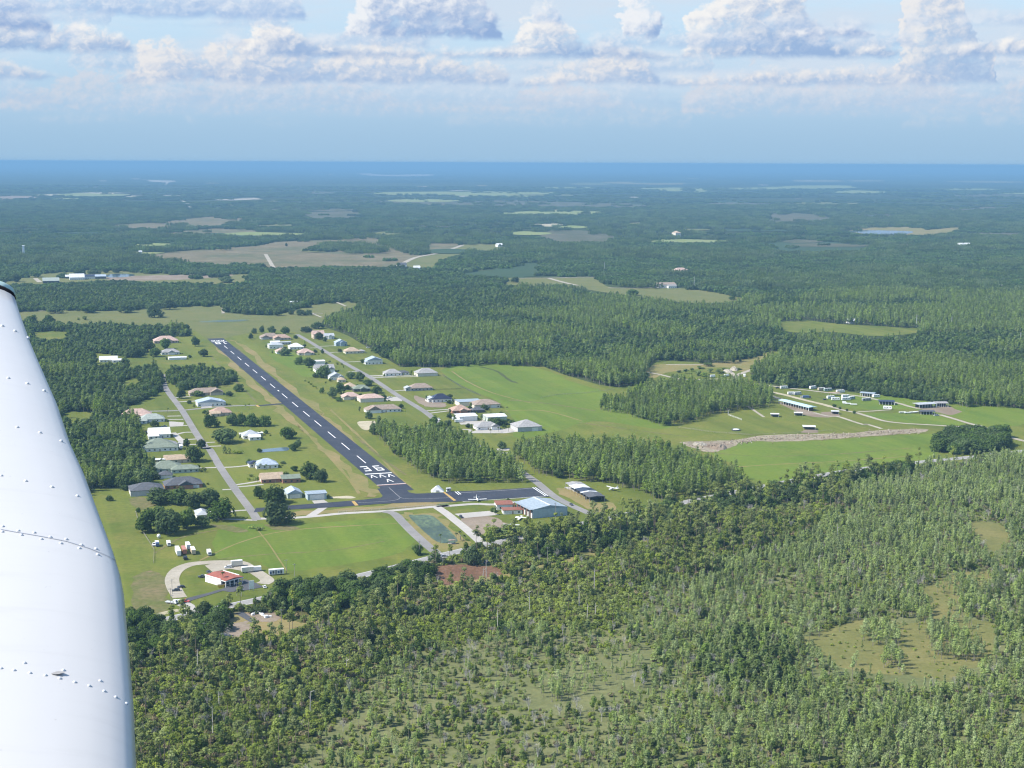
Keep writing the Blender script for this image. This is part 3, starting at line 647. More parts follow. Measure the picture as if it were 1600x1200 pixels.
stroke('runway_number', one, 1.5, 7.5, LEN - 10, -1, runway); stroke('runway_number', eight, 1.5, -1.5, LEN - 10, -1, runway)
chev = [(-2.3, -11.5, 0, 0), (2.3, -11.5, 0, 0)]
for e, n in ((-6.9, -4.6), (.3, -4.6), (7.4, -4.6), (1.6, -24)): stroke('chevron', chev, .72, e, n, 1, runway)
for e, n in ((-6.6, LEN + 6), (0, LEN + 6), (6.6, LEN + 6)): stroke('chevron', chev, 1.1, e, n, -1, runway)
rect('end_bar', -HWD, -46, HWD, -44.6, p_red, .19, runway); rect('end_bar', -HWD, -44.5, HWD, -43.6, p_white, .19, runway)
# taxiway across the near end
taxi = sheet('taxiway', z4((0, 822), (60, 818), (310, 798), (560, 780), (800, 760), (900, 752), (980, 742), (1040, 735), (1056, 722), (1010, 660), (1222, 645), (1278, 692), (1330, 702), (1400, 700), (1600, 690)) + z5((430, 206), (760, 193), (1052, 175), (1132, 238), (900, 245), (520, 270), (200, 276), (0, 286)) + z4((1100, 782), (850, 802), (600, 818), (310, 833), (60, 850), (-20, 858)), g_new, z=.2, smooth=False)
ribbon('lead_in_line', z4((1108, 652), (1150, 690), (1202, 735)), .45, p_faint, z=.24, parent=taxi); ribbon('lead_in_line', z4((1202, 735), (1170, 755), (1060, 768), (850, 778)), .5, p_faint, z=.25, parent=taxi)
ribbon('lead_in_line', z4((1202, 735), (1250, 744), (1380, 746), (1620, 736)), .5, p_faint, z=.26, parent=taxi)
sheet('hold_bar', z4((795, 766), (822, 764), (855, 800), (825, 803)), p_yellow, z=.24, smooth=False, parent=taxi)
sheet('hold_bar', z5((428, 207), (442, 206), (518, 262), (500, 266)), p_yellow, z=.24, smooth=False, parent=taxi)
ribbon('edge_line', z5((545, 212), (800, 198), (1035, 180)), .8, p_faint, z=.24, parent=taxi); ribbon('edge_line', z5((560, 270), (850, 252), (1105, 233)), .6, p_white, z=.24, parent=taxi)
ribbon('edge_line', z5((1020, 177), (1105, 233)), .8, p_white, z=.245, parent=taxi); ribbon('edge_line', z5((1035, 176), (1120, 232)), .8, p_white, z=.245, parent=taxi)
ribbon('edge_line', z5((510, 205), (535, 225)), .8, p_white, z=.24, parent=taxi); ribbon('edge_line', z5((525, 203), (548, 222)), .8, p_white, z=.24, parent=taxi)
sheet('hold_bar', z1((1060, 818), (1080, 816), (1100, 830), (1082, 834)), p_yellow, z=.22, smooth=False)
# filling station forecourt
ribbon('gravel_loop', z3((405, 770), (358, 690), (345, 620), (385, 555), (480, 512), (600, 497), (760, 492), (880, 500), (960, 545), (1040, 595), (1088, 635), (1050, 662)), 8.5, g_gravel, 4)
sheet('yard', z3((600, 520), (760, 480), (880, 485), (940, 525), (1010, 565), (940, 580), (880, 560), (800, 545), (660, 570)), g_gravel, 5, False)
sheet('forecourt', z3((470, 772), (640, 730), (755, 695), (765, 660), (920, 628), (985, 650), (1062, 688), (930, 712), (800, 728), (740, 718), (500, 792), (420, 830), (380, 815)), g_lot, 6, False)
sheet('forecourt_apron', z3((380, 830), (470, 800), (520, 830), (540, 880), (470, 905), (430, 850)), g_conc, 5, False)
sheet('lot_strip', z3((830, 890), (900, 880), (1010, 960), (960, 965)), g_lot, 5, False)
ribbon('shoulder', z3((230, 905), (330, 880), (420, 865)), 5, g_sand, 4)
sheet('fore_pad', z3((700, 1100), (740, 1040), (800, 1060), (850, 1095), (770, 1125)), g_conc, 5, False)
# ------------------------------------------------------------------ foliage
def leafmat(name, dark, light, transl=.4, objv=.5):
    m = bpy.data.materials.new(name); m.use_nodes = True; nt = m.node_tree
    nt.nodes.remove(nt.nodes['Principled BSDF'])
    isl = S(nt, nt.nodes.new('ShaderNodeNewGeometry').outputs['Random Per Island'])
    ob = objinfo(nt)
    loc = objinfo(nt, 'Location'); patch = noise(nt, loc, .011, 3, .6).sstep(.3, .7)      # stands of one age share a tone
    c = mix(nt, (isl * (.75 - objv * .6) + ob * objv * .6 + patch * .35).clamp(), dark, light)
    br = ob._m('MULTIPLY', 7.31)._m('FRACT') * .6 + .7
    hs = nt.nodes.new('ShaderNodeHueSaturation'); nt.links.new(c.k, hs.inputs['Color']); nt.links.new(br.k, hs.inputs['Value'])
    sat = ob._m('MULTIPLY', 3.17)._m('FRACT') * .3 + .82; nt.links.new(sat.k, hs.inputs['Saturation'])
    c = S(nt, hs.outputs['Color'])
    d = nt.nodes.new('ShaderNodeBsdfDiffuse'); t = nt.nodes.new('ShaderNodeBsdfTranslucent'); mx = nt.nodes.new('ShaderNodeMixShader')
    nt.links.new(c.k, d.inputs['Color']); nt.links.new(c.k, t.inputs['Color']); mx.inputs[0].default_value = transl
    nt.links.new(d.outputs[0], mx.inputs[1]); nt.links.new(t.outputs[0], mx.inputs[2]); nt.links.new(mx.outputs[0], nt.nodes['Material Output'].inputs['Surface'])
    return m
L_oak = leafmat('oak_leaves', (.05, .085, .024), (.11, .165, .05))
L_pine = leafmat('pine_needles', (.155, .2, .05), (.25, .29, .082))
L_cyp = leafmat('cypress_needles', (.13, .19, .046), (.24, .31, .08))
L_swamp = leafmat('swamp_cypress_needles', (.195, .255, .085), (.32, .39, .14))
L_scrub = leafmat('scrub_leaves', (.15, .205, .042), (.275, .32, .08))
L_bay = leafmat('bay_leaves', (.09, .14, .04), (.18, .24, .072))
L_grey = leafmat('grey_twigs', (.17, .165, .15), (.27, .265, .25), 0)
L_far_cyp = leafmat('shaded_far_cypress_needles', (.095, .145, .048), (.17, .23, .076))  # shaded copy of the cypress needles, colour darkened for the far woods
L_far_oak = leafmat('lightened_far_oak_leaves', (.065, .112, .036), (.125, .19, .058))  # lit copy of the oak leaves, colour lightened for the far woods
L_dry = leafmat('dry_shrub_leaves', (.13, .115, .06), (.24, .2, .12), .2)
L_palm = leafmat('palm_fronds', (.07, .1, .03), (.11, .15, .05))
B_pale = plain('pale_bark', (.22, .2, .17), .9, .1, var=.3, scale=2)
B_pine = plain('pine_bark', (.2, .16, .125), .9, .1, var=.3, scale=2)
B_oak = plain('oak_bark', (.13, .115, .095), .9, .1, var=.3, scale=2)
B_dead = plain('bleached_wood', (.5, .47, .42), .9, .1, var=.2, scale=2)

def leaves(blobs, n, size, r, flat=.0, out=.6, aspect=1.0):
    """n leaf clumps (bent quads) in the shells of ellipsoid blobs (x,y,z,rx,ry,rz)"""
    b = np.array(blobs, float)
    wgt = (b[:, 3] * b[:, 4]) ** .8 ; wgt /= wgt.sum()
    k = r.choice(len(b), n, p=wgt)
    d = r.normal(size=(n, 3)); d /= np.linalg.norm(d, axis=1)[:, None]
    rad = (.62 + .43 * r.random(n) ** .6)[:, None]
    c = b[k, :3] + d * rad * b[k, 3:6]
    nrm = d * out * 1.7 + r.normal(0, .38, (n, 3)) + np.array([0, 0, .55 + flat]); nrm /= np.linalg.norm(nrm, axis=1)[:, None]
    t = np.cross(nrm, r.normal(size=(n, 3))); t /= np.linalg.norm(t, axis=1)[:, None]
    s = np.cross(nrm, t)
    sz = size * (.6 + .8 * r.random(n))[:, None]
    t = t * sz * aspect; s = s * sz
    v = np.empty((n, 4, 3)); bend = nrm * sz * .25
    v[:, 0] = c - t - s * .7; v[:, 1] = c + t * .6 - s + bend; v[:, 2] = c + t + s * .6; v[:, 3] = c - t * .7 + s + bend
    vs = v.reshape(-1, 3); i = np.arange(n) * 4
    return vs.tolist(), [(a, a + 1, a + 2, a + 3) for a in i.tolist()]

def p_pine(r, lod):
    h = r.uniform(14.5, 19); tr = MB(); top = np.array([r.normal(0, .5), r.normal(0, .5), h]); mid = top * .5 + np.array([r.normal(0, .3), r.normal(0, .3), 0])
    tr.tube((0, 0, -.3), mid, .2, .15, 6 if lod else 4); tr.tube(mid, top, .15, .05, 6 if lod else 4, caps=False)
    bl = []
    for i in range(9 if lod else 6):
        t = r.uniform(.56, .97); a = r.uniform(0, 6.28); q = (1.05 - t) * 5.0 + .5; q *= r.uniform(.45, 1.0)
        c = np.array([top[0] * t + math.cos(a) * q, top[1] * t + math.sin(a) * q, h * t + r.uniform(0, .8)])
        s = r.uniform(.9, 1.6); bl.append((*c, s * 1.15, s * 1.15, s * .62))
        if lod: tr.tube((top[0] * t, top[1] * t, h * t - .8), c, .06, .02, 4, caps=False)
    bl.append((*(top - [0, 0, .3]), 1.1, 1.1, .9))
    return tr, leaves(bl, 260 if lod else 90, .36 if lod else .55, r, flat=.2, out=.5)
def p_cyp(r, lod, swamp=False):
    h = r.uniform(7.5, 12) if swamp else r.uniform(13, 19); tr = MB(); lean = r.normal(0, .25, 2)
    broad = swamp and r.random() < .45
    if broad: h *= .82
    tr.tube((0, 0, -.3), (lean[0], lean[1], h * .97), .17 if swamp else .24, .04, 5 if lod else 4, caps=False)
    if swamp and lod:
        tr.tube((0, 0, -.2), (0, 0, .9), .36, .2, 6, caps=False)
    bl = []; w = r.uniform(.9, 1.7) if swamp else r.uniform(1.7, 2.7); b0 = r.uniform(.3, .6) if swamp else r.uniform(.2, .38)
    if broad: w *= 1.55; b0 *= .85
    nb = 9 if lod else 6
    for i in range(nb):
        t = b0 + (1 - b0) * (i + .3 + .6 * r.random()) / nb; a = r.uniform(0, 6.28); q = w * (1.15 - t) * (1.0 if swamp else .8) * r.uniform(.2, 1.2)
        s = w * (.5 + .55 * (1 - ((t - b0) / (1 - b0)) ** 3)) * r.uniform(.5, 1.2) * (.8 if swamp else 1)
        bl.append((lean[0] * t + math.cos(a) * q, lean[1] * t + math.sin(a) * q, h * t, s, s, h * .055 * r.uniform(.7, 1.3)))
    return tr, leaves(bl, (240 if swamp else 260) if lod else 95, (.21 if swamp else .38) if lod else (.42 if swamp else .6), r, out=.7)
def p_oak(r, lod):
    """unit oak 12 m wide, 10 m high"""
    tr = MB(); tr.tube((0, 0, -.3), (0, 0, 2.2), .45, .38, 7, caps=False); bl = []
    n = 15 if lod else 9
    for i in range(n):
        a = 6.283 * i / n * 1.9 + r.uniform(-.4, .4); q = r.uniform(.3, 1.12) * 4.2; f = min(1, q / 4.2)
        z = (2.2 if (i % 3 == 0 and f > .55) else 6.3 - f * f * 2.6) + r.uniform(-.4, .9)
        c = (math.cos(a) * q, math.sin(a) * q, z); s = r.uniform(1.0, 2.5); bl.append((*c, s * 1.15, s * 1.15, s * .85))
        if lod and i % 3 == 0: tr.tube((0, 0, 1.9), (c[0] * .8, c[1] * .8, c[2] - .4), .22, .07, 5, caps=False)
    bl += [(r.normal(0, .8), r.normal(0, .8), 7.0, 2.5, 2.5, 2.0), (r.normal(0, .7), r.normal(0, .7), 4.2, 3.5, 3.5, 2.6), (r.normal(0, 1.2), r.normal(0, 1.2), 2.7, 3.5, 3.5, 1.6)]
    return tr, leaves(bl, 1150 if lod else 300, .42 if lod else .85, r, out=.9)
def p_bay(r, lod):
    h = r.uniform(5, 9); tr = MB(); tr.tube((0, 0, -.3), (r.normal(0, .3), r.normal(0, .3), h * .7), .15, .06, 5, caps=False); bl = []
    for i in range(6):
        a = r.uniform(0, 6.28); z = r.uniform(.35, .9) * h; q = (1.05 - z / h) * 2.2 * r.uniform(.3, 1)
        s = r.uniform(.8, 1.5); bl.append((math.cos(a) * q, math.sin(a) * q, z, s, s, s * 1.0))
    return tr, leaves(bl, 260 if lod else 90, .33 if lod else .55, r, out=.8)
def p_shrub(r, lod):
    h = r.uniform(1.2, 3.2); bl = []
    for i in range(4):
        a = r.uniform(0, 6.28); q = r.uniform(.2, 1.5); s = r.uniform(.7, 1.3); bl.append((math.cos(a) * q, math.sin(a) * q, h * r.uniform(.35, .75), s, s, h * .4))
    return None, leaves(bl, 110 if lod else 60, .3 if lod else .42, r, out=.8)
def p_grey(r, lod):
    h = r.uniform(4.5, 9); tr = MB(); tr.tube((0, 0, -.3), (0, 0, h * .5), .14, .08, 5, caps=False)
    for i in range(9):
        a = r.uniform(0, 6.28); q = r.uniform(.4, 1.7); z0 = h * r.uniform(.2, .5)
        p = (math.cos(a) * q, math.sin(a) * q, h * r.uniform(.6, 1.0)); tr.tube((0, 0, z0), p, .07, .02, 4, caps=False)
        for j in range(3):
            tr.tube(p, (p[0] + r.normal(0, .6), p[1] + r.normal(0, .6), p[2] + r.uniform(-.3, .9)), .03, .01, 3, caps=False)
    bl = [(r.normal(0, .8), r.normal(0, .8), h * r.uniform(.55, .9), 1.1, 1.1, .9) for i in range(5)]
    vs, fs = leaves(bl, 130, .3, r, out=.3, aspect=.16); return tr, (vs, fs)

HIDDEN = {}       # crown + trunk in one mesh, for the woods that are one mass
PROTO = {}        # separate trunk and crown meshes, for single trees
def protos(kind, fn, n, lmat, bmat, **kw):
    for lod in (1, 0):
        out = []
        for i in range(n):
            r = np.random.default_rng(1000 * lod + i * 17 + sum(map(ord, kind)))
            tr, (vs, fs) = fn(r, lod, **kw)
            crown = bpy.data.meshes.new(kind + '_crown'); crown.from_pydata(vs, [], fs); crown.materials.append(lmat); crown.update()
            trunk = tr.mesh(kind + '_trunk', bmat) if tr else None
            if lod: PROTO.setdefault(kind, []).append((trunk, crown))
            mb = MB(); mb.add(vs, fs, 0)
            if tr: mb.add(tr.v, tr.f, 1)
            me = mb.mesh(kind + '_mass', [lmat, bmat])
            o = bpy.data.objects.new(kind + '_mass', me); out.append(o)
        HIDDEN[(kind, lod)] = out
protos('pine_tree', p_pine, 6, L_pine, B_pine)
protos('cypress_tree', p_cyp, 6, L_cyp, B_pale)
protos('pond_cypress', lambda r, lod: p_cyp(r, lod, True), 10, L_swamp, B_pale)
protos('oak_tree', p_oak, 5, L_oak, B_oak)
protos('bay_tree', p_bay, 5, L_bay, B_oak)
protos('shrub', p_shrub, 5, L_scrub, B_oak)
protos('dry_shrub', p_shrub, 4, L_dry, B_oak)
protos('bare_tree', p_grey, 5, L_grey, B_dead)

# clumps for the woods far away: a dozen coarse trees in one mesh
def clumps(kind, fn, n, lmat, size, cnt, sc=1.0):
    out = []
    for i in range(n):
        r = np.random.default_rng(99 + i + len(kind)); mb = MB()
        for j in range(cnt):
            x, y = r.uniform(-size / 2, size / 2, 2); _, (vs, fs) = fn(r, 0)
            q = np.array(vs); q *= r.uniform(.75, 1.05) * sc; q[:, 0] += x; q[:, 1] += y
            keep = r.random(len(fs)) < .55; k = [f for f, u_ in zip(fs, keep) if u_]
            c = q.reshape(-1, 4, 3).mean(1, keepdims=True); q = (c + (q.reshape(-1, 4, 3) - c) * 1.45).reshape(-1, 3)
            mb.add(q.tolist(), k, 0)
        me = mb.mesh(kind, [lmat]); out.append(bpy.data.objects.new(kind, me))
    HIDDEN[(kind, 0)] = out
clumps('far_cypress_clump', p_cyp, 5, L_far_cyp, 34, 34, .85)
clumps('far_oak_clump', p_oak, 5, L_far_oak, 36, 12, .95)

def stuff_cloud(name, protos_, P, scl, rot, idx, label, cat):
    """one object: instances of the given meshes on a cloud of points"""
    me = bpy.data.meshes.new(name); me.vertices.add(len(P)); me.vertices.foreach_set('co', np.asarray(P, np.float32).ravel())
    for nm, ty, dat in (('scl', 'FLOAT', scl), ('rot', 'FLOAT', rot), ('idx', 'INT', idx)):
        a = me.attributes.new(nm, ty, 'POINT'); a.data.foreach_set('value', np.asarray(dat, np.int32 if ty == 'INT' else np.float32))
    o = bpy.data.objects.new(name, me); COL.objects.link(o)
    ng = bpy.data.node_groups.new(name + '_nodes', 'GeometryNodeTree')
    ng.interface.new_socket('Geometry', in_out='INPUT', socket_type='NodeSocketGeometry'); ng.interface.new_socket('Geometry', in_out='OUTPUT', socket_type='NodeSocketGeometry')
    N = ng.nodes.new; gi = N('NodeGroupInput'); go = N('NodeGroupOutput'); ip = N('GeometryNodeInstanceOnPoints'); jn = N('GeometryNodeJoinGeometry')
    for pr in reversed(protos_):
        oi = N('GeometryNodeObjectInfo'); oi.inputs['Object'].default_value = pr; oi.inputs['As Instance'].default_value = True
        ng.links.new(oi.outputs['Geometry'], jn.inputs[0])
    def att(nm, ty):
        n = N('GeometryNodeInputNamedAttribute'); n.data_type = ty; n.inputs['Name'].default_value = nm; return n.outputs['Attribute']
    ng.links.new(gi.outputs[0], ip.inputs['Points']); ng.links.new(jn.outputs[0], ip.inputs['Instance'])
    ip.inputs['Pick Instance'].default_value = True
    ng.links.new(att('idx', 'INT'), ip.inputs['Instance Index'])
    cx = N('ShaderNodeCombineXYZ'); ng.links.new(att('rot', 'FLOAT'), cx.inputs[2]); er = N('FunctionNodeEulerToRotation'); ng.links.new(cx.outputs[0], er.inputs[0]); ng.links.new(er.outputs[0], ip.inputs['Rotation'])
    ng.links.new(att('scl', 'FLOAT'), ip.inputs['Scale'])
    ng.links.new(ip.outputs[0], go.inputs[0])
    o.modifiers.new('instances', 'NODES').node_group = ng
    return tag(o, label, cat, kind='stuff')

# ------------------------------------------------------------------ where the woods stand
def vnoise(x, y, s, seed):
    """smooth value noise 0..1"""
    x = np.asarray(x) / s; y = np.asarray(y) / s
    xi = np.floor(x).astype(np.int64); yi = np.floor(y).astype(np.int64); fx = x - xi; fy = y - yi
    fx = fx * fx * (3 - 2 * fx); fy = fy * fy * (3 - 2 * fy)
    def hsh(a, b):
        n = (a * 374761393 + b * 668265263 + seed * 1442695041) & 0x7fffffff
        n = ((n ^ (n >> 13)) * 1274126177) & 0x7fffffff
        return ((n ^ (n >> 16)) & 0xffff) / 65535.0
    return (hsh(xi, yi) * (1 - fx) + hsh(xi + 1, yi) * fx) * (1 - fy) + (hsh(xi, yi + 1) * (1 - fx) + hsh(xi + 1, yi + 1) * fx) * fy
def fb(x, y, s, seed): return .55 * vnoise(x, y, s, seed) + .3 * vnoise(x, y, s / 2.3, seed + 1) + .15 * vnoise(x, y, s / 5.1, seed + 2)

FW = [(-120, 506), (290, 514), (298, 524), (256, 527), (226, 536), (223, 556), (239, 567), (253, 598), (247, 615), (205, 634), (192, 641), (206, 652), (216, 667), (221, 690), (226, 714), (238, 728), (242, 749), (203, 763), (160, 762), (130, 740), (60, 705), (-120, 705)]
FC = [(262, 597), (290, 609), (330, 608), (360, 601), (369, 592), (352, 582), (310, 578), (265, 580)]
F1 = z7((160, 745), (300, 880), (500, 1040), (740, 1132), (1000, 1135), (1345, 1122), (1270, 1040), (1100, 950), (900, 840), (700, 770), (420, 760), (220, 700))
F1o = z7((150, 720), (220, 680), (420, 740), (640, 740), (790, 760), (700, 790), (420, 790), (200, 760))
F2 = [(800, 712), (830, 706), (900, 702), (980, 704), (1060, 716), (1150, 748), (1165, 764), (1120, 778), (1030, 782), (1000, 772), (950, 757), (890, 751), (838, 742)]
F3 = z8((140, 400), (420, 460), (520, 507), (650, 498), (900, 422), (1190, 386), (1245, 345), (1190, 300), (1000, 262), (640, 262), (420, 310), (180, 370))
FT = [(1462, 706), (1500, 712), (1545, 708), (1572, 702), (1570, 684), (1480, 682)]
BELT = [(815, 846), (865, 828), (905, 814), (945, 805), (1000, 796), (1060, 784), (1165, 768), (1290, 750), (1330, 744), (1420, 732), (1425, 742), (1330, 764), (1280, 782), (1160, 802), (1050, 824), (960, 852), (900, 868), (840, 874)]
OS1 = [(415, 930), (440, 955), (480, 968), (540, 961), (600, 942), (640, 925), (672, 905), (668, 888), (600, 900), (560, 912), (480, 915)]
OS2 = [(120, 975), (205, 966), (245, 962), (268, 985), (275, 1015), (240, 1030), (120, 1050)]
OS3 = [(304, 968), (340, 958), (350, 978), (346, 1002), (318, 1008), (300, 995)]
FWn = [(1010, 575), (1012, 601), (1060, 598), (1060, 585)]
ISL1 = [(482, 391), (500, 384), (540, 381), (598, 389), (598, 397), (550, 398), (545, 395), (500, 392)]
ISL2 = zB((795, 575), (900, 560), (1060, 600), (1055, 670), (950, 668), (790, 615))
ISL3 = [(690, 413), (735, 394), (760, 397), (800, 396), (806, 420), (700, 420)]
FORCE = [ISL1, ISL2, ISL3, FW, FC, F1, F1o, F2, F3, FT, BELT, OS1, OS2, OS3]
hwx = np.array([p[0] for p in hw]); hwy = np.array([p[1] for p in hw])
CYPL = np.array([(100, 1330), (300, 1290), (440, 1190), (560, 1080), (650, 1022), (800, 985), (950, 955), (1150, 880), (1270, 840), (1330, 770), (1380, 738), (1700, 690)], float)

def grid(D0, D1, sp, seed, margin=1.12):
    r = np.random.default_rng(seed); y = np.arange(D0, D1, sp); wmax = D1 * .3325 * margin + 40; x = np.arange(-wmax, wmax, sp)
    gx, gy = np.meshgrid(x, y); gx = gx + r.uniform(-.5, .5, gx.shape) * sp; gy = gy + r.uniform(-.5, .5, gy.shape) * sp
    k = np.abs(gx) < gy * .3325 * margin + 40
    return gx[k], gy[k]
def locate(gx, gy, htree):
    g = np.stack([gx, gy, np.zeros_like(gx)], 1); px, py = proj(g); j1 = (vnoise(gx, gy, 14, 5) - .5) * 7; j2 = (vnoise(gx, gy, 14, 9) - .5) * 3.5; px = px + j1; py = py + j2; g[:, 2] = htree; tx, ty = proj(g); tx = tx + j1; ty = ty + j2
    opn = np.zeros(px.shape, bool)
    for pts, vis in OPEN:
        P = [tuple(p) for p in pts]; opn |= inside(px, py, P)
        if vis: opn |= inside(tx, ty, P) | inside((px + tx) / 2, (py + ty) / 2, P)
    frc = np.zeros(px.shape, bool)
    for P in FORCE: frc |= inside(px, py, P)
    ok = ~opn | frc
    for P in GAPS: ok &= ~(inside(px, py, P) | inside(px, py - 6, P))
    return px, py, ok
PTS = {}
def put(kind, lod, P, scl, only=None):
    PTS.setdefault((kind, lod), []).append(np.column_stack([P[0], P[1], scl]))
r = np.random.default_rng(21)
# --- foreground, south of the highway
gx, gy = grid(560, 1420, 3.0, 5); px, py, ok = locate(gx, gy, 5.0)
south = py > np.interp(px, hwx, hwy) + 7
trail_y = np.interp(px, [p[0] for p in trail], [p[1] for p in trail])
ok &= south
cyp = py > np.interp(px, CYPL[:, 0], CYPL[:, 1]) + (fb(gx, gy, 45, 3) - .5) * 60
inoak = inside(px, py, OS1) | inside(px, py, OS2) | inside(px, py, OS3) | inside(px, py, BELT)
dn = fb(gx, gy, 60, 11); dn2 = fb(gx, gy, 22, 15); u_ = r.random(len(gx))
hazel = fb(gx, gy, 90, 31)
def sel(m, p): return m & (r.random(len(gx)) < p)
gp = inside(px, py, [(790, 935), (880, 912), (980, 922), (1015, 950), (960, 985), (860, 988), (785, 965)]) | inside(px, py, [(600, 975), (680, 960), (760, 965), (770, 1000), (690, 1015), (610, 1010)])
C = ok & cyp & ~inoak & ~gp; Sc = ok & ~cyp & ~inoak & ~gp
t = ok & gp & (r.random(len(gx)) < .9); put('shrub', 1, (gx[t], gy[t]), r.uniform(.5, 1.2, t.sum()))
t = ok & gp & (r.random(len(gx)) < .03); put('pine_tree', 1, (gx[t], gy[t]), r.uniform(.6, 1.0, t.sum()))
# the swamp: dense towards the right, thin and low in the middle, darker clumps of bay
dens = np.clip((px - 500) / 900, .25, 1) * np.clip(.35 + 1.5 * (dn - .32), .12, 1)
sparse = inside(px, py, zv((-100, 700), (350, 640), (800, 560), (950, 600), (950, 800), (800, 1000), (500, 1100), (0, 1150)))
dens = np.where(sparse, dens * .8, dens)
pale = inside(px, py, zw((820, 800), (1080, 760), (1240, 690), (1400, 640), (1400, 1050), (1250, 1150), (1060, 1080), (900, 980))) | inside(px, py, zw((1190, 230), (1400, 200), (1400, 640), (1240, 690), (1080, 520), (1200, 360))) | inside(px, py, zw((1080, 20), (1300, 40), (1400, 200), (1190, 230), (1100, 120)))
dens = np.where(pale, dens * .42, dens)
t = sel(C, .8 * dens); put('pond_cypress', 1, (gx[t], gy[t]), .9 * (.72 + .5 * dn[t] + r.normal(0, .1, t.sum())) * np.where(sparse[t], .75, 1) * np.clip(.8 + (px[t] - 600) / 2500, .75, 1.15))
t = sel(C & ~t, .06 * np.clip(2 * (hazel - .3), .1, 1) * np.where(pale, 2.2, 1)); put('bare_tree', 1, (gx[t], gy[t]), r.uniform(.6, 1.05, t.sum()))
t = sel(C & (dn2 > .58), .16); put('bay_tree', 1, (gx[t], gy[t]), r.uniform(.5, 1.0, t.sum()))
t = sel(C, .42); put('shrub', 1, (gx[t], gy[t]), r.uniform(.45, .95, t.sum()))
# stragglers out in the wet prairie
PR = inside(px, py, zw((300, 600), (500, 525), (840, 512), (862, 372), (1180, 270), (1205, 330), (1070, 500), (1210, 640), (1080, 740), (1000, 790), (500, 730))) | inside(px, py, zv((360, 850), (640, 710), (900, 620), (940, 700), (740, 830), (500, 900)))
clump = fb(gx, gy, 26, 91)
CLP = np.zeros(len(gx), bool)
for P_ in (zw((890, 560), (960, 540), (1080, 600), (1190, 680), (1100, 710), (920, 690)), zw((600, 520), (700, 540), (760, 600), (770, 650), (680, 640), (600, 620)), zw((1020, 340), (1080, 330), (1180, 420), (1180, 500), (1060, 490), (1020, 400)), zw((840, 440), (920, 440), (925, 530), (850, 520)), zw((680, 640), (760, 660), (780, 740), (690, 730))): CLP |= inside(px, py, P_)
t = south & CLP & (r.random(len(gx)) < .7); put('pond_cypress', 1, (gx[t], gy[t]), r.uniform(.6, 1.1, t.sum()))
t = south & PR & (r.random(len(gx)) < np.where(px < 1050, np.clip((clump - .3) * 1.6, .12, .8), np.clip((clump - .52) * 2.2, .015, .6))); put('pond_cypress', 1, (gx[t], gy[t]), r.uniform(.4, .85, t.sum()))
t = south & PR & (r.random(len(gx)) < .14); put('shrub', 1, (gx[t], gy[t]), r.uniform(.25, .6, t.sum()))
# dark bay head at the right of the swamp
bh = ok & inside(px, py, [(1090, 1010), (1150, 985), (1230, 1000), (1250, 1060), (1240, 1090), (1150, 1080), (1090, 1060)])
t = sel(bh, .22); put('bay_tree', 1, (gx[t], gy[t]), r.uniform(1.0, 1.5, t.sum()))
# the scrub: palmetto, young trees and scattered tall pines
t = sel(Sc, .8); put('shrub', 1, (gx[t], gy[t]), r.uniform(.6, 1.35, t.sum()))
t = sel(Sc & (dn2 > .5), .17); put('bay_tree', 1, (gx[t], gy[t]), r.uniform(.55, 1.2, t.sum()))
pd = np.where(px > 880, .16, np.where(px > 640, .075, .085)) * np.clip(.3 + 2.4 * (dn - .35), .1, 1.6)
t = sel(Sc, pd); put('pine_tree', 1, (gx[t], gy[t]), r.uniform(.62, 1.05, t.sum()))
t = sel(Sc, .22); put('dry_shrub', 1, (gx[t], gy[t]), r.uniform(.5, 1.2, t.sum()))
t = sel(C, .12); put('dry_shrub', 1, (gx[t], gy[t]), r.uniform(.4, .9, t.sum()))
t = sel(Sc, .03); put('bare_tree', 1, (gx[t], gy[t]), r.uniform(.6, 1.0, t.sum()))
t = sel(Sc & (dn > .55) & (px > 560), .04); put('oak_tree', 1, (gx[t], gy[t]), r.uniform(.5, .85, t.sum()))
# --- oak belts along the highway
gx, gy = grid(680, 1420, 5.0, 6); px, py, ok = locate(gx, gy, 9.0)
inoak = inside(px, py, OS1) | inside(px, py, OS2) | inside(px, py, OS3); belt = inside(px, py, BELT) & (np.abs(py - np.interp(px, hwx, hwy)) > 5)
t = inoak & (r.random(len(gx)) < .40); put('oak_tree', 1, (gx[t], gy[t]), r.uniform(.72, 1.08, t.sum()))
t = belt & (r.random(len(gx)) < .3); put('oak_tree', 1, (gx[t], gy[t]), r.uniform(.65, 1.08, t.sum()))
t = belt & (r.random(len(gx)) < .25); put('pine_tree', 1, (gx[t], gy[t]), r.uniform(.75, 1.05, t.sum()))
t = belt & (r.random(len(gx)) < .3); put('bay_tree', 1, (gx[t], gy[t]), r.uniform(.7, 1.2, t.sum()))
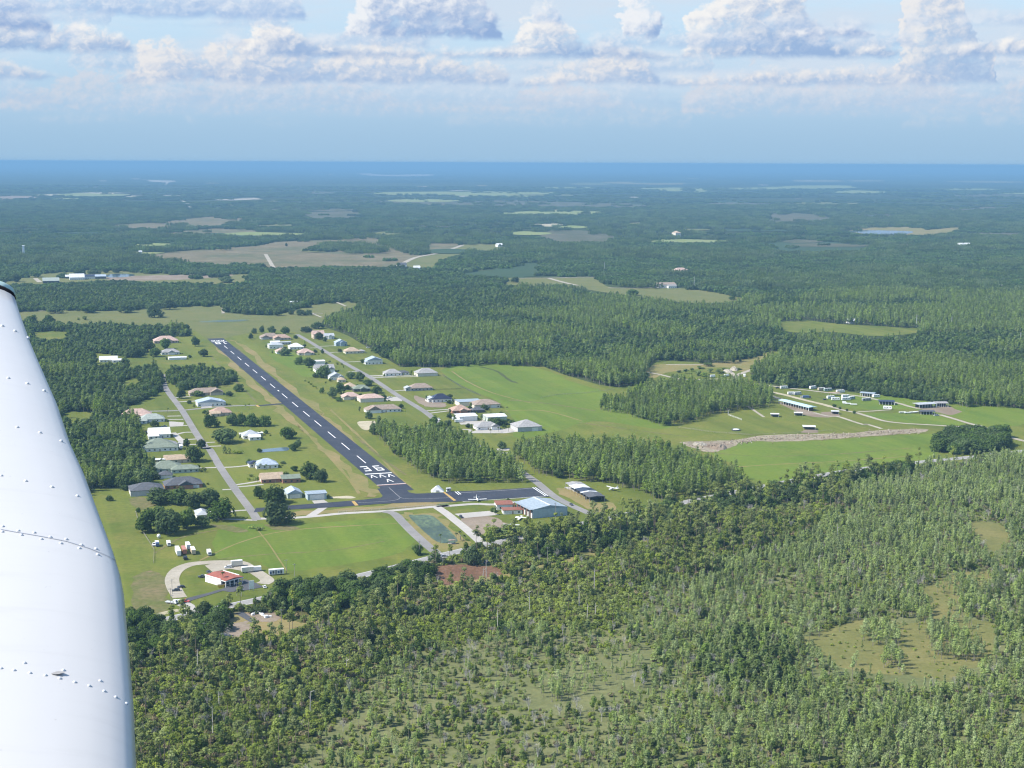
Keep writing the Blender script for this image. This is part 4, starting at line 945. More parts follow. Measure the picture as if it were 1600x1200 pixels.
# --- the woods round the airfield, north of the highway
for D0, D1, sp, lod in ((1050, 1950, 4.6, 1), (1950, 3000, 6.4, 0)):
    gx, gy = grid(D0, D1, sp, int(D0)); px, py, ok = locate(gx, gy, 9.0)
    ok &= py < np.interp(px, hwx, hwy) - 6
    fw = inside(px, py, FW) | inside(px, py, FC) | inside(px, py, F1o)
    ok &= ~inside(px, py, BELT)
    FTm = inside(px, py, FT); t = ok & FTm & (r.random(len(gx)) < .6); put('oak_tree', 1, (gx[t], gy[t]), r.uniform(1.15, 1.5, t.sum())); ok &= ~FTm
    forced = inside(px, py, F1) | inside(px, py, F2) | inside(px, py, F3)
    oakn = fb(gx, gy, 170, 41)
    oaky = (fw & (fb(gx, gy, 60, 77) > .33)) | (~forced & (oakn > .60)) | inside(px, py, zt((-2000, -400), (-2000, 140), (-1500, 180), (-900, 130), (-1100, 20)))
    oaky |= ~forced & (px < 800) & (py < 492)
    t = ok & oaky & (r.random(len(gx)) < (.34 if lod else .6)); put('oak_tree', lod, (gx[t], gy[t]), r.uniform(.55, 1.0, t.sum()))
    t = ok & oaky & (r.random(len(gx)) < .3); put('bay_tree', lod, (gx[t], gy[t]), r.uniform(.8, 1.5, t.sum()))
    hn_ = fb(gx, gy, 120, 55)
    t = ok & ~oaky & (r.random(len(gx)) < .93); put('cypress_tree', lod, (gx[t], gy[t]), (.5 + .6 * hn_[t] + r.normal(0, .12, t.sum())) * np.where(inside(px[t], py[t], FT), 1.35, 1))
    t = ok & ~oaky & (r.random(len(gx)) < .10); put('bay_tree', lod, (gx[t], gy[t]), r.uniform(.9, 1.7, t.sum()))
    t = ok & (r.random(len(gx)) < .025); put('oak_tree', lod, (gx[t], gy[t]), r.uniform(.6, 1.0, t.sum()))
# --- far woods in clumps, out to nine kilometres
gx, gy = grid(2990, 5200, 27, 8); g2 = grid(5200, 9500, 36, 9); g3 = grid(9500, 16000, 62, 10)
k3 = fb(g3[0], g3[1] * 1.6, 900, 83) > .44; gx = np.r_[gx, g2[0], g3[0][k3]]; gy = np.r_[gy, g2[1], g3[1][k3]]
px, py, ok = locate(gx, gy, 6.0)
ok |= (fb(gx, gy, 160, 71) > .64) & (gy > 3300) & ~inside(px, py, zD((440, 505), (940, 505), (940, 560), (440, 560))) & ~inside(px, py, zl((900, 215), (1310, 215), (1310, 270), (900, 270))) & ~(inside(px, py, [(215, 404), (300, 388), (430, 376), (620, 374), (725, 380), (800, 380), (800, 395), (690, 420), (600, 420), (330, 415)]) & (r.random(len(gx)) < .94)) & (r.random(len(gx)) < .55)      # islands of trees out in the far fields
oaky = (fb(gx, gy, 420, 61) > .53) | ((px < 800) & (py < 475) & (py > 415))
thin = (fb(gx, gy, 900, 67) > .60) & (py < 400)
t = ok & oaky & ~(thin & (r.random(len(gx)) < .6)); put('far_oak_clump', 0, (gx[t], gy[t]), r.uniform(.8, 1.15, t.sum()))
t = ok & ~oaky & ~(thin & (r.random(len(gx)) < .6)); put('far_cypress_clump', 0, (gx[t], gy[t]), r.uniform(.75, 1.1, t.sum()))

# --- the nearest of each kind become single trees; the rest of a kind is one mass
def single(kind, x, y, s, rot, label, cat, group, var, sx=None):
    tr, cr = PROTO[kind][var % len(PROTO[kind])]
    o = empty(kind, (x, y, 0), rot, label, cat, group); o.scale = sx or (s, s, s)
    for nm, me in (('trunk', tr), ('crown', cr)):
        if me is None: continue
        c = bpy.data.objects.new(nm, me); COL.objects.link(c); c.parent = o
    return o
NEAR = {'cypress_tree': (300, 'tall pointed cypress in the nearest wood north of the highway', 'cypress', 'cypresses of the nearest wood north of the highway'),
        'oak_tree': (130, 'rounded dark oak in the belt of trees along the highway', 'oak', 'oaks of the highway tree belt'),
        'pine_tree': (300, 'slash pine with a bare trunk and tufted crown in the scrub south of the highway', 'pine', 'pines scattered through the nearest scrub'),
        'pond_cypress': (300, 'thin pale green cypress in the swamp at the lower edge of the view', 'cypress', 'pond cypresses of the nearest swamp'),
        'bay_tree': (260, 'small leafy dark green tree in the thicket nearest below', 'tree', 'small leafy trees of the nearest thicket'),
        'bare_tree': (200, 'leafless grey small tree standing among green swamp trees', 'bare tree', 'leafless grey trees of the swamp')}
MASS = {'pine_tree': ('pine_wood', 'open wood of tall slash pines behind the nearest scrub'), 'pond_cypress': ('cypress_swamp', 'pale green pond cypress swamp filling the lower right'),
        'bay_tree': ('thicket', 'dark green thicket of small trees under the taller woods'), 'shrub': ('undergrowth', 'low bright green palmetto and shrub undergrowth of the scrub'),
        'dry_shrub': ('dry_undergrowth', 'brownish dry shrubs mixed through the scrub and swamp'), 'oak_tree': ('oak_wood', 'dark rounded oak woods around the airfield'), 'cypress_tree': ('cypress_wood', 'dense green conical cypress woods around the airfield and fields'),
        'bare_tree': ('bare_wood', 'scattered leafless grey trees farther back in the swamp'), 'far_oak_clump': ('far_oak_wood', 'dark far off woods fading to blue'), 'far_cypress_clump': ('far_cypress_wood', 'lighter green far off woods fading to blue')}
byk = {}
for (k, lod), L in PTS.items(): byk.setdefault(k, []).append((lod, np.vstack(L)))
NTREE = {}
for k, L in byk.items():
    P = np.vstack([a for _, a in L]); lods = np.concatenate([np.full(len(a), l) for l, a in L])
    mask = np.ones(len(P), bool)
    if k in NEAR:
        n, lb, ct, gr = NEAR[k]; px_, py_ = proj(np.column_stack([P[:, 0], P[:, 1], np.zeros(len(P))]))
        vis = (px_ > 205) & (px_ < 1600) & (py_ < 1215) & (lods == 1)
        order = np.argsort(np.where(vis, P[:, 1], 1e9))[:n]
        for i in order:
            x, y, s = P[i]; single(k, x, y, s, rng.uniform(0, 6.28), lb, ct, gr, int(rng.integers(0, 60)))
        mask[order] = False
    P = P[mask]; lods = lods[mask]
    hid = []; off = {}
    for lod in (1, 0):
        if (k, lod) in HIDDEN: off[lod] = len(hid); hid += HIDDEN[(k, lod)]
    nv = len(HIDDEN[(k, 0)])
    idx = np.array([off.get(l, 0) for l in lods]) + rng.integers(0, nv, len(P))
    NTREE[k] = len(P)
    stuff_cloud(MASS[k][0], hid, np.column_stack([P[:, 0], P[:, 1], np.zeros(len(P))]), P[:, 2], rng.uniform(0, 6.28, len(P)), idx, MASS[k][1], 'undergrowth' if 'shrub' in k else 'woodland')
print('TREES', NTREE)
# ------------------------------------------------------------------ the wing outside the window
W_white = plain('white_wing_paint', (.43, .45, .475), .3, .5, var=.03, scale=1.5)
W_rivet = plain('painted_rivet', (.5, .52, .545), .3, .5, var=.02)
W_seam = plain('panel_seam', (.34, .35, .38), .5, .3, var=.1)
W_cap = plain('pale_green_wingtip', (.5, .66, .64), .3, .5, var=.05)
W_gap = plain('black_wing_gap', (.012, .012, .015), .6, .2)
LEpx = [(214, 1420), (213.5, 1300), (213, 1200), (208, 1083), (200, 987), (193, 913), (188, 886), (177, 850), (158, 800), (133, 733), (110, 683), (90, 623), (67, 571), (47, 525), (30, 478), (25, 461)]
def wing_pt(px, py):
    """where the ray through a pixel meets the plane of the wing (rising outward, with dihedral)"""
    d = ray(px, py); d = d / d[1]
    z0, sl_, D0 = -.9, .204, 2.4
    t = (z0 - sl_ * D0) / (d[2] - sl_)
    return CAMP + d * t
LE = np.array([wing_pt(*p) for p in LEpx])
SPAN = np.r_[0, np.cumsum(np.linalg.norm(np.diff(LE, axis=0), axis=1))]
aft = np.array([-.955, -.295, 0.0])
XC = [0, .004, .012, .025, .045, .075, .12, .18, .27, .38, .5, .65, .8, .92, 1]
def naca(x): return .6 * (.2969 * math.sqrt(x) - .126 * x - .3516 * x * x + .2843 * x ** 3 - .1036 * x ** 4)
wv, wf = [], []
prof = [(x, -naca(x) * .8) for x in XC[::-1]] + [(x, naca(x)) for x in XC[1:]]
def section(o, chord): return [o + aft * (x * chord) + np.array([0, 0, z * chord]) for x, z in prof]
CH = [1.62 - .10 * s for s in SPAN]
secs = [section(LE[i] + np.array([0, 0, -.02]), CH[i]) for i in range(len(LE))]
npf = len(prof)
for s_ in secs: wv += s_
for i in range(len(secs) - 1): wf += [(i * npf + j, i * npf + j + 1, (i + 1) * npf + j + 1, (i + 1) * npf + j) for j in range(npf - 1)]
for i in range(len(secs) - 1): wf.append((i * npf + npf - 1, i * npf, (i + 1) * npf, (i + 1) * npf + npf - 1))
wf.append(tuple(range(npf))); wf.append(tuple(range((len(secs) - 1) * npf, len(secs) * npf))[::-1])
wing = empty('aircraft_wing', tuple(LE[4]), 0, 'white riveted aeroplane wing reaching out beside the viewer on the left', 'wing')
def wpart(name, mb, mat, parent, smooth=True):
    o = mb.build(name, mat, None, smooth); o.parent = parent; o.matrix_parent_inverse = Matrix.Translation(-Vector(LE[4])); return o
_t = W_white.node_tree; _b = _t.nodes['Principled BSDF']; _p = S(_t, _t.nodes.new('ShaderNodeTexCoord').outputs['Object'])
_g = noise(_t, xyz(_t, 0.0, 0.0, 0.0), 1.0)
_sx = _t.nodes.new('ShaderNodeSeparateXYZ'); _t.links.new(_p.k, _sx.inputs[0]); _X, _Y = S(_t, _sx.outputs[0]), S(_t, _sx.outputs[1])
_st = noise(_t, xyz(_t, _X * 3.0 + _Y * .9, _Y * 26.0 - _X * 8.0, 0.0), 1.0, 5, .65).sstep(.5, .78)      # streaks run back from the leading edge
_sp = noise(_t, _p, 60.0, 3, .7).sstep(.68, .76)
_c = mix(_t, _st * .22, (.46, .455, .445), (.33, .325, .31)); _c = mix(_t, _sp * .35, _c, (.22, .21, .19)); _t.links.new(_c.k, _b.inputs['Base Color'])
_bp = _t.nodes.new('ShaderNodeBump'); _bp.inputs['Strength'].default_value = .25; _bp.inputs['Distance'].default_value = .02
_t.links.new(noise(_t, _p, 2.6, 2, .5).k, _bp.inputs['Height']); _t.links.new(_bp.outputs[0], _b.inputs['Normal'])
mb = MB(); mb.add(wv, wf); skin = wpart('skin', mb, W_white, wing)
bev = skin.data
tree_ = BVHTree.FromPolygons([Vector(v) for v in wv], [tuple(f) for f in wf])
def on_wing(px, py):
    d = Vector(ray(px, py)).normalized(); h = tree_.ray_cast(Vector(CAMP), d)
    return h[0], h[1]
zx = Z(0, 400, 1 / 3); zy = Z(0, 800, 1 / 3)
rv = zx((10, 328), (70, 352), (132, 385), (38, 573), (128, 598), (207, 632), (80, 803), (187, 828), (287, 868), (5, 1030), (120, 1055), (243, 1083), (363, 1125)) + \
     zy((12, 68), (85, 88), (160, 97), (235, 118), (310, 128), (382, 155), (450, 173), (10, 93), (100, 108), (193, 127), (285, 147), (372, 170), (458, 200), (115, 708), (297, 742), (470, 792), (4, 733), (65, 742), (140, 755), (212, 766), (280, 780), (350, 798), (418, 815), (488, 840), (543, 868), (594, 898))
rmesh = None
for p in rv:
    loc, nrm = on_wing(*p)
    if loc is None: continue
    if nrm.z < 0: nrm = -nrm
    if rmesh is None:
        rmesh = MB().ball((0, 0, 0), .0038, 1, 1, .75, 10, 6).mesh('rivet', W_rivet); rmesh.shade_smooth()
    o = bpy.data.objects.new('rivet', rmesh); COL.objects.link(o); o.parent = wing; o.matrix_parent_inverse = Matrix.Translation(-Vector(LE[4]))
    o.location = loc; o.rotation_euler = nrm.to_track_quat('Z', 'Y').to_euler()
    dd = (loc - Vector(CAMP)).length / 3.0; o.scale = (dd, dd, dd)
def seam(pts, wdt):
    L = [];
    P = []
    for i in range(len(pts) - 1):
        for k in range(6): P.append((pts[i][0] + (pts[i + 1][0] - pts[i][0]) * k / 6, pts[i][1] + (pts[i + 1][1] - pts[i][1]) * k / 6))
    P.append(pts[-1]); Q = [on_wing(*p) for p in P]; Q = [(a, n) for a, n in Q if a is not None]
    if len(Q) < 2: return
    mb = MB(); vs = []
    for i, (a, n) in enumerate(Q):
        n = n if n.z > 0 else -n; t = (Q[min(i + 1, len(Q) - 1)][0] - Q[max(0, i - 1)][0]).normalized(); s = t.cross(n) * wdt
        vs += [tuple(a + n * .0012 - s), tuple(a + n * .0012 + s)]
    mb.add(vs, [(2 * i, 2 * i + 1, 2 * i + 3, 2 * i + 2) for i in range(len(Q) - 1)]); wpart('panel_seam', mb, W_seam, wing, False)
seam(zy((2, 82), (85, 97), (193, 115), (310, 138), (420, 172), (500, 205), (548, 232)), .0012)
# oil spot, black tip gap and tip cap
loc, nrm = on_wing(*zy((266, 757))[0])
m_, n__, b__ = newmat('oil_smear'); setc(n__, b__, (.25, .24, .23), .5, .3)
mb = MB(); mb.add([tuple(loc + Vector((math.cos(a) * .012 * (1 + .3 * math.sin(3 * a)), math.sin(a) * .008, .0014 + .0))) for a in [6.283 * i / 12 for i in range(12)]], [tuple(range(12))]); wpart('oil_smear', mb, m_, wing, False)
tipo = LE[-1]; gapd = (LE[-1] - LE[-2]) / np.linalg.norm(LE[-1] - LE[-2])
ga = section(tipo + gapd * .003 + np.array([0, 0, -.012]), CH[-1] * .985); gb = section(tipo + gapd * .022 + np.array([0, 0, -.012]), CH[-1] * .97)
def loft(A, B, close=True):
    mb = MB(); n = len(A); mb.add(A + B, [(j, j + 1, n + j + 1, n + j) for j in range(n - 1)] + [(n - 1, 0, n, 2 * n - 1)] + ([tuple(range(n))[::-1], tuple(range(n, 2 * n))] if close else [])); return mb
wpart('tip_gap', loft(ga, gb), W_gap, wing)
c0_, c1_, c2_ = section(tipo + gapd * .024 + np.array([0, 0, -.0]), CH[-1] * 1.0), section(tipo + gapd * .13 + aft * .05 + np.array([0, 0, -.012]), CH[-1] * .9), section(tipo + gapd * .2 + aft * .16 + np.array([0, 0, -.02]), CH[-1] * .62)
mb = loft(c0_, c1_); mb2 = loft(c1_, c2_); mb.add(mb2.v, mb2.f); wpart('tip_cap', mb, W_cap, wing)

# ------------------------------------------------------------------ houses and hangars
RF = {k: roofmat('roof_' + k, c, ribs, rg) for k, c, ribs, rg in [
    ('pink', (.40, .29, .245), 0, .85), ('tan', (.36, .28, .2), 0, .85), ('brown', (.25, .2, .16), 0, .85), ('grey', (.27, .265, .26), 0, .85), ('darkgrey', (.085, .09, .1), 0, .8), ('green', (.17, .2, .155), 0, .85),
    ('greygreen', (.3, .335, .3), 1.2, .6), ('white', (.6, .615, .62), 1.2, .5), ('blue', (.36, .42, .49), 1.2, .45), ('palegrey', (.38, .4, .42), 1.2, .5), ('rust', (.24, .1, .07), 1.2, .7), ('red', (.29, .1, .07), 1.5, .7), ('solar', (.03, .035, .06), 1.5, .3), ('teal', (.42, .58, .6), 1.0, .5), ('metal', (.28, .33, .37), .8, .45), ('brownred', (.33, .23, .18), 0, .85)]}
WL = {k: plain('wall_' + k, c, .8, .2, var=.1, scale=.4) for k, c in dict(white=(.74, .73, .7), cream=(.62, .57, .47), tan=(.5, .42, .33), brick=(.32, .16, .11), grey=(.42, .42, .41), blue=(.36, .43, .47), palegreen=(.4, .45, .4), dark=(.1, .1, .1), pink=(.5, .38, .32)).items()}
GLS = plain('window_glass', (.035, .05, .065), .12, .6, var=.2); TRIM = plain('white_trim', (.72, .72, .7), .6, .3); DOORM = plain('door_paint', (.3, .22, .17), .6, .3); GAR = plain('garage_door_paint', (.68, .67, .64), .6, .3)

def roof_mesh(mb, x0, y0, x1, y1, z, rise, typ, axis, ov=.55):
    x0 -= ov; x1 += ov; y0 -= ov; y1 += ov; t = .22
    if typ == 'flat':
        return mb.box(x0, y0, z + .003, x1, y1, z + .35)
    base = [(x0, y0, z), (x1, y0, z), (x1, y1, z), (x0, y1, z), (x0, y0, z + t), (x1, y0, z + t), (x1, y1, z + t), (x0, y1, z + t)]
    fs = [(0, 3, 2, 1), (0, 1, 5, 4), (1, 2, 6, 5), (2, 3, 7, 6), (3, 0, 4, 7)]
    if typ == 'hip':
        s = min(x1 - x0, y1 - y0) / 2
        a, b = ((x0 + s, (y0 + y1) / 2), (x1 - s, (y0 + y1) / 2)) if x1 - x0 >= y1 - y0 else (((x0 + x1) / 2, y0 + s), ((x0 + x1) / 2, y1 - s))
        vs = base + [(*a, z + t + rise), (*b, z + t + rise)]
        if x1 - x0 >= y1 - y0: fs += [(4, 5, 9, 8), (5, 6, 9), (6, 7, 8, 9), (7, 4, 8)]
        else: fs += [(4, 5, 8), (5, 6, 9, 8), (6, 7, 9), (7, 4, 8, 9)]
    elif axis == 'x':
        ym = (y0 + y1) / 2; vs = base + [(x0, ym, z + t + rise), (x1, ym, z + t + rise)]; fs += [(4, 5, 9, 8), (6, 7, 8, 9), (5, 6, 9), (7, 4, 8)]
    else:
        xm = (x0 + x1) / 2; vs = base + [(xm, y0, z + t + rise), (xm, y1, z + t + rise)]; fs += [(4, 5, 8), (5, 6, 9, 8), (6, 7, 9), (7, 4, 8, 9)]
    return mb.add(vs, fs)

def block(root, x0, y0, x1, y1, h, typ, rise, axis, roof, wall, wins=True, garage=None, door=False, ov=.55, z0=0.0):
    mb = MB().box(x0, y0, z0 - .3 if z0 == 0 else z0, x1, y1, z0 + h); w_ = mb.build('wall', wall, root)
    r_ = roof_mesh(MB(), x0, y0, x1, y1, z0 + h, rise, typ, axis, ov).build('roof', roof, root)
    lx, ly = x1 - x0, y1 - y0
    gspan = None
    if garage:
        for gi, (side, pos, gw, gh) in enumerate(garage):
            m_ = MB()
            if side == 's': cx = x0 + pos * lx; m_.box(cx - gw / 2, y0 - .05, .02, cx + gw / 2, y0 - .003, gh); gspan = (cx - gw / 2, cx + gw / 2) if gspan is None else gspan
            elif side == 'w': cyy = y0 + pos * ly; m_.box(x0 - .05, cyy - gw / 2, .02, x0 - .003, cyy + gw / 2, gh)
            elif side == 'e': cyy = y0 + pos * ly; m_.box(x1 + .003, cyy - gw / 2, .02, x1 + .05, cyy + gw / 2, gh)
            m_.build('garage_door', GAR, root)
    if wins:
        n = max(2, int(lx // 4.2))
        for i in range(n):
            cx = x0 + lx * (i + .5) / n
            if gspan and gspan[0] - 1 < cx < gspan[1] + 1: continue
            if door and i == n // 2:
                MB().box(cx - .55, y0 - .06, .02, cx + .55, y0 - .003, 2.15).build('door', DOORM, root); continue
            m_ = MB().box(cx - .75, y0 - .06, z0 + .9, cx + .75, y0 - .003, z0 + 2.15); w2 = m_.build('window', GLS, root)
        n = max(1, int(ly // 5))
        for sx, xx in ((-1, x0), (1, x1)):
            if garage and any(g[0] == ('w' if sx < 0 else 'e') for g in garage): continue
            for i in range(n):
                c_y = y0 + ly * (i + .5) / n
                MB().box(xx + (-.06 if sx < 0 else .003), c_y - .7, z0 + .9, xx + (-.003 if sx < 0 else .06), c_y + .7, z0 + 2.15).build('window', GLS, root)
    return w_, r_

def at(P, wpx=None):
    px, py = P; g = G(px, py); D = math.hypot(math.hypot(g[0], g[1]), H_CAM)
    return g, D / F_PX
HOUSES = []
def house(P, wpx, d, label, typ='hip', roof='grey', wall='cream', h=2.9, rise=None, axis='x', extra=(), wins=True, garage=None, door=True, rot=0.0, cat='house', name='house', chimney=False, wm=None):
    """P: photo pixel of the middle of the near wall's foot; wpx: width in photo pixels; d: depth in metres"""
    g, s = at(P); w = wm or max(3.0, wpx * s * 1.05 - d * .1)
    d *= 1.12; rise = rise * 1.2 if rise is not None and typ != 'flat' else min(w, d) * (.3 if typ != 'flat' else 0)
    root = empty(name, tuple(g), RUN + R(rot), label, cat, None)
    main = block(root, -w / 2, 0, w / 2, d, h, typ, rise, axis, RF[roof], WL[wall], wins, garage, door)
    HOUSES.append((g, w, d, label, P))
    for k, (ex, ey, ew, ed, et, er, hh) in enumerate(extra):
        block(root, ex - ew / 2, ey, ex + ew / 2, ey + ed, hh + .07 * (k + 1), et, min(ew, ed) * (.22 if et != 'flat' else 0), 'y' if ed > ew else 'x', RF[er], WL[wall], wins, None, False)
    if not extra and name == 'house' and typ in ('hip', 'gable') and w > 13 and P[1] > 515:
        k_ = int(P[0]) % 3; ex = (-.28, .3, .05)[k_] * w
        block(root, ex - w * .19, -2.6, ex + w * .19, d * .5, h + .25, 'gable', w * .38 * .28, 'y', RF[roof], WL[wall], False, None, False, .4)
        MB().box(-w * .35, d + .02, .02, w * .2, d + 4.5, .12).build('patio', WL['cream'], root)
        if k_ != 1: MB().box(w * .22, d + .6, .05, w * .46, d + 5, 2.6).build('screened_porch', WL['dark'], root)
    if chimney: MB().box(w * .15, d * .55, h, w * .15 + .9, d * .55 + .7, h + rise + 1.2).build('chimney', WL['brick'], main[1])
    return root
q = lambda zf, x, y: zf((x, y))[0]
G2 = (('s', .75, 5.0, 2.3),)
# west street, west side
house(q(z2, 450, 180), 46, 16, 'long low house with a pinkish tan hip roof, nearest the lane', roof='pink', wall='grey', extra=((6, -6, 9, 8, 'hip', 'pink', 2.8),))
house(q(z2, 580, 212), 36, 13, 'house with a pale grey green metal roof beside the parked blue car', roof='greygreen', wall='white', extra=((-12, -6, 12, 7, 'gable', 'greygreen', 2.6),))
house(q(z2, 640, 345), 32, 15, 'white house under stepped bright white roofs among the west street houses', typ='gable', roof='white', wall='white', h=3.4, extra=((-6, -5, 9, 8, 'gable', 'white', 2.7), (3, 11, 8, 8, 'hip', 'white', 4.6)), garage=None)
house(q(z2, 640, 455), 56, 24, 'biggest grey green hip roofed house at the west wood edge', roof='green', wall='white', h=3.2, rise=5.0, extra=((10, 12, 12, 14, 'hip', 'grey', 3.2),))
house(q(z2, 800, 552), 36, 9, 'small house with stepped tan roofs and a white lean-to', typ='gable', roof='tan', wall='tan', extra=((-4, 8, 14, 8, 'gable', 'tan', 3.2), (-14, 5, 9, 6, 'flat', 'white', 2.4)))
house(q(z2, 700, 630), 48, 17, 'house with a wide moss green hip roof beside the dark grey one', roof='green', wall='palegreen', rise=4.2, extra=((14, -6, 22, 12, 'hip', 'green', 2.8),))
house(q(z2, 690, 680), 20, 8, 'small carport with a dark roof before the green roofed house', typ='hip', roof='darkgrey', wall='white', h=2.5, name='carport', cat='carport', wins=False, door=False)
house(q(z2, 840, 765), 56, 15, 'brick house with a dark grey hip roof and white garage doors', roof='darkgrey', wall='brick', rise=4.0, garage=(('s', .78, 7.5, 2.4),))
house(q(z2, 535, 825), 50, 18, 'plain grey outbuilding with a dark grey hip roof at the end of the west houses', roof='darkgrey', wall='grey', h=4.2, rise=3.4, wins=False, door=False, name='outbuilding', cat='outbuilding', garage=(('w', .5, 8, 3.4),))
house(q(z2, 1000, 1020), 20, 14, 'white roofed house half hidden under big oaks at the street corner', typ='hip', roof='palegrey', wall='white', extra=((11, 3, 11, 8, 'gable', 'white', 2.6),))
# between the west street and the runway
house(q(z1, 655, 735), 50, 13, 'house with a wide dark brown roof and chimney behind the blue white hangar home', roof='brown', wall='tan', chimney=True)
house(q(z1, 690, 825), 40, 16, 'pale blue metal roofed hangar home with a white garage front by the lane', typ='gable', axis='y', roof='blue', wall='white', h=4, rise=2.6, garage=(('s', .3, 9, 3.2),), extra=((11, 2, 9, 12, 'gable', 'blue', 3.0),))
house(q(z1, 780, 905), 32, 14, 'house with jumbled tan brown roofs at the taxi lane crossing', roof='brownred', wall='tan', extra=((-6, -4, 9, 9, 'gable', 'tan', 2.9),))
house(q(z1, 1030, 1098), 26, 13, 'house with pale roofs beside a huge spreading oak west of the runway', typ='hip', roof='palegrey', wall='white', extra=((2, -8, 10, 9, 'gable', 'white', 2.7),))
house(q(z1, 1030, 1075), 34, 5, 'long white ribbed canopy behind the pale roofed house', typ='flat', roof='white', wall='grey', h=2.4, wins=False, door=False, name='canopy', cat='canopy')
house(q(z4, 95, 492), 34, 13, 'white house with a pale blue metal roof and dark lanai near the runway pond', typ='hip', roof='blue', wall='white', h=3, extra=((-9, 8, 9, 10, 'hip', 'solar', 2.9),))
house(q(z4, 140, 610), 34, 12, 'red brick house with grey tan gables and a sunlit drive', typ='gable', roof='tan', wall='brick', extra=((14, -5, 14, 11, 'gable', 'green', 3.3),), garage=(('w', .5, 5, 2.3),))
house(q(z4, 325, 740), 24, 14, 'metal roofed grey hangar with a gabled front beside the pale blue box hangar', typ='gable', axis='y', roof='blue', wall='palegreen', h=3.6, rise=2.4, wins=False, door=False, garage=(('s', .5, 8, 3),), name='hangar', cat='hangar')
house(q(z4, 510, 752), 30, 10, 'pale blue box hangar with a flat front beside the taxiway', typ='gable', axis='x', roof='metal', wall='blue', h=4.6, rise=.7, wins=False, door=False, garage=(('s', .5, 11, 4.2),), name='hangar', cat='hangar')
# north west
house(q(z1, 320, 300), 36, 18, 'large house with a broad pinkish hip roof among trees at the far end', roof='pink', wall='pink', h=3.2, rise=5)
house(q(z1, 355, 395), 27, 12, 'grey roofed house with white walls below the pinkish roof', roof='grey', wall='white')
house(q(z1, 415, 438), 26, 9, 'flat white roofed shed by the grey roofed house', typ='gable', roof='white', wall='white', h=2.6, rise=.8, wins=False, name='shed', cat='shed')
house((121, 545), 9, 9, 'tiny white roofed cabin deep in the west wood', typ='hip', roof='white', wall='white', name='cabin', cat='cabin')
house((170, 566), 26, 12, 'white roofed house in a gap of the west wood', typ='gable', roof='white', wall='white', extra=((10, -6, 12, 8, 'gable', 'white', 2.6),))
# east street, runway side
house(q(z6, 290, 400), 30, 15, 'house with a dark brown roof at the far end of the east row', roof='brown', wall='grey')
house(q(z6, 410, 408), 26, 13, 'house with a tan brown roof second from the far end of the east row', roof='brownred', wall='tan')
house(q(z6, 345, 498), 22, 13, 'tall white two part house nearest the runway at the far end', typ='hip', roof='palegrey', wall='white', h=5, rise=2, extra=((1, 12, 12, 8, 'gable', 'white', 7),))
house(q(z6, 450, 455), 15, 9, 'low flat grey roofed house behind the tall white one', typ='flat', roof='palegrey', wall='grey')
house(q(z6, 560, 505), 22, 14, 'white roofed house with a dark gable and screened porch', typ='hip', roof='white', wall='white', h=3, extra=((6, 3, 8, 8, 'hip', 'darkgrey', 3.2),))
house(q(z6, 660, 566), 25, 15, 'pinkish tan hip roofed house above the twin round oaks', roof='pink', wall='cream', rise=4)
house(q(z6, 415, 552), 20, 13, 'house with a pinkish roof behind a dark round oak by the runway', roof='pink', wall='white')
house(q(z6, 780, 665), 22, 12, 'flat white roofed hangar behind the paired oaks', typ='gable', roof='white', wall='white', h=4, rise=.8, wins=False, name='hangar', cat='hangar')
house(q(z6, 855, 745), 30, 15, 'grey gabled house with white walls behind a large dark oak', typ='gable', axis='x', roof='grey', wall='white', h=3.6)
house(q(z6, 975, 825), 22, 13, 'white gabled house between oak clumps on the east row', typ='gable', axis='y', roof='palegrey', wall='white', h=3.6)
house(q(z6, 1030, 850), 12, 8, 'small tan roofed hut beside the white gabled house', typ='hip', roof='tan', wall='cream', name='hut', cat='hut')
house(q(z6, 1125, 925), 20, 13, 'tan hip roofed house with a dark lanai', roof='tan', wall='cream', extra=((7, -3, 7, 7, 'hip', 'darkgrey', 2.8),))
house(q(z6, 1240, 945), 26, 11, 'dark grey green roofed house with a black screened porch', roof='green', wall='dark')
house(q(z6, 1130, 1028), 28, 12, 'pale pink hip roofed house with a row of small windows by the runway', roof='pink', wall='cream')
house(q(z6, 1345, 1055), 38, 15, 'largest pink hip roofed hangar on the east row, plain cream front', roof='pink', wall='cream', h=4, rise=3, wins=False, garage=(('e', .5, 9, 3.4),), name='hangar', cat='hangar')
house(q(z7, 250, 572), 54, 12, 'long low brown roofed house ahead of the dark wood by the runway', roof='brown', wall='white')
# east street, far side
house(q(z6, 790, 395), 18, 14, 'tall pinkish two storey house at the top of the east street', typ='gable', roof='pink', wall='tan', h=6.2)
house(q(z6, 900, 400), 15, 10, 'white two storey house beside the tall pinkish one', typ='gable', roof='palegrey', wall='white', h=4.6)
house(q(z6, 1025, 472), 18, 12, 'blue grey gabled house with white ends at the wood edge', typ='gable', axis='y', roof='blue', wall='blue', h=4.6)
house(q(z6, 1145, 550), 24, 14, 'tan roofed house on a lawn with a car beside it', typ='hip', roof='tan', wall='cream', extra=((12, 2, 9, 7, 'hip', 'grey', 2.7),))
house(q(z6, 1375, 662), 24, 14, 'tall white and blue metal house alone near the wood', typ='gable', axis='y', roof='blue', wall='white', h=5.2, rise=3, extra=((-9, 1, 6, 12, 'gable', 'blue', 3.0),))
house(q(z7, 325, 286), 26, 13, 'grey hip roofed house, left of two on one long drive', roof='grey', wall='white', extra=((12, 3, 16, 9, 'hip', 'darkgrey', 2.8),), garage=(('w', .5, 6, 2.4),))
house(q(z7, 592, 290), 33, 15, 'grey hip roofed hangar, right of two on one long drive', roof='grey', wall='cream', h=3.8, wins=False, name='hangar', cat='hangar')
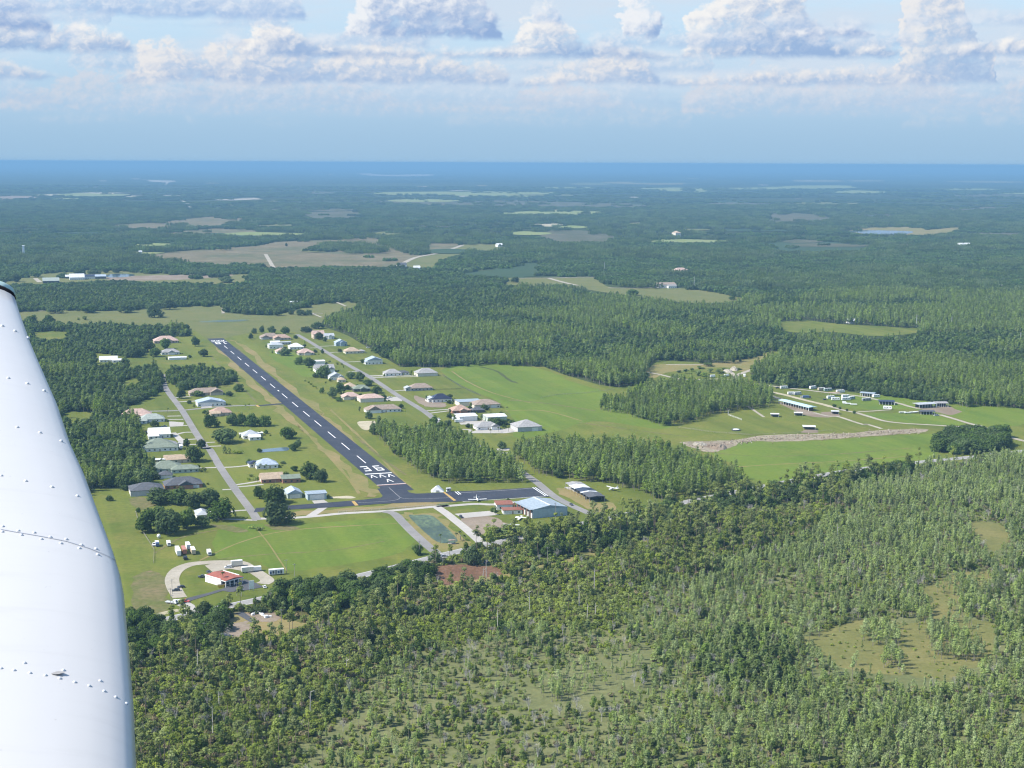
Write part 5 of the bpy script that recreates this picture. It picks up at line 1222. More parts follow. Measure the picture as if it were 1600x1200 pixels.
house(q(z7, 545, 402), 36, 13, 'dark brown roofed house with white gable trim above a dark hedge', roof='brown', wall='grey', extra=((-14, 1, 8, 9, 'gable', 'palegrey', 3.0),))
house(q(z7, 705, 492), 32, 14, 'house covered in dark blue solar panels on a bare sandy plot', typ='hip', roof='solar', wall='white', h=3.3, extra=((-10, 2, 9, 12, 'gable', 'palegrey', 3.2),))
house(q(z7, 930, 522), 38, 16, 'grey blue flat roofed hangar with pale ribs behind the brown hip roof', typ='flat', roof='metal', wall='cream', h=4.4, wins=False, door=False, name='hangar', cat='hangar')
house(q(z7, 1060, 540), 42, 18, 'broad brown hip roofed hangar with cream walls by the hay meadow', roof='brown', wall='cream', h=3.8, rise=3.6, garage=(('s', .75, 6, 3),), name='hangar', cat='hangar')
house(q(z7, 860, 580), 30, 14, 'brick house with a brown hip roof next to the screened pool', roof='brownred', wall='brick')
house(q(z7, 910, 640), 30, 17, 'white metal hangar with a bright pale roof and trailers before it', typ='gable', axis='x', roof='white', wall='white', h=4.6, rise=1.2, wins=False, garage=(('s', .5, 12, 4),), name='hangar', cat='hangar')
house(q(z7, 1135, 645), 32, 17, 'pale green hangar with a bright pale roof behind a bushy tree', typ='gable', axis='x', roof='white', wall='palegreen', h=4.8, rise=1.2, wins=False, name='hangar', cat='hangar')
house(q(z7, 1065, 708), 36, 12, 'low grey hip roofed house on a wide pale drive', roof='grey', wall='white', rise=3.2, garage=(('s', .3, 5.5, 2.3),))
house(q(z7, 1390, 720), 41, 20, 'large grey brown hip roofed hangar at the end of the pale drive', roof='grey', wall='grey', h=4.2, rise=4.4, wins=False, garage=(('s', .72, 6, 3.4),), name='hangar', cat='hangar')
house(q(z7, 990, 575), 20, 8, 'dark screened pool cage beside the brown roofed house', typ='hip', roof='darkgrey', wall='dark', h=2.6, wins=False, door=False, name='pool_enclosure', cat='pool cage')
# beyond the airfield
house(q(zC, 975, 880), 28, 22, 'lone barn house with white walls in the far meadow', typ='gable', roof='brown', wall='white', h=7, rise=3, extra=((6, -9, 18, 9, 'gable', 'grey', 5),), name='barn', cat='barn')
house(q(zC, 1065, 796), 24, 20, 'pinkish roofed house deep in the far wood', typ='hip', roof='pink', wall='pink', h=9, rise=5)
house(q(zB, 238, 990), 12, 10, 'white roofed house under far oaks beyond the runway end', typ='gable', roof='white', wall='white', h=4)
house(q(zl, 240, 342), 24, 24, 'far barn with a rounded grey green roof', typ='gable', roof='greygreen', wall='dark', h=5, rise=5, name='barn', cat='barn')
house(q(zl, 565, 298), 22, 24, 'far barn with a bright white roof at the ranch', typ='gable', roof='white', wall='white', h=5, rise=6, name='barn', cat='barn')
house(q(zl, 470, 282), 12, 14, 'small white roofed ranch shed left of the bright white barn', typ='gable', roof='white', wall='dark', h=4, rise=3, name='shed', cat='shed')
house(q(zl, 720, 285), 20, 20, 'long dark blue roofed ranch building under trees', typ='gable', roof='solar', wall='white', h=5, rise=3, name='ranch_building', cat='barn')
house(q(zl, 860, 285), 16, 16, 'blue grey roofed ranch building nearest the ploughed strip', typ='gable', roof='blue', wall='dark', h=5, rise=3, name='ranch_building', cat='barn')
house((782, 386), 9, 22, 'white farm building at the far end of the pale road', typ='gable', roof='white', wall='white', h=6, rise=4, name='farm_building', cat='farm')
house(q(zB, 920, 748), 12, 16, 'dark roofed farm shed by the bend of the pale road', typ='gable', roof='darkgrey', wall='white', h=5, rise=4, name='farm_shed', cat='shed')
house(q(zB, 1010, 768), 10, 14, 'white farm shed right of the dark roofed one', typ='gable', roof='white', wall='white', h=5, rise=4, name='farm_shed', cat='shed')
house(q(zA, 148, 684), 4, 20, 'lone white block far off in the left plantation', typ='flat', roof='white', wall='white', h=28, wins=False, door=False, name='storage_tower', cat='tower')
house(q(zA, 880, 686), 5, 16, 'small white shed at the corner of the far tan field', typ='gable', roof='white', wall='white', h=14, wins=False, door=False, name='farm_shed', cat='shed')
house(q(zD, 535, 1103), 12, 12, 'white roofed house at the edge of the far right clearing', typ='gable', roof='white', wall='white', h=4)
house(q(zD, 1460, 888), 5, 12, 'tiny white hut in the far right woods', typ='hip', roof='white', wall='white', h=8, wins=False, name='hut', cat='hut')
house(q(zD, 1245, 630), 18, 30, 'white farm roofs far away at right above the woods', typ='gable', roof='white', wall='white', h=10, rise=4, wins=False, name='farm_building', cat='farm')
house(q(zC, 1040, 562), 10, 30, 'cream house far away in the middle woods', typ='hip', roof='tan', wall='cream', h=14, wins=False)

# ---- the big hangar and its neighbours by the highway
def corner_frame(A, B, Cc, z):
    a, b, c = G(*A, z), G(*B, z), G(*Cc, z); ex = (b - a)[:2]; w = float(np.linalg.norm(ex)); ex /= w; ey = np.array([-ex[1], ex[0]])
    return a, math.atan2(ex[1], ex[0]), w, float((c - a)[:2] @ ey)
a, rot, w, _ = corner_frame(q(zh, 545, 566), q(zh, 1012, 522), q(zh, 545, 566), 0.0)
e0 = G(*q(zh, 545, 458), 6.2); e1 = G(*q(zh, 372, 350), 6.2); dep = float(np.linalg.norm((e1 - e0)[:2]))
hg = empty('metal_hangar', tuple(a), rot, 'huge blue grey metal hangar with open bays along its left side', 'hangar')
hh, rs = 6.2, 2.2
hgb = block(hg, 2.2, 0, w, dep, hh, 'gable', rs, 'y', RF['metal'], WL['blue'], False, None, False, .0)
roof_mesh(MB(), -.0, 0, 2.15, dep, hh - .02, .02, 'flat', 'y', 0).build('canopy', RF['metal'], hg)
MB().box(2.12, .4, .1, 2.19, dep - .4, hh - .6).build('bay_shade_panel', WL['dark'], hg)  # solid dark panel: its colour stands in for shade inside the bays
for i in range(6): MB().box(.1, dep * i / 5.2, 0, .6, dep * i / 5.2 + .5, hh - .05).build('post', WL['brick'], hg)
for i in range(4): MB().box(1.95, dep * (i + .25) / 5, .05, 2.1, dep * (i + .75) / 5, 3.4).build('bay_door', WL['white'], hg)
MB().box(w / 2 + 1.0 - .5, .2, hh + rs + .16, w / 2 + 1.0 + .7, dep - .2, hh + rs + .3).build('ridge_cap', RF['white'], hgb[1])
house(q(zh, 230, 452), 26, 12, 'white annex with a rust red roof left of the big hangar', typ='gable', roof='rust', wall='white', h=3.8, rise=.7, name='annex', cat='building', rot=-10)
house(q(zh, 330, 508), 30, 8, 'low white annex with a rusty tan roof against the big hangar', typ='gable', roof='rust', wall='white', h=3, rise=.5, name='annex', cat='building', rot=-10, garage=(('s', .2, 3, 2.4),))
# shade hangar across the road: long row of roofed bays
a, rot, w, _ = corner_frame(q(zh, 1385, 358), q(zh, 1545, 340), q(zh, 1385, 358), 0)
b_ = G(*q(zh, 1022, 112), 4.0) ; b0 = G(*q(zh, 1330, 290), 4.0); vec = (b_ - b0)[:2]; L = float(np.linalg.norm(vec))
sh = empty('open_hangar_row', tuple(a), math.atan2(vec[1], vec[0]) - math.pi / 2, 'long open sided aircraft shelter with black and white roof panels', 'hangar'); w = 13
pan = [(0, .14, 'darkgrey'), (.14, .30, 'darkgrey'), (.30, .36, 'white'), (.36, .58, 'solar'), (.58, .82, 'white'), (.82, 1, 'grey')]
for i, (f0_, f1_, rk) in enumerate(pan): roof_mesh(MB(), -w / 2 + .4 * (i % 2), L * f0_ + .02, w / 2 + .3 * (i % 2), L * f1_ - .02, 3.9 + .06 * i, .8, 'gable', 'y', 0).build('roof', RF[rk], sh)
for i in range(9):
    for sx in (-1, 1): MB().box(sx * (w / 2 - .4) - .12, L * i / 8.2 + .3, 0, sx * (w / 2 - .4) + .12, L * i / 8.2 + .55, 3.88).build('post', WL['grey'], sh)
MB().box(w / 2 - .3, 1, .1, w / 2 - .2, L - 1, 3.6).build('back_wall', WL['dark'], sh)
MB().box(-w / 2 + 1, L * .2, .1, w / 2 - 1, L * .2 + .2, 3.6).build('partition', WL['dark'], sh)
# white tent hangar on the grass by the taxiway
g, s_ = at(q(z5, 395, 208)); tt = empty('tent_hangar', tuple(g), RUN - R(14), 'white peaked tent like shelter beside the taxiway bar', 'shelter')
MB().add([(-5, 0, 0), (5, 0, 0), (5, 8, 0), (-5, 8, 0), (-1, 1.5, 5), (1, 7, 4.2)], [(0, 1, 4), (1, 2, 5, 4), (2, 3, 5), (3, 0, 4, 5), (0, 3, 2, 1)]).build('canopy', WL['white'], tt)
MB().box(-1.2, -.06, .02, 1.2, -.003, 1.6).build('flap', WL['grey'], tt)
g, s_ = at(q(z5, 470, 203)); st = empty('kiosk', tuple(g), RUN, 'small white box kiosk right of the peaked shelter', 'kiosk')
block(st, -1.6, 0, 1.6, 2.5, 2.3, 'flat', 0, 'x', RF['white'], WL['white'], True, None, True, .15)
# filling station with red roof
zr_ = 4.6
a, rot, w, dep = corner_frame(q(z3, 762, 634), q(z3, 902, 600), q(z3, 655, 574), zr_)
a[2] = 0
gs = empty('filling_station', tuple(a), rot, 'small shop with a red roof and white walls inside the gravel loop', 'shop')
dep = max(dep, 16)
block(gs, 0, 4.5, w, dep, 4.0, 'gable', .8, 'y', RF['red'], WL['white'], False, None, False, .0)
MB().box(0, 0, 3.55, w, 4.45, 4.05).build('canopy', WL['white'], gs); roof_mesh(MB(), 0, 0, w, 4.46, 4.06, .75, 'gable', 'y', 0).build('canopy_roof', RF['red'], gs)
for i in range(5): MB().box(.25 + (w - .8) * i / 4, .25, .0, .55 + (w - .8) * i / 4, .55, 3.53).build('column', WL['white'], gs)
for i in range(4): MB().box(1 + (w - 1) * i / 4, 4.42, .5, w / 4 * (i + 1) - .6, 4.49, 2.9).build('window', GLS, gs)
MB().box(-.35, 4.4, 4.02, .02, dep, 4.6).build('parapet', WL['white'], gs); MB().box(w - .02, 4.4, 4.02, w + .35, dep, 4.6).build('parapet', WL['white'], gs)
# barns and shelters of the show ground
def open_barn(A, B, dpt, label, roof, h=3.4, name='barn', posts=8, rise=.8, wall='dark', cat='barn'):
    a, b = G(*A), G(*B); ex = (b - a)[:2]; w = float(np.linalg.norm(ex)); o = empty(name, tuple(a), math.atan2(ex[1], ex[0]), label, cat)
    roof_mesh(MB(), 0, 0, w, dpt, h, rise, 'gable', 'x', .5).build('roof', RF[roof], o)
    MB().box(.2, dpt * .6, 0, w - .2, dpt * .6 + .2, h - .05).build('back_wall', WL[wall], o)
    for i in range(posts + 1): MB().box(w * i / posts - (.3 if i == posts else 0), .0, 0, w * i / posts + .3, .3, h - .02).build('post', WL['white'], o)
    return o
open_barn(q(zr, 530, 485), q(zr, 905, 580), 10, 'long stable with a pale teal roof and dark stalls', 'teal', 3.6, posts=12)
open_barn(q(zs, 30, 392), q(zs, 205, 405), 9, 'grey roofed stable by the wood edge on the show ground', 'metal', 3.6, posts=6)
open_barn(q(zs, 770, 548), q(zs, 985, 535), 12, 'dark open barn with a white edged roof by the bare earth yard', 'palegrey', 4, posts=6)
open_barn(q(zs, 990, 530), q(zs, 1130, 530), 12, 'dark open barn with a grey roof right of the white edged one', 'grey', 4, posts=5)
open_barn(q(zs, 270, 500), q(zs, 460, 505), 12, 'black roofed shed amid clutter on the show ground', 'solar', 3.4, posts=5)
open_barn(q(zs, 790, 625), q(zs, 965, 625), 10, 'black shed with white gear along the field road', 'darkgrey', 3.2, posts=5)
for P, W_, lb in ((q(zr, 485, 655), 10, 'white roofed field shelter, left of the two by the stable'), (q(zr, 780, 640), 10, 'white roofed field shelter, right of the two by the stable'), (q(zr, 1240, 620), 9, 'small white shelter near the row of bushes'), (q(zr, 915, 815), 15, 'larger white roofed shelter by the rubble strip'), (q(zs, 1100, 465), 9, 'white hut at the wood edge on the show ground')):
    g, s_ = at(P); o = empty('field_shelter', tuple(g), R(-8), lb, 'shelter'); W2 = W_ * s_ * 1.25
    roof_mesh(MB(), -W2 / 2, 0, W2 / 2, W2 * .8, 2.9, .4, 'gable', 'x', .3).build('roof', RF['white'], o)
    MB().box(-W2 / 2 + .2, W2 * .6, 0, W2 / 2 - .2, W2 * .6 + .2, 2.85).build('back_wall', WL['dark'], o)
    for sx in (-1, 1): MB().box(sx * (W2 / 2 - .3) - .12, 0, 0, sx * (W2 / 2 - .3) + .12, .25, 2.88).build('post', WL['grey'], o)
# ------------------------------------------------------------------ single trees seen one by one
ORD = ['leftmost', 'second from the left', 'third from the left', 'fourth from the left', 'fifth from the left', 'sixth from the left', 'seventh from the left', 'eighth from the left', 'ninth from the left', 'tenth from the left', 'eleventh from the left', 'twelfth from the left', 'thirteenth from the left', 'fourteenth from the left', 'fifteenth from the left']
def ordn(i, n):
    if n == 1: return 'single'
    if i == n - 1: return 'rightmost'
    if i < len(ORD): return ORD[i]
    return ORD[n - 1 - i].replace('left', 'right') if n - 1 - i < len(ORD) else 'middle'
def tree_group(kind, zf, pts, where, adj, group):
    """pts: (x, y of the foot, crown width, height) in the zoom's pixels"""
    k = zf((1, 0))[0][0] - zf((0, 0))[0][0]
    L = sorted(pts, key=lambda p: p[0]); used = set()
    for i, (x, y, w_, h_) in enumerate(L):
        P = zf((x, y))[0]; g, s_ = at(P); W = w_ * k * s_; Hh = h_ * k * s_ * 1.03
        base = (12.2, 9.4) if kind == 'oak_tree' else ((3.6, 7.5) if kind == 'bay_tree' else (3.4, 2.6))
        o = single(kind, g[0], g[1], 1, rng.uniform(0, 6.28), '%s %s, %s' % (adj, where, ordn(i, len(L))), 'tree', group, int(rng.integers(0, 60)), (W / base[0] * rng.uniform(.92, 1.12), W / base[0] * rng.uniform(.85, 1.15), Hh / base[1] * rng.uniform(.95, 1.08)))
tree_group('oak_tree', zA, [(100, 842, 62, 50), (195, 1112, 85, 66), (300, 1117, 105, 70), (345, 1038, 125, 56), (555, 1035, 100, 52), (785, 1034, 98, 64), (965, 1064, 112, 82), (1062, 1014, 98, 62)], 'in the far left pasture', 'broad dark oak', 'oaks of the far left pasture')
tree_group('oak_tree', zA, [(220, 812, 90, 45), (400, 818, 60, 34), (500, 800, 90, 40), (590, 798, 90, 44), (660, 785, 46, 34), (725, 785, 46, 34), (830, 785, 60, 36), (940, 790, 80, 36), (1095, 798, 42, 28), (1415, 845, 100, 42)], 'round the far ranch', 'dark round oak', 'oaks round the far ranch')
tree_group('shrub', zA, [(492, 1080, 22, 22), (525, 1080, 34, 34)], 'in the open pasture', 'small dark bush', 'bushes in the open pasture')
tree_group('oak_tree', z6, [(40, 145, 100, 66), (120, 140, 130, 78), (360, 155, 115, 82), (500, 142, 62, 50), (600, 152, 110, 62), (680, 150, 84, 60), (640, 70, 150, 70), (300, 60, 120, 60), (420, 80, 80, 70)], 'beyond the far runway end', 'dark oak', 'oaks beyond the far runway end')
tree_group('oak_tree', z1, [(60, 420, 120, 100), (165, 372, 130, 110), (225, 412, 105, 78), (310, 348, 112, 92), (560, 326, 92, 84), (630, 412, 108, 72)], 'by the far pinkish roofed house', 'round dark oak', 'oaks by the far pinkish roofed house')
tree_group('oak_tree', z1, [(450, 760, 84, 84), (585, 742, 100, 54), (845, 742, 68, 48), (925, 702, 84, 76)], 'round the dark brown roofed house', 'small dark oak', 'oaks round the dark brown roofed house')
tree_group('oak_tree', z1, [(690, 1002, 132, 112), (870, 988, 118, 112), (950, 990, 110, 116), (1030, 992, 120, 118), (1140, 990, 120, 100), (800, 1128, 260, 124)], 'on the lawn below the taxi lane', 'dense dark oak', 'oaks on the lawn below the taxi lane')
tree_group('oak_tree', z4, [(30, 355, 60, 34), (265, 242, 152, 102), (310, 342, 90, 62), (350, 322, 80, 84), (225, 452, 48, 26), (320, 512, 80, 46), (445, 572, 176, 132), (545, 604, 118, 118)], 'on the lawns west of the runway', 'leafy oak', 'oaks on the lawns west of the runway')
tree_group('oak_tree', z4, [(30, 742, 120, 118), (155, 782, 210, 165), (180, 955, 268, 190)], 'at the foot of the west street', 'tall spreading oak', 'oaks at the foot of the west street')
tree_group('oak_tree', z2, [(860, 420, 64, 84), (925, 540, 176, 140), (985, 432, 84, 92), (600, 250, 80, 58)], 'along the west street houses', 'dark leafy oak', 'oaks along the west street houses')
tree_group('oak_tree', z2, [(560, 1120, 230, 195), (700, 1142, 250, 205), (640, 1050, 220, 150), (860, 1098, 210, 170), (990, 1088, 140, 100), (630, 884, 250, 130), (790, 896, 220, 140), (920, 934, 190, 150), (1050, 922, 220, 165), (1150, 1024, 210, 180), (460, 968, 48, 50)], 'in the big grove by the corner', 'large dark oak', 'oaks of the big grove by the corner')
tree_group('oak_tree', z2, [(220, 866, 56, 50), (210, 750, 120, 110), (340, 772, 120, 130), (500, 720, 160, 130)], 'at the left wood edge', 'round green oak', 'oaks at the left wood edge')
tree_group('shrub', z2, [(1375, 695, 28, 30), (1398, 668, 30, 34), (1425, 700, 28, 24), (1000, 628, 56, 40), (960, 600, 40, 36), (1195, 472, 50, 52), (1280, 472, 70, 34), (1475, 1118, 60, 42), (1400, 1100, 40, 24), (1265, 1000, 24, 30)], 'dotted over the west lawns', 'small green bush', 'bushes dotted over the west lawns')
tree_group('oak_tree', z6, [(85, 398, 62, 64), (115, 340, 62, 62), (195, 338, 72, 84), (300, 338, 104, 78), (440, 346, 112, 80), (545, 394, 50, 38)], 'round the far end of the east row', 'dark round oak', 'oaks round the far end of the east row')
tree_group('oak_tree', z6, [(655, 326, 124, 66), (785, 290, 144, 76), (790, 404, 90, 84), (850, 424, 44, 60)], 'at the head of the east street', 'dark oak', 'oaks at the head of the east street')
tree_group('oak_tree', z6, [(430, 572, 128, 90), (580, 662, 106, 92), (685, 694, 136, 112), (825, 552, 42, 58)], 'between the runway and the east houses', 'dark dome shaped oak', 'oaks between the runway and the east houses')
tree_group('oak_tree', z6, [(755, 798, 70, 54), (842, 806, 160, 140), (905, 838, 44, 34), (820, 962, 58, 62), (930, 1016, 124, 116), (1010, 966, 118, 116), (1000, 1048, 84, 46), (1120, 810, 110, 78), (1210, 834, 130, 104), (1300, 884, 144, 74), (1400, 962, 132, 80)], 'along the middle of the east row', 'leafy dark oak', 'oaks along the middle of the east row')
tree_group('shrub', z6, [(650, 838, 26, 22), (680, 858, 26, 22), (705, 876, 26, 22), (730, 895, 28, 24), (755, 912, 34, 30), (862, 860, 18, 30), (980, 665, 28, 40), (1022, 668, 24, 30), (1045, 705, 18, 34), (640, 450, 20, 34), (900, 640, 30, 20)], 'dotted over the east lawns', 'small dark bush', 'bushes dotted over the east lawns')
tree_group('oak_tree', z7, [(760, 618, 56, 48), (1170, 855, 84, 62), (130, 622, 60, 62), (1250, 672, 60, 46), (640, 680, 90, 90), (690, 692, 70, 62), (745, 688, 80, 60)], 'among the hangars of the far east street', 'bushy dark oak', 'oaks among the hangars of the east street')
tree_group('oak_tree', z7, [(1030, 545, 50, 44), (1090, 660, 70, 54), (1140, 672, 120, 60), (1190, 668, 70, 46)], 'by the pale green hangar', 'bushy green tree', 'bushy trees by the pale green hangar')
tree_group('oak_tree', z5, [(210, 748, 150, 116), (262, 618, 84, 74), (632, 688, 132, 134), (848, 592, 60, 52)], 'beside the highway bend', 'full green oak', 'oaks beside the highway bend')
tree_group('bay_tree', z5, [(745, 512, 74, 88), (790, 516, 66, 84), (850, 502, 90, 72), (905, 494, 90, 66), (950, 480, 76, 50)], 'in the clump by the dirt lot', 'bushy small tree', 'small trees in the clump by the dirt lot')
tree_group('oak_tree', zr, [(1228, 528, 64, 40), (1300, 556, 44, 36), (1385, 580, 44, 32), (1478, 612, 48, 42)], 'in the row by the stable road', 'small round tree', 'round trees in the row by the stable road')
tree_group('oak_tree', zC, [(20, 845, 54, 36), (755, 928, 84, 46), (1375, 952, 54, 22)], 'in the far middle meadow', 'lone dark oak', 'oaks in the far middle meadow')
tree_group('bay_tree', zt, [(120, 235, 90, 40), (230, 250, 100, 70), (330, 215, 80, 50), (440, 290, 120, 100), (530, 300, 110, 90), (640, 240, 90, 60), (790, 260, 120, 90), (600, 130, 160, 50), (460, 170, 120, 50), (1110, 190, 80, 40), (860, 200, 80, 40)], 'in the scrubby clearing behind the dome wood', 'bushy scrub tree', 'scrub trees behind the dome wood')
tree_group('oak_tree', z3, [(1010, 880, 150, 50), (810, 930, 60, 44)], 'by the bare lot south of the highway', 'low bushy oak', 'bushy oaks by the bare lot')
tree_group('oak_tree', zB, [(190, 620, 16, 24), (890, 748, 28, 30), (950, 770, 30, 22), (1275, 612, 36, 24)], 'out on the far tan field', 'lone distant oak', 'oaks on the far tan field')

# garden trees and bushes by the houses
rg_ = np.random.default_rng(44)
for g_, w_, d_, lb, P in HOUSES:
    if P[1] < 515 or P[0] > 850 or P[0] < 180: continue
    wd2 = lb.split(); short = ' '.join(wd2[:10])
    for kind, what, sd in (('bay_tree', 'small garden tree beside the', -1), ('shrub', 'low garden bush beside the', 1), ('oak_tree', 'young oak behind the', 0)):
        if rg_.random() < .25: continue
        e = (w_ / 2 + rg_.uniform(2, 6)) * (sd if sd else rg_.choice([-1, 1])); n = rg_.uniform(-4, d_ * .7) if sd else d_ + rg_.uniform(2, 7)
        x, y = g_[0] + uE[0] * e + uN[0] * n, g_[1] + uE[1] * e + uN[1] * n; s_ = rg_.uniform(.6, .95) if kind != 'oak_tree' else rg_.uniform(.4, .65)
        single(kind, x, y, s_, rg_.uniform(0, 6), what + ' ' + short, 'bush' if kind == 'shrub' else 'tree', 'garden plants by the houses', int(rg_.integers(0, 50)))
# palms
fm = MB()
for i in range(13):
    a = 6.283 * i / 13 + random.uniform(-.2, .2); up = random.uniform(-.5, .9); p0 = np.array([0, 0, 0.0]); L = 1.7
    for j in range(3):
        t0, t1 = j / 3, (j + 1) / 3
        def fp(t): return np.array([math.cos(a) * L * t, math.sin(a) * L * t, up * t * 1.3 - 1.1 * t * t])
        A, B = fp(t0), fp(t1); s_ = np.array([-math.sin(a), math.cos(a), 0]) * .32; w0, w1 = math.sin(math.pi * (t0 * .8 + .15)), math.sin(math.pi * (t1 * .8 + .15))
        fm.add([A - s_ * w0, A + s_ * w0, B + s_ * w1, B - s_ * w1], [(0, 1, 2, 3)])
palm_c = fm.mesh('palm_crown', L_palm); palm_t = MB().tube((0, 0, -.2), (.1, 0, 1), .03, .022, 7).mesh('palm_trunk', B_pale)
def palm(P, h, label):
    g, s_ = at(P); o = empty('palm_tree', tuple(g), rng.uniform(0, 6), label, 'palm', 'cabbage palms')
    t = bpy.data.objects.new('trunk', palm_t); COL.objects.link(t); t.parent = o; t.scale = (6, 6, h)
    c = bpy.data.objects.new('crown', palm_c); COL.objects.link(c); c.parent = o; c.location = (.1 * 6, 0, h); c.scale = (1, 1, 1)
for P, h, lb in ((q(z3, 742, 672), 8, 'palm in front of the red roofed shop'), (q(z3, 1005, 868), 6, 'palm behind the white blocks, leftmost of three'), (q(z3, 1030, 862), 5, 'palm behind the white blocks, middle of three'), (q(z3, 1058, 858), 6, 'palm behind the white blocks, rightmost of three'), (q(z5, 412, 542), 6, 'palm at the near left corner of the lily pond'), (q(z5, 515, 532), 6, 'palm at the near right corner of the lily pond'), (q(z5, 545, 520), 6, 'palm just outside the right pond bank'),
                 (q(z1, 328, 880), 5, 'palm at the street and lane crossing'), (q(z1, 975, 850), 5, 'palm by the yellow taxi lane bar, left of two'), (q(z1, 1012, 845), 5, 'palm by the yellow taxi lane bar, right of two'), (q(z2, 1430, 595), 5, 'palm before the blue roofed house, leftmost of three'), (q(z2, 1485, 608), 5, 'palm before the blue roofed house, middle of three'), (q(z2, 1530, 612), 5, 'palm before the blue roofed house, rightmost of three'), (q(z7, 1085, 742), 5, 'palm in the wide pale drive, left of three'), (q(z7, 1148, 728), 5, 'palm in the wide pale drive, middle of three'), (q(z7, 1220, 722), 5, 'palm in the wide pale drive, right of three'), (q(z6, 1170, 840), 6, 'palm among the east row oaks'), (q(zq, 660, 245 - 5), 4, 'small palm right of the pond jetty'), (q(z3, 1275, 1100), 5, 'palm alone in the scrub south of the bare lot')):
    palm(P, h, lb)

# ------------------------------------------------------------------ bleached snags and poles
def snag(P, hpx, label, crook=False, n=3):
    g, s_ = at(P); h = hpx * s_; o = empty('dead_pine', tuple(g), 0, label, 'dead tree', 'bleached dead pines in the scrub')
    tx = random.uniform(-.5, .5); mb = MB().tube((0, 0, -.3), (tx * .5, 0, h * .55), .24, .17, 7); mb.tube((tx * .5, 0, h * .55), (tx, 0, h), .17, .08, 7, caps=False); mb.build('trunk', B_dead, o)
    br = MB()
    for i in range(n):
        a = random.uniform(0, 6.28); z = h * random.uniform(.65, .98); L = random.uniform(.8, 2.2); br.tube((tx, 0, z - .5), (tx + math.cos(a) * L, math.sin(a) * L * .6, z + random.uniform(0, .9)), .09, .04, 5, caps=False)
    if crook: br.tube((tx, 0, h - .2), (tx + 1.6, 0, h + .5), .14, .08, 6); br.tube((tx + 1.6, 0, h + .5), (tx + 2.4, 0, h - .3), .08, .03, 5)
    br.build('branch', B_dead, o)
zn = Z(300, 1000, .1875)
SN = [(zq, 948, 1020, 215, 'tall thin bleached dead pine, longest bare pole in the middle scrub'), (zq, 1213, 838, 178, 'dead pine with a crooked top in the middle scrub'), (zv, 615, 462, 122, 'tall bare dead pine, leftmost of three by the bright green patch'), (zv, 652, 505, 76, 'short bare dead pine, middle of three by the bright green patch'), (zv, 690, 490, 66, 'short bare dead pine, rightmost of three by the bright green patch'), (zv, 685, 372, 110, 'dark bare dead pine above the bright green patch'), (zv, 476, 470, 32, 'stub of a dead pine left of the bright green patch'),
      (zn, 175, 812, 270, 'dead pine pole, tallest at the lower left'), (zn, 983, 690, 262, 'white dead pine with a hooked crown at lower left'), (zn, 640, 545, 150, 'thick bare dead pine trunk left of the hooked one'), (zn, 482, 692, 200, 'thin bent dead pine at lower left'), (zn, 232, 632, 205, 'slender dead pine above the tallest lower left pole'), (zn, 740, 722, 105, 'short dead stub between the lower left snags'), (zn, 45, 290, 215, 'bare dead pine by the left edge scrub'), (zw, 475, 165, 110, 'branched white snag, upper of the right scrub'), (zw, 385, 285, 84, 'branched white snag, lower of the right scrub'), (zw, 120, 210, 50, 'short white snag at the scrub middle right'), (zw, 522, 320, 62, 'thin white snag at the swamp edge'), (zq, 852, 555, 165, 'dark bare pine pole by the red clearing'), (zq, 825, 570, 110, 'dark short pine pole left of the one by the red clearing'), (zn, 1290, 250, 110, 'forked grey snag at lower middle left'), (z5, 1425, 860, 150, 'thin bare snag in the right pinewood')]
for zf, x, y, h_, lb in SN:
    k = zf((1, 0))[0][0] - zf((0, 0))[0][0]; snag(q(zf, x, y), h_ * k, lb, 'crook' in lb or 'hooked' in lb, 5 if 'branched' in lb or 'forked' in lb else 2)
POLE = plain('weathered_pole', (.3, .27, .24), .9, .1, var=.2, scale=1)
def pole(P, h, label, arm=True, mat=None, cat='pole', r0=.16):
    g, s_ = at(P); o = empty('utility_pole', tuple(g), RUN, label, cat, 'poles along the roads')
    MB().tube((0, 0, -.3), (0, 0, h), r0, r0 * .7, 8).build('shaft', mat or POLE, o)
    if arm:
        ca = MB().box(-1.2, -.06, h - .7, 1.2, .06, h - .55).build('crossarm', mat or POLE, o)
        for x in (-1.05, -.4, .4, 1.05): MB().tube((x, 0, h - .55), (x, 0, h - .33), .05, .04, 6).build('insulator', TRIM, ca)
for zf, x, y, h, lb in ((zg, 215, 968, 12, 'wooden pole left of the loop entrance, left of two'), (zg, 235, 1005, 10, 'pale pole left of the loop entrance, right of two'), (zg, 1042, 808, 8, 'dark pole by the forecourt, left of two'), (zg, 1102, 818, 10, 'pale pole by the forecourt, right of two'), (z3, 1237, 582, 9, 'pole beside the mural container'), (z3, 1302, 602, 8, 'pole right of the mural container'), (z3, 1200, 1012, 11, 'pole on the bare lot south of the highway'), (z3, 735, 1175, 9, 'pole in the trees below the dark oak'), (z3, 598, 1090, 9, 'pole hidden among trees near the dark oak'), (zq, 295, 362, 10, 'pole by the side road and highway junction'), (zq, 640, 240, 4, 'short post at the pond corner'), (z3, 345, 740, 9, 'pole beside the gravel loop'), (z5, 1118, 690, 12, 'pole rising behind the pines right of the road'), (zh, 862, 640, 16, 'thin tall pole in front of the big hangar')):
    pole(q(zf, x, y), h, lb)
STEEL = plain('pale_steel_mast', (.55, .56, .57), .6, .3)
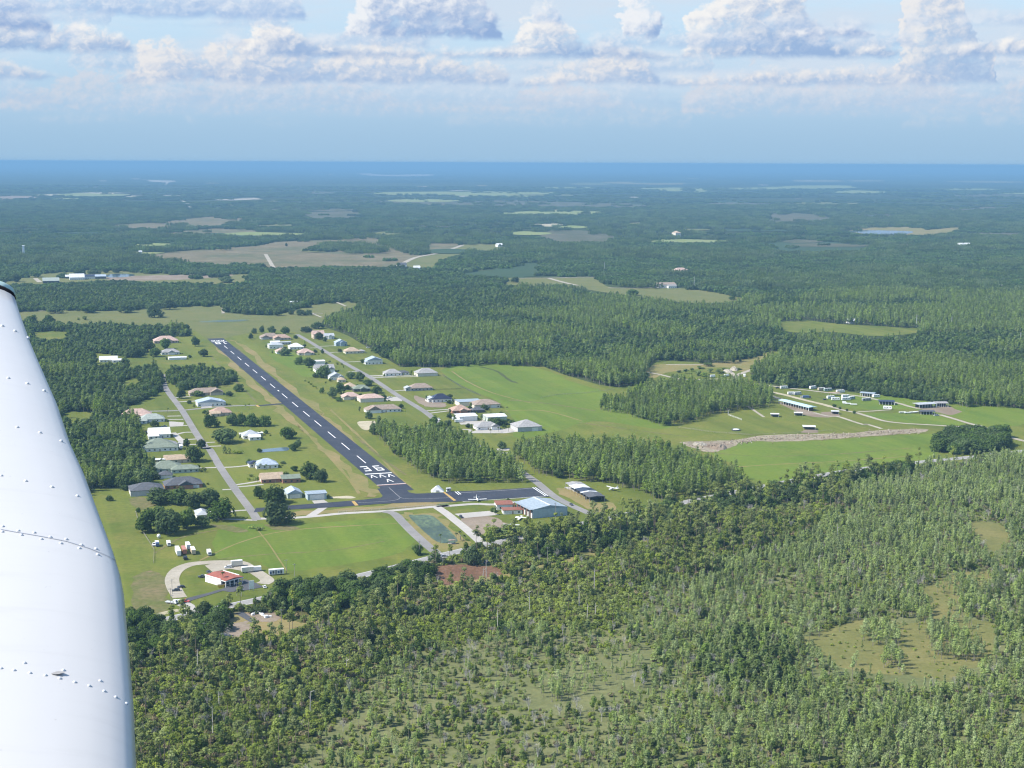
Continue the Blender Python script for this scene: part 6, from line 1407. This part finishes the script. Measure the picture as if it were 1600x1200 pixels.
for zf, x, y, h_, lb in ((zD, 928, 1122, 74, 'pale tall mast in the right far wood, leftmost of three'), (zD, 1147, 1135, 72, 'pale tall mast in the right far wood, middle of three'), (zD, 1578, 1225, 66, 'pale tall mast in the right far wood, rightmost of three'), (zC, 577, 778, 58, 'pale mast left of the lone barn house'), (zC, 1138, 876, 68, 'pale mast right of the lone barn house'), (zB, 1206, 505, 30, 'pale mast in the far plantation')):
    P = q(zf, x, y); g, s_ = at(P); pole(P, h_ * .25 * s_, lb, False, STEEL, 'mast', .35)

# ------------------------------------------------------------------ vehicles
TYRE = plain('black_tyre', (.02, .02, .02), .9, .1); GLASS = plain('car_glass', (.03, .035, .045), .1, .6)
PAINT = {k: plain('paint_' + k, c, .35, .5, var=.04) for k, c in dict(white=(.74, .74, .73), black=(.02, .02, .025), dark=(.06, .065, .075), blue=(.05, .09, .2), red=(.4, .06, .05), silver=(.45, .46, .47), tan=(.48, .4, .28), grey=(.22, .23, .24), green=(.25, .33, .3), yellow=(.6, .38, .05), cream=(.62, .58, .48), rust=(.4, .16, .1)).items()}
def wheels(o, xs, y, r=.34, w_=.22):
    for x in xs:
        for s in (-1, 1):
            wh = MB().tube((x, s * y - w_ / 2, r), (x, s * y + w_ / 2, r), r, r, 10).build('wheel', TYRE, o)
            MB().tube((x, s * (y + w_ / 2 + .004) - .012, r), (x, s * (y + w_ / 2 + .004) + .012, r), r * .58, r * .58, 8).build('rim', PAINT['silver'], wh)
def place(name, P, rot, label, cat, group=None):
    g, s_ = at(P); return empty(name, tuple(g), R(rot), label, cat, group)
def car(P, rot, colr, label, kind='car'):
    o = place('parked_car', P, rot, label, 'car', 'cars and pickups'); m = PAINT[colr]; L, Wd = (4.6, .9) if kind != 'pickup' else (5.6, 1.0)
    if kind == 'car': body = [(-2.3, .35), (2.3, .35), (2.3, .75), (1.2, .92), (-1.9, .95), (-2.3, .8)]; cab = [(-1.8, .93), (1.15, .9), (.35, 1.45), (-1.25, 1.47)]; rf_ = (-1.2, .3)
    elif kind == 'suv': body = [(-2.35, .4), (2.35, .4), (2.35, .95), (1.2, 1.1), (-2.3, 1.15)]; cab = [(-2.28, 1.13), (1.2, 1.08), (.6, 1.75), (-2.1, 1.78)]; rf_ = (-2.05, .55)
    else: body = [(-2.8, .5), (2.8, .5), (2.8, 1.05), (1.5, 1.15), (-2.8, 1.15)]; cab = [(-.6, 1.13), (1.5, 1.13), (.9, 1.85), (-.45, 1.88)]; rf_ = (-.4, .85)
    b = MB()
    b.v = [(x, s * Wd, z) for s in (-1, 1) for x, z in body]; n = len(body); b.f = [tuple(range(n)), tuple(range(n, 2 * n))[::-1]] + [((i + 1) % n, i, n + i, n + (i + 1) % n) for i in range(n)]; b.m = [0] * len(b.f)
    b.build('body', m, o)
    c = MB(); n = len(cab); ins = [.9, .9, .74, .74]
    c.v = [(x, s * Wd * ins[i], z) for s in (-1, 1) for i, (x, z) in enumerate(cab)]; c.f = [tuple(range(n)), tuple(range(n, 2 * n))[::-1]] + [((i + 1) % n, i, n + i, n + (i + 1) % n) for i in range(n)]; c.m = [0] * len(c.f)
    c.build('window', GLASS, o)
    z = cab[2][1]; MB().box(rf_[0], -Wd * .74, z - .005, rf_[1], Wd * .74, z + .05).build('roof', m, o)
    if kind == 'pickup': MB().box(-2.65, -.85, 1.1, -.75, .85, 1.155).build('bed', PAINT['black'], o)
    wheels(o, (L * .31, -L * .31), Wd - .1)
    for s in (-1, 1): MB().box(body[1][0] - .02, s * Wd * .68 - .16, .6, body[1][0] + .02, s * Wd * .68 + .16, .78).build('headlight', TRIM, o)
    return o
def trailer(P, rot, colr, L, h, label, name='box_trailer', cat='trailer', wd=1.25, group='trailers and campers', win=0):
    o = place(name, P, rot, label, cat, group); z0 = .75
    MB().box(-L / 2, -wd, z0, L / 2, wd, z0 + h).build('body', PAINT[colr], o)
    MB().box(-L / 2 - .03, -wd - .03, z0 + h + .002, L / 2 + .03, wd + .03, z0 + h + .1).build('roof', PAINT['white' if colr != 'rust' else 'rust'], o)
    MB().box(-L / 2 - .035, -wd * .8, z0 + .15, -L / 2 - .004, wd * .8, z0 + h - .1).build('door', PAINT['silver'], o)
    MB().tube((L / 2, 0, .7), (L / 2 + 1.2, 0, .6), .07, .05, 6).build('hitch', PAINT['dark'], o)
    for i in range(win):
        for s in (-1, 1): MB().box(-L / 2 + L * (i + .35) / win, s * (wd + .012) - .01, z0 + h * .5, -L / 2 + L * (i + .75) / win, s * (wd + .012) + .01, z0 + h * .8).build('window', GLASS, o)
    wheels(o, (-L * .18, -L * .18 - .85) if L > 6 else (-L * .1,), wd - .12, .42)
    return o
def camper(P, rot, colr, label, L=8.0):
    o = place('camper', P, rot, label, 'camper', 'campers on the show ground'); wd = 1.25
    MB().prismy([(-L / 2, .6), (L / 2 - .3, .6), (L / 2, 1.3), (L / 2 - .5, 3.2), (-L / 2 + .2, 3.2), (-L / 2, 2.9)], -wd, wd).build('body', PAINT[colr], o)
    MB().box(-L / 2 + .3, -wd * .9, 3.203, L / 2 - .6, wd * .9, 3.3).build('roof', PAINT['white'], o)
    MB().box(.3, -.4, 3.31, 1.2, .4, 3.55).build('air_conditioner', PAINT['silver'], o)
    for x in (-L * .3, 0, L * .28):
        for s in (-1, 1): MB().box(x - .5, s * (wd + .012) - .01, 1.7, x + .5, s * (wd + .012) + .01, 2.5).build('window', GLASS, o)
    MB().box(-L * .15 - .35, -wd - .03, .8, -L * .15 + .35, -wd - .004, 2.6).build('door', PAINT['silver'], o)
    wheels(o, (-.6, -1.5), wd - .12, .4); MB().tube((L / 2 - .3, 0, .7), (L / 2 + 1.1, 0, .6), .08, .05, 6).build('hitch', PAINT['dark'], o)
    return o
def truck(P, rot, cabc, boxc, label, L=7.5, h=2.6, flat=False):
    o = place('box_truck', P, rot, label, 'truck', 'lorries')
    MB().prismy([(L / 2 - 2.2, .6), (L / 2, .6), (L / 2, 1.5), (L / 2 - .5, 2.5), (L / 2 - 2.2, 2.6)], -1.1, 1.1).build('cab', PAINT[cabc], o)
    MB().prismy([(L / 2 - .03, 1.52), (L / 2 + .02, 1.52), (L / 2 - .46, 2.42), (L / 2 - .51, 2.42)], -.95, .95).build('windscreen', GLASS, o)
    MB().box(-L / 2, -1.2, .8, L / 2 - 2.35, 1.2, 1.15 if flat else .8 + h).build('cargo_bed' if flat else 'cargo_box', PAINT[boxc], o)
    if not flat: MB().box(-L / 2 - .03, -1.0, 1.0, -L / 2 - .004, 1.0, .6 + h).build('rear_door', PAINT['silver'], o)
    wheels(o, (L / 2 - 1.1, -L / 2 + 1.4), .98, .45, .3); return o
uNd = math.degrees(math.atan2(-uN[1], -uN[0]))      # heading towards us along the runway
uEd = math.degrees(RUN)
q1 = lambda zf, x, y: zf((x, y))[0]
truck(q(zg, 45, 185), uNd, 'blue', 'white', 'blue and white truck at the grove edge', 6.5, 2.2)
car(q(zg, 5, 178), uNd, 'white', 'white pickup left of the blue and white truck', 'pickup')
truck(q(zg, 190, 180), uNd, 'white', 'white', 'white camper van right of the blue and white truck', 6.5, 2.2)
trailer(q(zg, 305, 285), uNd, 'white', 14, 2.9, 'long white trailer hitched to a black tractor', 'semi_trailer')
truck(q(zg, 395, 352), uNd, 'black', 'black', 'black tractor unit in front of the long white trailer', 6.0, .5, True)
trailer(q(zg, 380, 270), uNd, 'rust', 11, 2.7, 'rust red trailer beside the long white one', 'semi_trailer')
trailer(q(zg, 430, 218), uNd, 'white', 9, 2.8, 'white trailer behind the tan one', 'box_trailer')
trailer(q(zg, 492, 275), uNd, 'tan', 10, 2.6, 'tan trailer beside the rust red one', 'box_trailer')
truck(q(zg, 695, 295), uNd, 'white', 'white', 'white truck with a red stripe alone on the grass', 6.8, 2.3)
trailer(q(zg, 1040, 438), uEd + 3, 'cream', 7, 3.0, 'cream box trailer behind the red roofed shop, upper of two')
trailer(q(zg, 1172, 515), uEd + 3, 'cream', 7, 2.8, 'pale box trailer behind the red roofed shop, lower of two')
trailer(q(zg, 1282, 500), uEd + 3, 'white', 6, 2.2, 'small white trailer on the right arm of the loop')
car(q(zg, 932, 460), uEd + 180, 'white', 'white car behind the red roofed shop', 'suv')
car(q(zg, 615, 580), uEd + 170, 'dark', 'dark blue pickup on the lawn inside the loop', 'pickup')
car(q(zg, 690, 520), uNd + 15, 'dark', 'dark car against the shop back corner')
car(q(zg, 280, 750), uEd + 175, 'dark', 'dark car on the gravel loop, left of two', 'suv')
car(q(zg, 345, 705), uEd + 175, 'black', 'black car at the gravel loop edge, right of two')
truck(q(zg, 225, 905), uEd - 40, 'white', 'silver', 'white flat truck at the loop entrance', 7.5, 2, True)
trailer(q(zg, 300, 905), uEd, 'silver', 5, 1.3, 'silver low trailer between the flat truck and the red pickup')
car(q(zg, 390, 888), uEd - 25, 'red', 'red pickup at the loop entrance', 'pickup')
car(q(zg, 930, 932), uEd + 12, 'black', 'black car driving on the highway below the shop', 'suv')
car(q(zg, 1072, 752), uEd, 'black', 'black car parked before the forecourt poles')
car(q(zg, 1388, 705), uEd + 90, 'white', 'white and black small car at the forecourt corner')
tr_ = trailer(q(zg, 1535, 545), uEd, 'white', 9, 2.9, 'white container with dark painted squares right of the loop', 'mural_container', 'container')
for i in range(5): MB().box(-4.2 + i * 1.6, -1.275, .95 + .25 * (i % 2), -3.0 + i * 1.6, -1.256, 2.7 + .3 * (i % 3)).build('mural_panel', PAINT[['blue', 'dark', 'grey', 'blue', 'dark'][i]], tr_)
car(q(zq, 642, 48), uNd, 'black', 'black car on the concrete pad above the dirt lot', 'suv')
car(q(zq, 500, 372), uEd + 12, 'silver', 'silver car turning at the highway junction')
car(q(zh, 1062, 396), uNd, 'dark', 'small dark car on the airport road')
car(q(zq, 862, 428), uEd, 'blue', 'dark blue car in the shade of the highway oak', 'suv')
car(q(z2, 675, 252), uEd, 'blue', 'blue pickup beside the grey green metal roof', 'pickup')
car(q(z2, 540, 300), uEd, 'dark', 'dark car by the stepped white roofs', 'suv')
trailer(q(z2, 815, 432), uNd, 'white', 7, 2.4, 'white trailer right of the biggest grey green roof')
car(q(z2, 800, 395), uEd, 'white', 'white car on the curved drive')
car(q(z2, 1120, 1018), uEd, 'white', 'white pickup at the corner house', 'pickup')
trailer(q(z7, 810, 632), uEd, 'white', 7, 2.2, 'white trailer left of the white metal hangar, upper of two')
trailer(q(z7, 835, 650), uEd, 'white', 8, 2.2, 'white trailer left of the white metal hangar, lower of two')
car(q(z7, 790, 492), uEd, 'black', 'black pickup on the bare sandy plot', 'pickup')
car(q(z6, 1300, 492), uEd, 'white', 'white car on the lawn edge by the wood', 'suv')
car(q(z6, 1262, 545), uEd, 'silver', 'silver car beside the tan roofed house', 'suv')
car(q(z6, 1530, 1010), uEd, 'white', 'white car on the pink hangar drive')
car(q(z7, 680, 632), uNd, 'white', 'white van half hidden by oaks on the east street', 'suv')
car(q(z4, 10, 250), uEd, 'white', 'white car by the pale roofed lawn house', 'suv')
# show ground: campers, cars and trailers
CP = [(zr, 105, 150, 'white', 80, 'white camper at the bend of the track by the wood', 7), (zr, 600, 300, 'white', uEd, 'long low white camper on the upper track', 9), (zr, 610, 258, 'cream', uEd, 'cream camper above the long low white one', 8), (zr, 690, 272, 'white', uEd + 25, 'white camper at the wood edge, right of the cream one', 9), (zr, 960, 300, 'white', uEd + 15, 'white camper in the middle of the wood edge row', 9), (zr, 1070, 322, 'tan', uEd, 'tan camper in the wood edge row', 9), (zr, 1150, 328, 'green', uEd, 'grey green camper in the wood edge row', 10), (zr, 1305, 350, 'white', uEd, 'white camper at the right end of the wood edge row', 10),
      (zr, 690, 375, 'white', uEd - 10, 'large white camper, left of a close pair on the grass', 8), (zr, 768, 375, 'silver', uEd + 5, 'silver camper, right of a close pair on the grass', 9), (zr, 1185, 425, 'white', uEd, 'white camper under the tan awning', 9), (zr, 1245, 445, 'white', uEd - 15, 'white camper right of the awning', 9), (zr, 1370, 412, 'white', uEd, 'white camper, upper of two at the centre right', 9), (zr, 1375, 445, 'white', uEd - 5, 'white camper, lower of two at the centre right', 10), (zr, 1445, 432, 'green', uEd + 10, 'pale green camper right of the two white ones', 8), (zs, 110, 452, 'grey', uEd, 'grey camper below the stable', 10), (zs, 232, 408, 'white', uEd, 'white camper at the stable end', 8), (zs, 375, 555, 'white', uEd - 35, 'white camper below the black shed', 9)]
for zf, x, y, c, rt, lb, L in CP: camper(q(zf, x, y), rt, c, lb, L)
car(q(zr, 520, 295), uEd, 'dark', 'dark car left of the long low white camper', 'suv'); car(q(zr, 840, 275), uEd, 'black', 'black van at the wood edge', 'suv'); car(q(zr, 340, 232), uEd, 'white', 'white pickup on the upper track, left of two', 'pickup'); car(q(zr, 408, 234), uEd, 'white', 'white pickup on the upper track, right of two', 'pickup')
truck(q(zr, 885, 418), uEd - 20, 'dark', 'blue', 'dark blue truck below the close pair of campers', 9, 2.2); car(q(zr, 830, 412), uEd - 20, 'white', 'white car left of the dark blue truck', 'suv'); car(q(zs, 985, 640), uEd, 'silver', 'silver pickup by the black shed on the field road', 'pickup'); car(q(zr, 1110, 440), uEd, 'dark', 'dark car left of the awning campers')
trailer(q(zt, 675, 318), uEd, 'white', 6, 2.2, 'white trailer behind the dome wood'); car(q(zt, 850, 312), uEd, 'dark', 'dark pickup behind the dome wood', 'pickup'); trailer(q(zt, 910, 302), uEd + 20, 'white', 7, 2.0, 'white tilted trailer behind the dome wood')
for i, (x, y, L) in enumerate(((1360, 490, 5), (1400, 495, 6), (1470, 505, 7), (1350, 475, 4))): trailer(q(zr, x, y), uEd - 25, 'white', L, .6, 'low white flat trailer in the row under the campers, %s' % ordn([1, 2, 3, 0][i], 4))
for i, (x, y, L) in enumerate(((560, 605, 7), (620, 610, 6), (690, 605, 7), (730, 600, 5))): trailer(q(zs, x, y), uEd - 8, 'cream', L, .6, 'low pale farm trailer on the dark track, %s' % ordn(i, 4))
aw = place('awning', q(zr, 1240, 392), uEd, 'tan awning over campers on the show ground', 'awning'); roof_mesh(MB(), -6, 0, 6, 5, 3.6, .5, 'gable', 'x', .2).build('roof', RF['tan'], aw)
for sx in (-5.6, 5.6):
    for sy in (.2, 4.8): MB().tube((sx, sy, 0), (sx, sy, 3.59), .08, .08, 6).build('post', PAINT['silver'], aw)
# ------------------------------------------------------------------ aeroplanes
def plane(P, rot, label, sc=1.0, high=False):
    o = place('light_aircraft', P, rot, label, 'aeroplane', 'parked light aircraft'); o.scale = (sc,) * 3; m = PAINT['white']
    st = [(3.6, .25, .95), (3.2, .5, 1.0), (1.6, .58, 1.15), (.2, .58, 1.2), (-1.2, .42, 1.15), (-3.2, .16, 1.15), (-3.9, .08, 1.2)]
    b = MB(); n = 8
    for x, r, z in st: b.v += [(x, r * math.cos(6.283 * i / n), z + r * math.sin(6.283 * i / n)) for i in range(n)]
    for k in range(len(st) - 1): b.f += [(k * n + i, k * n + (i + 1) % n, (k + 1) * n + (i + 1) % n, (k + 1) * n + i) for i in range(n)]
    b.f += [tuple(range(n))[::-1], tuple(range((len(st) - 1) * n, len(st) * n))]; b.m = [0] * len(b.f); b.build('fuselage', m, o, True)
    z = 1.85 if high else .8
    for s in (-1, 1):
        MB().add([(1.6, 0, z), (.1, 0, z), (.25, s * 5.2, z + .25), (1.4, s * 5.2, z + .25), (1.6, 0, z + .16), (.1, 0, z + .1), (.25, s * 5.2, z + .3), (1.4, s * 5.2, z + .32)], [(0, 1, 2, 3), (7, 6, 5, 4), (0, 4, 5, 1), (1, 5, 6, 2), (2, 6, 7, 3), (3, 7, 4, 0)]).build('wing', m, o)
        MB().add([(-3.0, 0, 1.25), (-3.8, 0, 1.25), (-3.8, s * 1.6, 1.25), (-3.2, s * 1.6, 1.25), (-3.0, 0, 1.33), (-3.8, 0, 1.31), (-3.8, s * 1.6, 1.3), (-3.2, s * 1.6, 1.31)], [(0, 1, 2, 3), (7, 6, 5, 4), (0, 4, 5, 1), (1, 5, 6, 2), (2, 6, 7, 3), (3, 7, 4, 0)]).build('tailplane', m, o)
        MB().tube((.6, s * 1.2, .36), (.6, s * 1.38, .36), .24, .24, 10).build('wheel', TYRE, o); MB().tube((.6, s * 1.25, .4), (.6, s * .5, 1.0), .05, .05, 6).build('strut', m, o)
    MB().add([(-2.7, -.05, 1.3), (-3.9, -.05, 1.3), (-4.0, -.04, 2.6), (-3.4, -.04, 2.6), (-2.7, .05, 1.3), (-3.9, .05, 1.3), (-4.0, .04, 2.6), (-3.4, .04, 2.6)], [(3, 2, 1, 0), (4, 5, 6, 7), (0, 1, 5, 4), (1, 2, 6, 5), (2, 3, 7, 6), (3, 0, 4, 7)]).build('fin', m, o)
    MB().ball((.9, 0, 1.62), .5, 1.7, .9, .8, 10, 6).build('canopy', GLASS, o, True)
    MB().tube((3.3, 0, .25), (3.3, 0, .85), .05, .05, 6).build('nose_leg', m, o); MB().tube((3.3, -.08, .2), (3.3, .08, .2), .2, .2, 10).build('wheel', TYRE, o)
    MB().box(3.61, -.05, .1, 3.66, .05, 1.8).build('propeller', PAINT['dark'], o); return o
plane(q(z5, 655, 262), uNd - 10, 'white aeroplane parked at the apron edge', 1.35); plane(q(zh, 435, 572), uEd + 150, 'white aeroplane on the grass beside the big hangar', 1.2); plane(q(zh, 310, 660), uEd + 60, 'white aeroplane near the bushes by the dirt lot', 1.1); plane(q(z5, 1550, 195), uEd + 200, 'white aeroplane on the grass right of the open hangar row', 1.25, True)
# ------------------------------------------------------------------ signs, bins, blocks, fences, piles
o = place('pole_sign', q(zg, 1225, 745), uEd, 'white roadside sign panel on two posts by the forecourt', 'sign'); MB().box(-1.5, -.12, 1.2, 1.5, .12, 6.2).build('panel', PAINT['white'], o)
for s in (-1, 1): MB().box(s * 1.1 - .1, -.1, 0, s * 1.1 + .1, .1, 1.19).build('post', PAINT['silver'], o)
o = place('skip_bin', q(zg, 842, 700), uEd, 'yellow skip bin at the shop front corner', 'bin'); MB().add([(-1.6, -.8, .15), (1.6, -.8, .15), (1.6, .8, .15), (-1.6, .8, .15), (-2.1, -1, 1.6), (2.1, -1, 1.6), (2.1, 1, 1.6), (-2.1, 1, 1.6)], [(0, 3, 2, 1), (0, 1, 5, 4), (1, 2, 6, 5), (2, 3, 7, 6), (3, 0, 4, 7)]).build('tub', PAINT['yellow'], o); MB().box(-2.0, -.9, 1.3, 2.0, .9, 1.45).build('load', PAINT['dark'], o)
o = place('water_tank', q(zg, 65, 88), 0, 'small round white tank in front of the grove', 'tank'); MB().ball((0, 0, 1.6), 1.3, 1, 1, 1.05, 12, 8).build('tank', PAINT['white'], o, True); MB().tube((0, 0, 0), (0, 0, .6), .7, .6, 10).build('stand', PAINT['grey'], o)
o = place('pond_jetty', q(z5, 492, 550), uEd, 'little dark roofed jetty at the near end of the lily pond', 'jetty'); MB().box(-2.5, -.5, .45, 2.5, 2.2, .6).build('deck', POLE, o); roof_mesh(MB(), -2, 0, 2, 2, 2.6, .5, 'hip', 'x', .3).build('roof', RF['brown'], o)
for sx in (-1.9, 1.9):
    for sy in (.1, 1.9): MB().box(sx - .07, sy - .07, -.1, sx + .07, sy + .07, 2.59).build('post', POLE, o)
blk = MB().box(-.75, -.55, 0, .75, .55, 1.25).mesh('white_block', PAINT['white'])
for i in range(16):
    x, y = 970 + i * 9.5 + random.uniform(-5, 5), 905 - 20 * math.sin(i * .35) + random.uniform(-8, 10)
    g, s_ = at(q(z3, x, y)); b_ = bpy.data.objects.new('white_block', blk); COL.objects.link(b_); b_.location = tuple(g); b_.rotation_euler = (0, 0, random.uniform(0, 3)); b_.scale = (random.uniform(.7, 1.1),) * 3
    tag(b_, 'white block in the jumbled row on the bare lot south of the highway', 'block', 'white blocks on the bare lot')
def fence(zf, pts, label, mat, h=1.4, name='fence', rails=2, step=6):
    W = [G(*p)[:2] for p in zf(*pts)]; o = empty(name, (W[0][0], W[0][1], 0), 0, label, 'fence'); n = 0; O = W[0]
    for a, b in zip(W[:-1], W[1:]):
        a = a - O; b = b - O; L = np.linalg.norm(b - a); k = max(1, int(L / step))
        for r_ in range(rails): z = h * (r_ + 1) / rails - .08; MB().tube((*a, z), (*b, z), .07, .07, 5).build('rail', mat, o)
        for i in range(k + 1):
            if n < 60: p = a + (b - a) * i / k; MB().box(p[0] - .09, p[1] - .09, 0, p[0] + .09, p[1] + .09, h).build('post', mat, o); n += 1
fence(zt, ((950, 870), (930, 948), (1160, 1032)), 'white board fence corner in the paddock right of the dome wood', PAINT['white'], 1.6, rails=3)
fence(z7, ((710, 285), (860, 380), (1000, 442)), 'dark fence line between the lawns and the hay meadow', PAINT['dark'], 1.8, rails=3)
fence(z7, ((480, 408), (690, 400), (860, 392)), 'dark hedge like fence below the dark brown roofed house', PAINT['dark'], 1.8, rails=3)
fence(z4, ((685, 858), (1100, 832), (1600, 792)), 'low white fence along the lane below the taxiway', PAINT['silver'], 1.2)
fence(z8, ((640, 515), (860, 545), (1100, 562), (1400, 548), (1600, 535)), 'long wire fence along the upper edge of the rubble strip', POLE, 1.4, step=12)
fence(z8, ((-220, 330), (-120, 310), (60, 300), (240, 275)), 'fence of the long narrow pen behind the hay meadow', PAINT['grey'], 1.4, step=10)
fence(z3, ((200, 500), (205, 400), (90, 220), (60, 100)), 'thin fence of the left pasture', POLE, 1.3, step=12)
ft = place('stock_tank', q(z8, 1000, 530), 0, 'round white topped stock tank on a dark patch in the paddock', 'tank'); MB().tube((0, 0, 0), (0, 0, 1.1), 4.2, 4.2, 20).build('rim', PAINT['dark'], ft); MB().tube((0, 0, 1.101), (0, 0, 1.25), 3.0, 2.8, 20).build('lid', PAINT['white'], ft)
# heaps of spoil along the strip: lumpy mounds, then loose stones as one mass
def mound(P, w_, d_, h, label, mat):
    g, s_ = at(P); n = 14; r = np.random.default_rng(int(P[0])); mb = MB(); X = np.linspace(-1, 1, n)
    for j in range(n):
        for i in range(n):
            x, y = X[i], X[j]; rr_ = max(0, 1 - x * x - y * y); mb.v.append((x * w_, y * d_, -.3 + h * rr_ ** .8 * (1 + r.normal(0, .25)) + .3 * (rr_ > 0)))
    mb.f = [(j * n + i, j * n + i + 1, (j + 1) * n + i + 1, (j + 1) * n + i) for j in range(n - 1) for i in range(n - 1)]; mb.m = [0] * len(mb.f)
    o = mb.build('spoil_heap', mat); o.location = tuple(g); tag(o, label, 'heap'); return o
mound(q(z8, 890, 638), 8, 12, 3.2, 'reddish brown heap of spoil at the left end of the rubble strip', g_brown); mound(q(z8, 770, 618), 7, 9, 1.6, 'low grey heap left of the reddish brown one', g_gravel)
mound(q(zt, 930, 220), 6, 12, 2.6, 'pale sand heap behind the dome wood, left of two', g_gravel); mound(q(zt, 1035, 190), 5, 12, 3, 'pale sand heap behind the dome wood, right of two', g_gravel)
st_pts = [];
for i in range(900):
    t = random.random(); x = 700 + 1450 * t; yc = np.interp(x, [640, 760, 1000, 1200, 1500, 1700, 1900, 2180], [608, 625, 608, 580, 570, 562, 545, 532]); p = q(z8, x, yc + random.gauss(0, 9)); g = G(*p); st_pts.append((g[0], g[1], .02))
rocks = []
for i in range(4):
    mb = MB().ball((0, 0, .25), .6, 1, .8, .7, 7, 5); mb.v = [(a * random.uniform(.8, 1.2), b * random.uniform(.8, 1.2), c) for a, b, c in mb.v]; rocks.append(bpy.data.objects.new('stone_mass', mb.mesh('stone', [g_gravel, g_brown, g_sand, g_brown][i])))
stuff_cloud('rubble', rocks, np.array(st_pts), np.random.default_rng(5).uniform(.4, 1.5, len(st_pts)), np.random.default_rng(6).uniform(0, 6, len(st_pts)), np.random.default_rng(7).integers(0, 4, len(st_pts)), 'loose pale rubble strewn along the strip across the meadow', 'rubble')
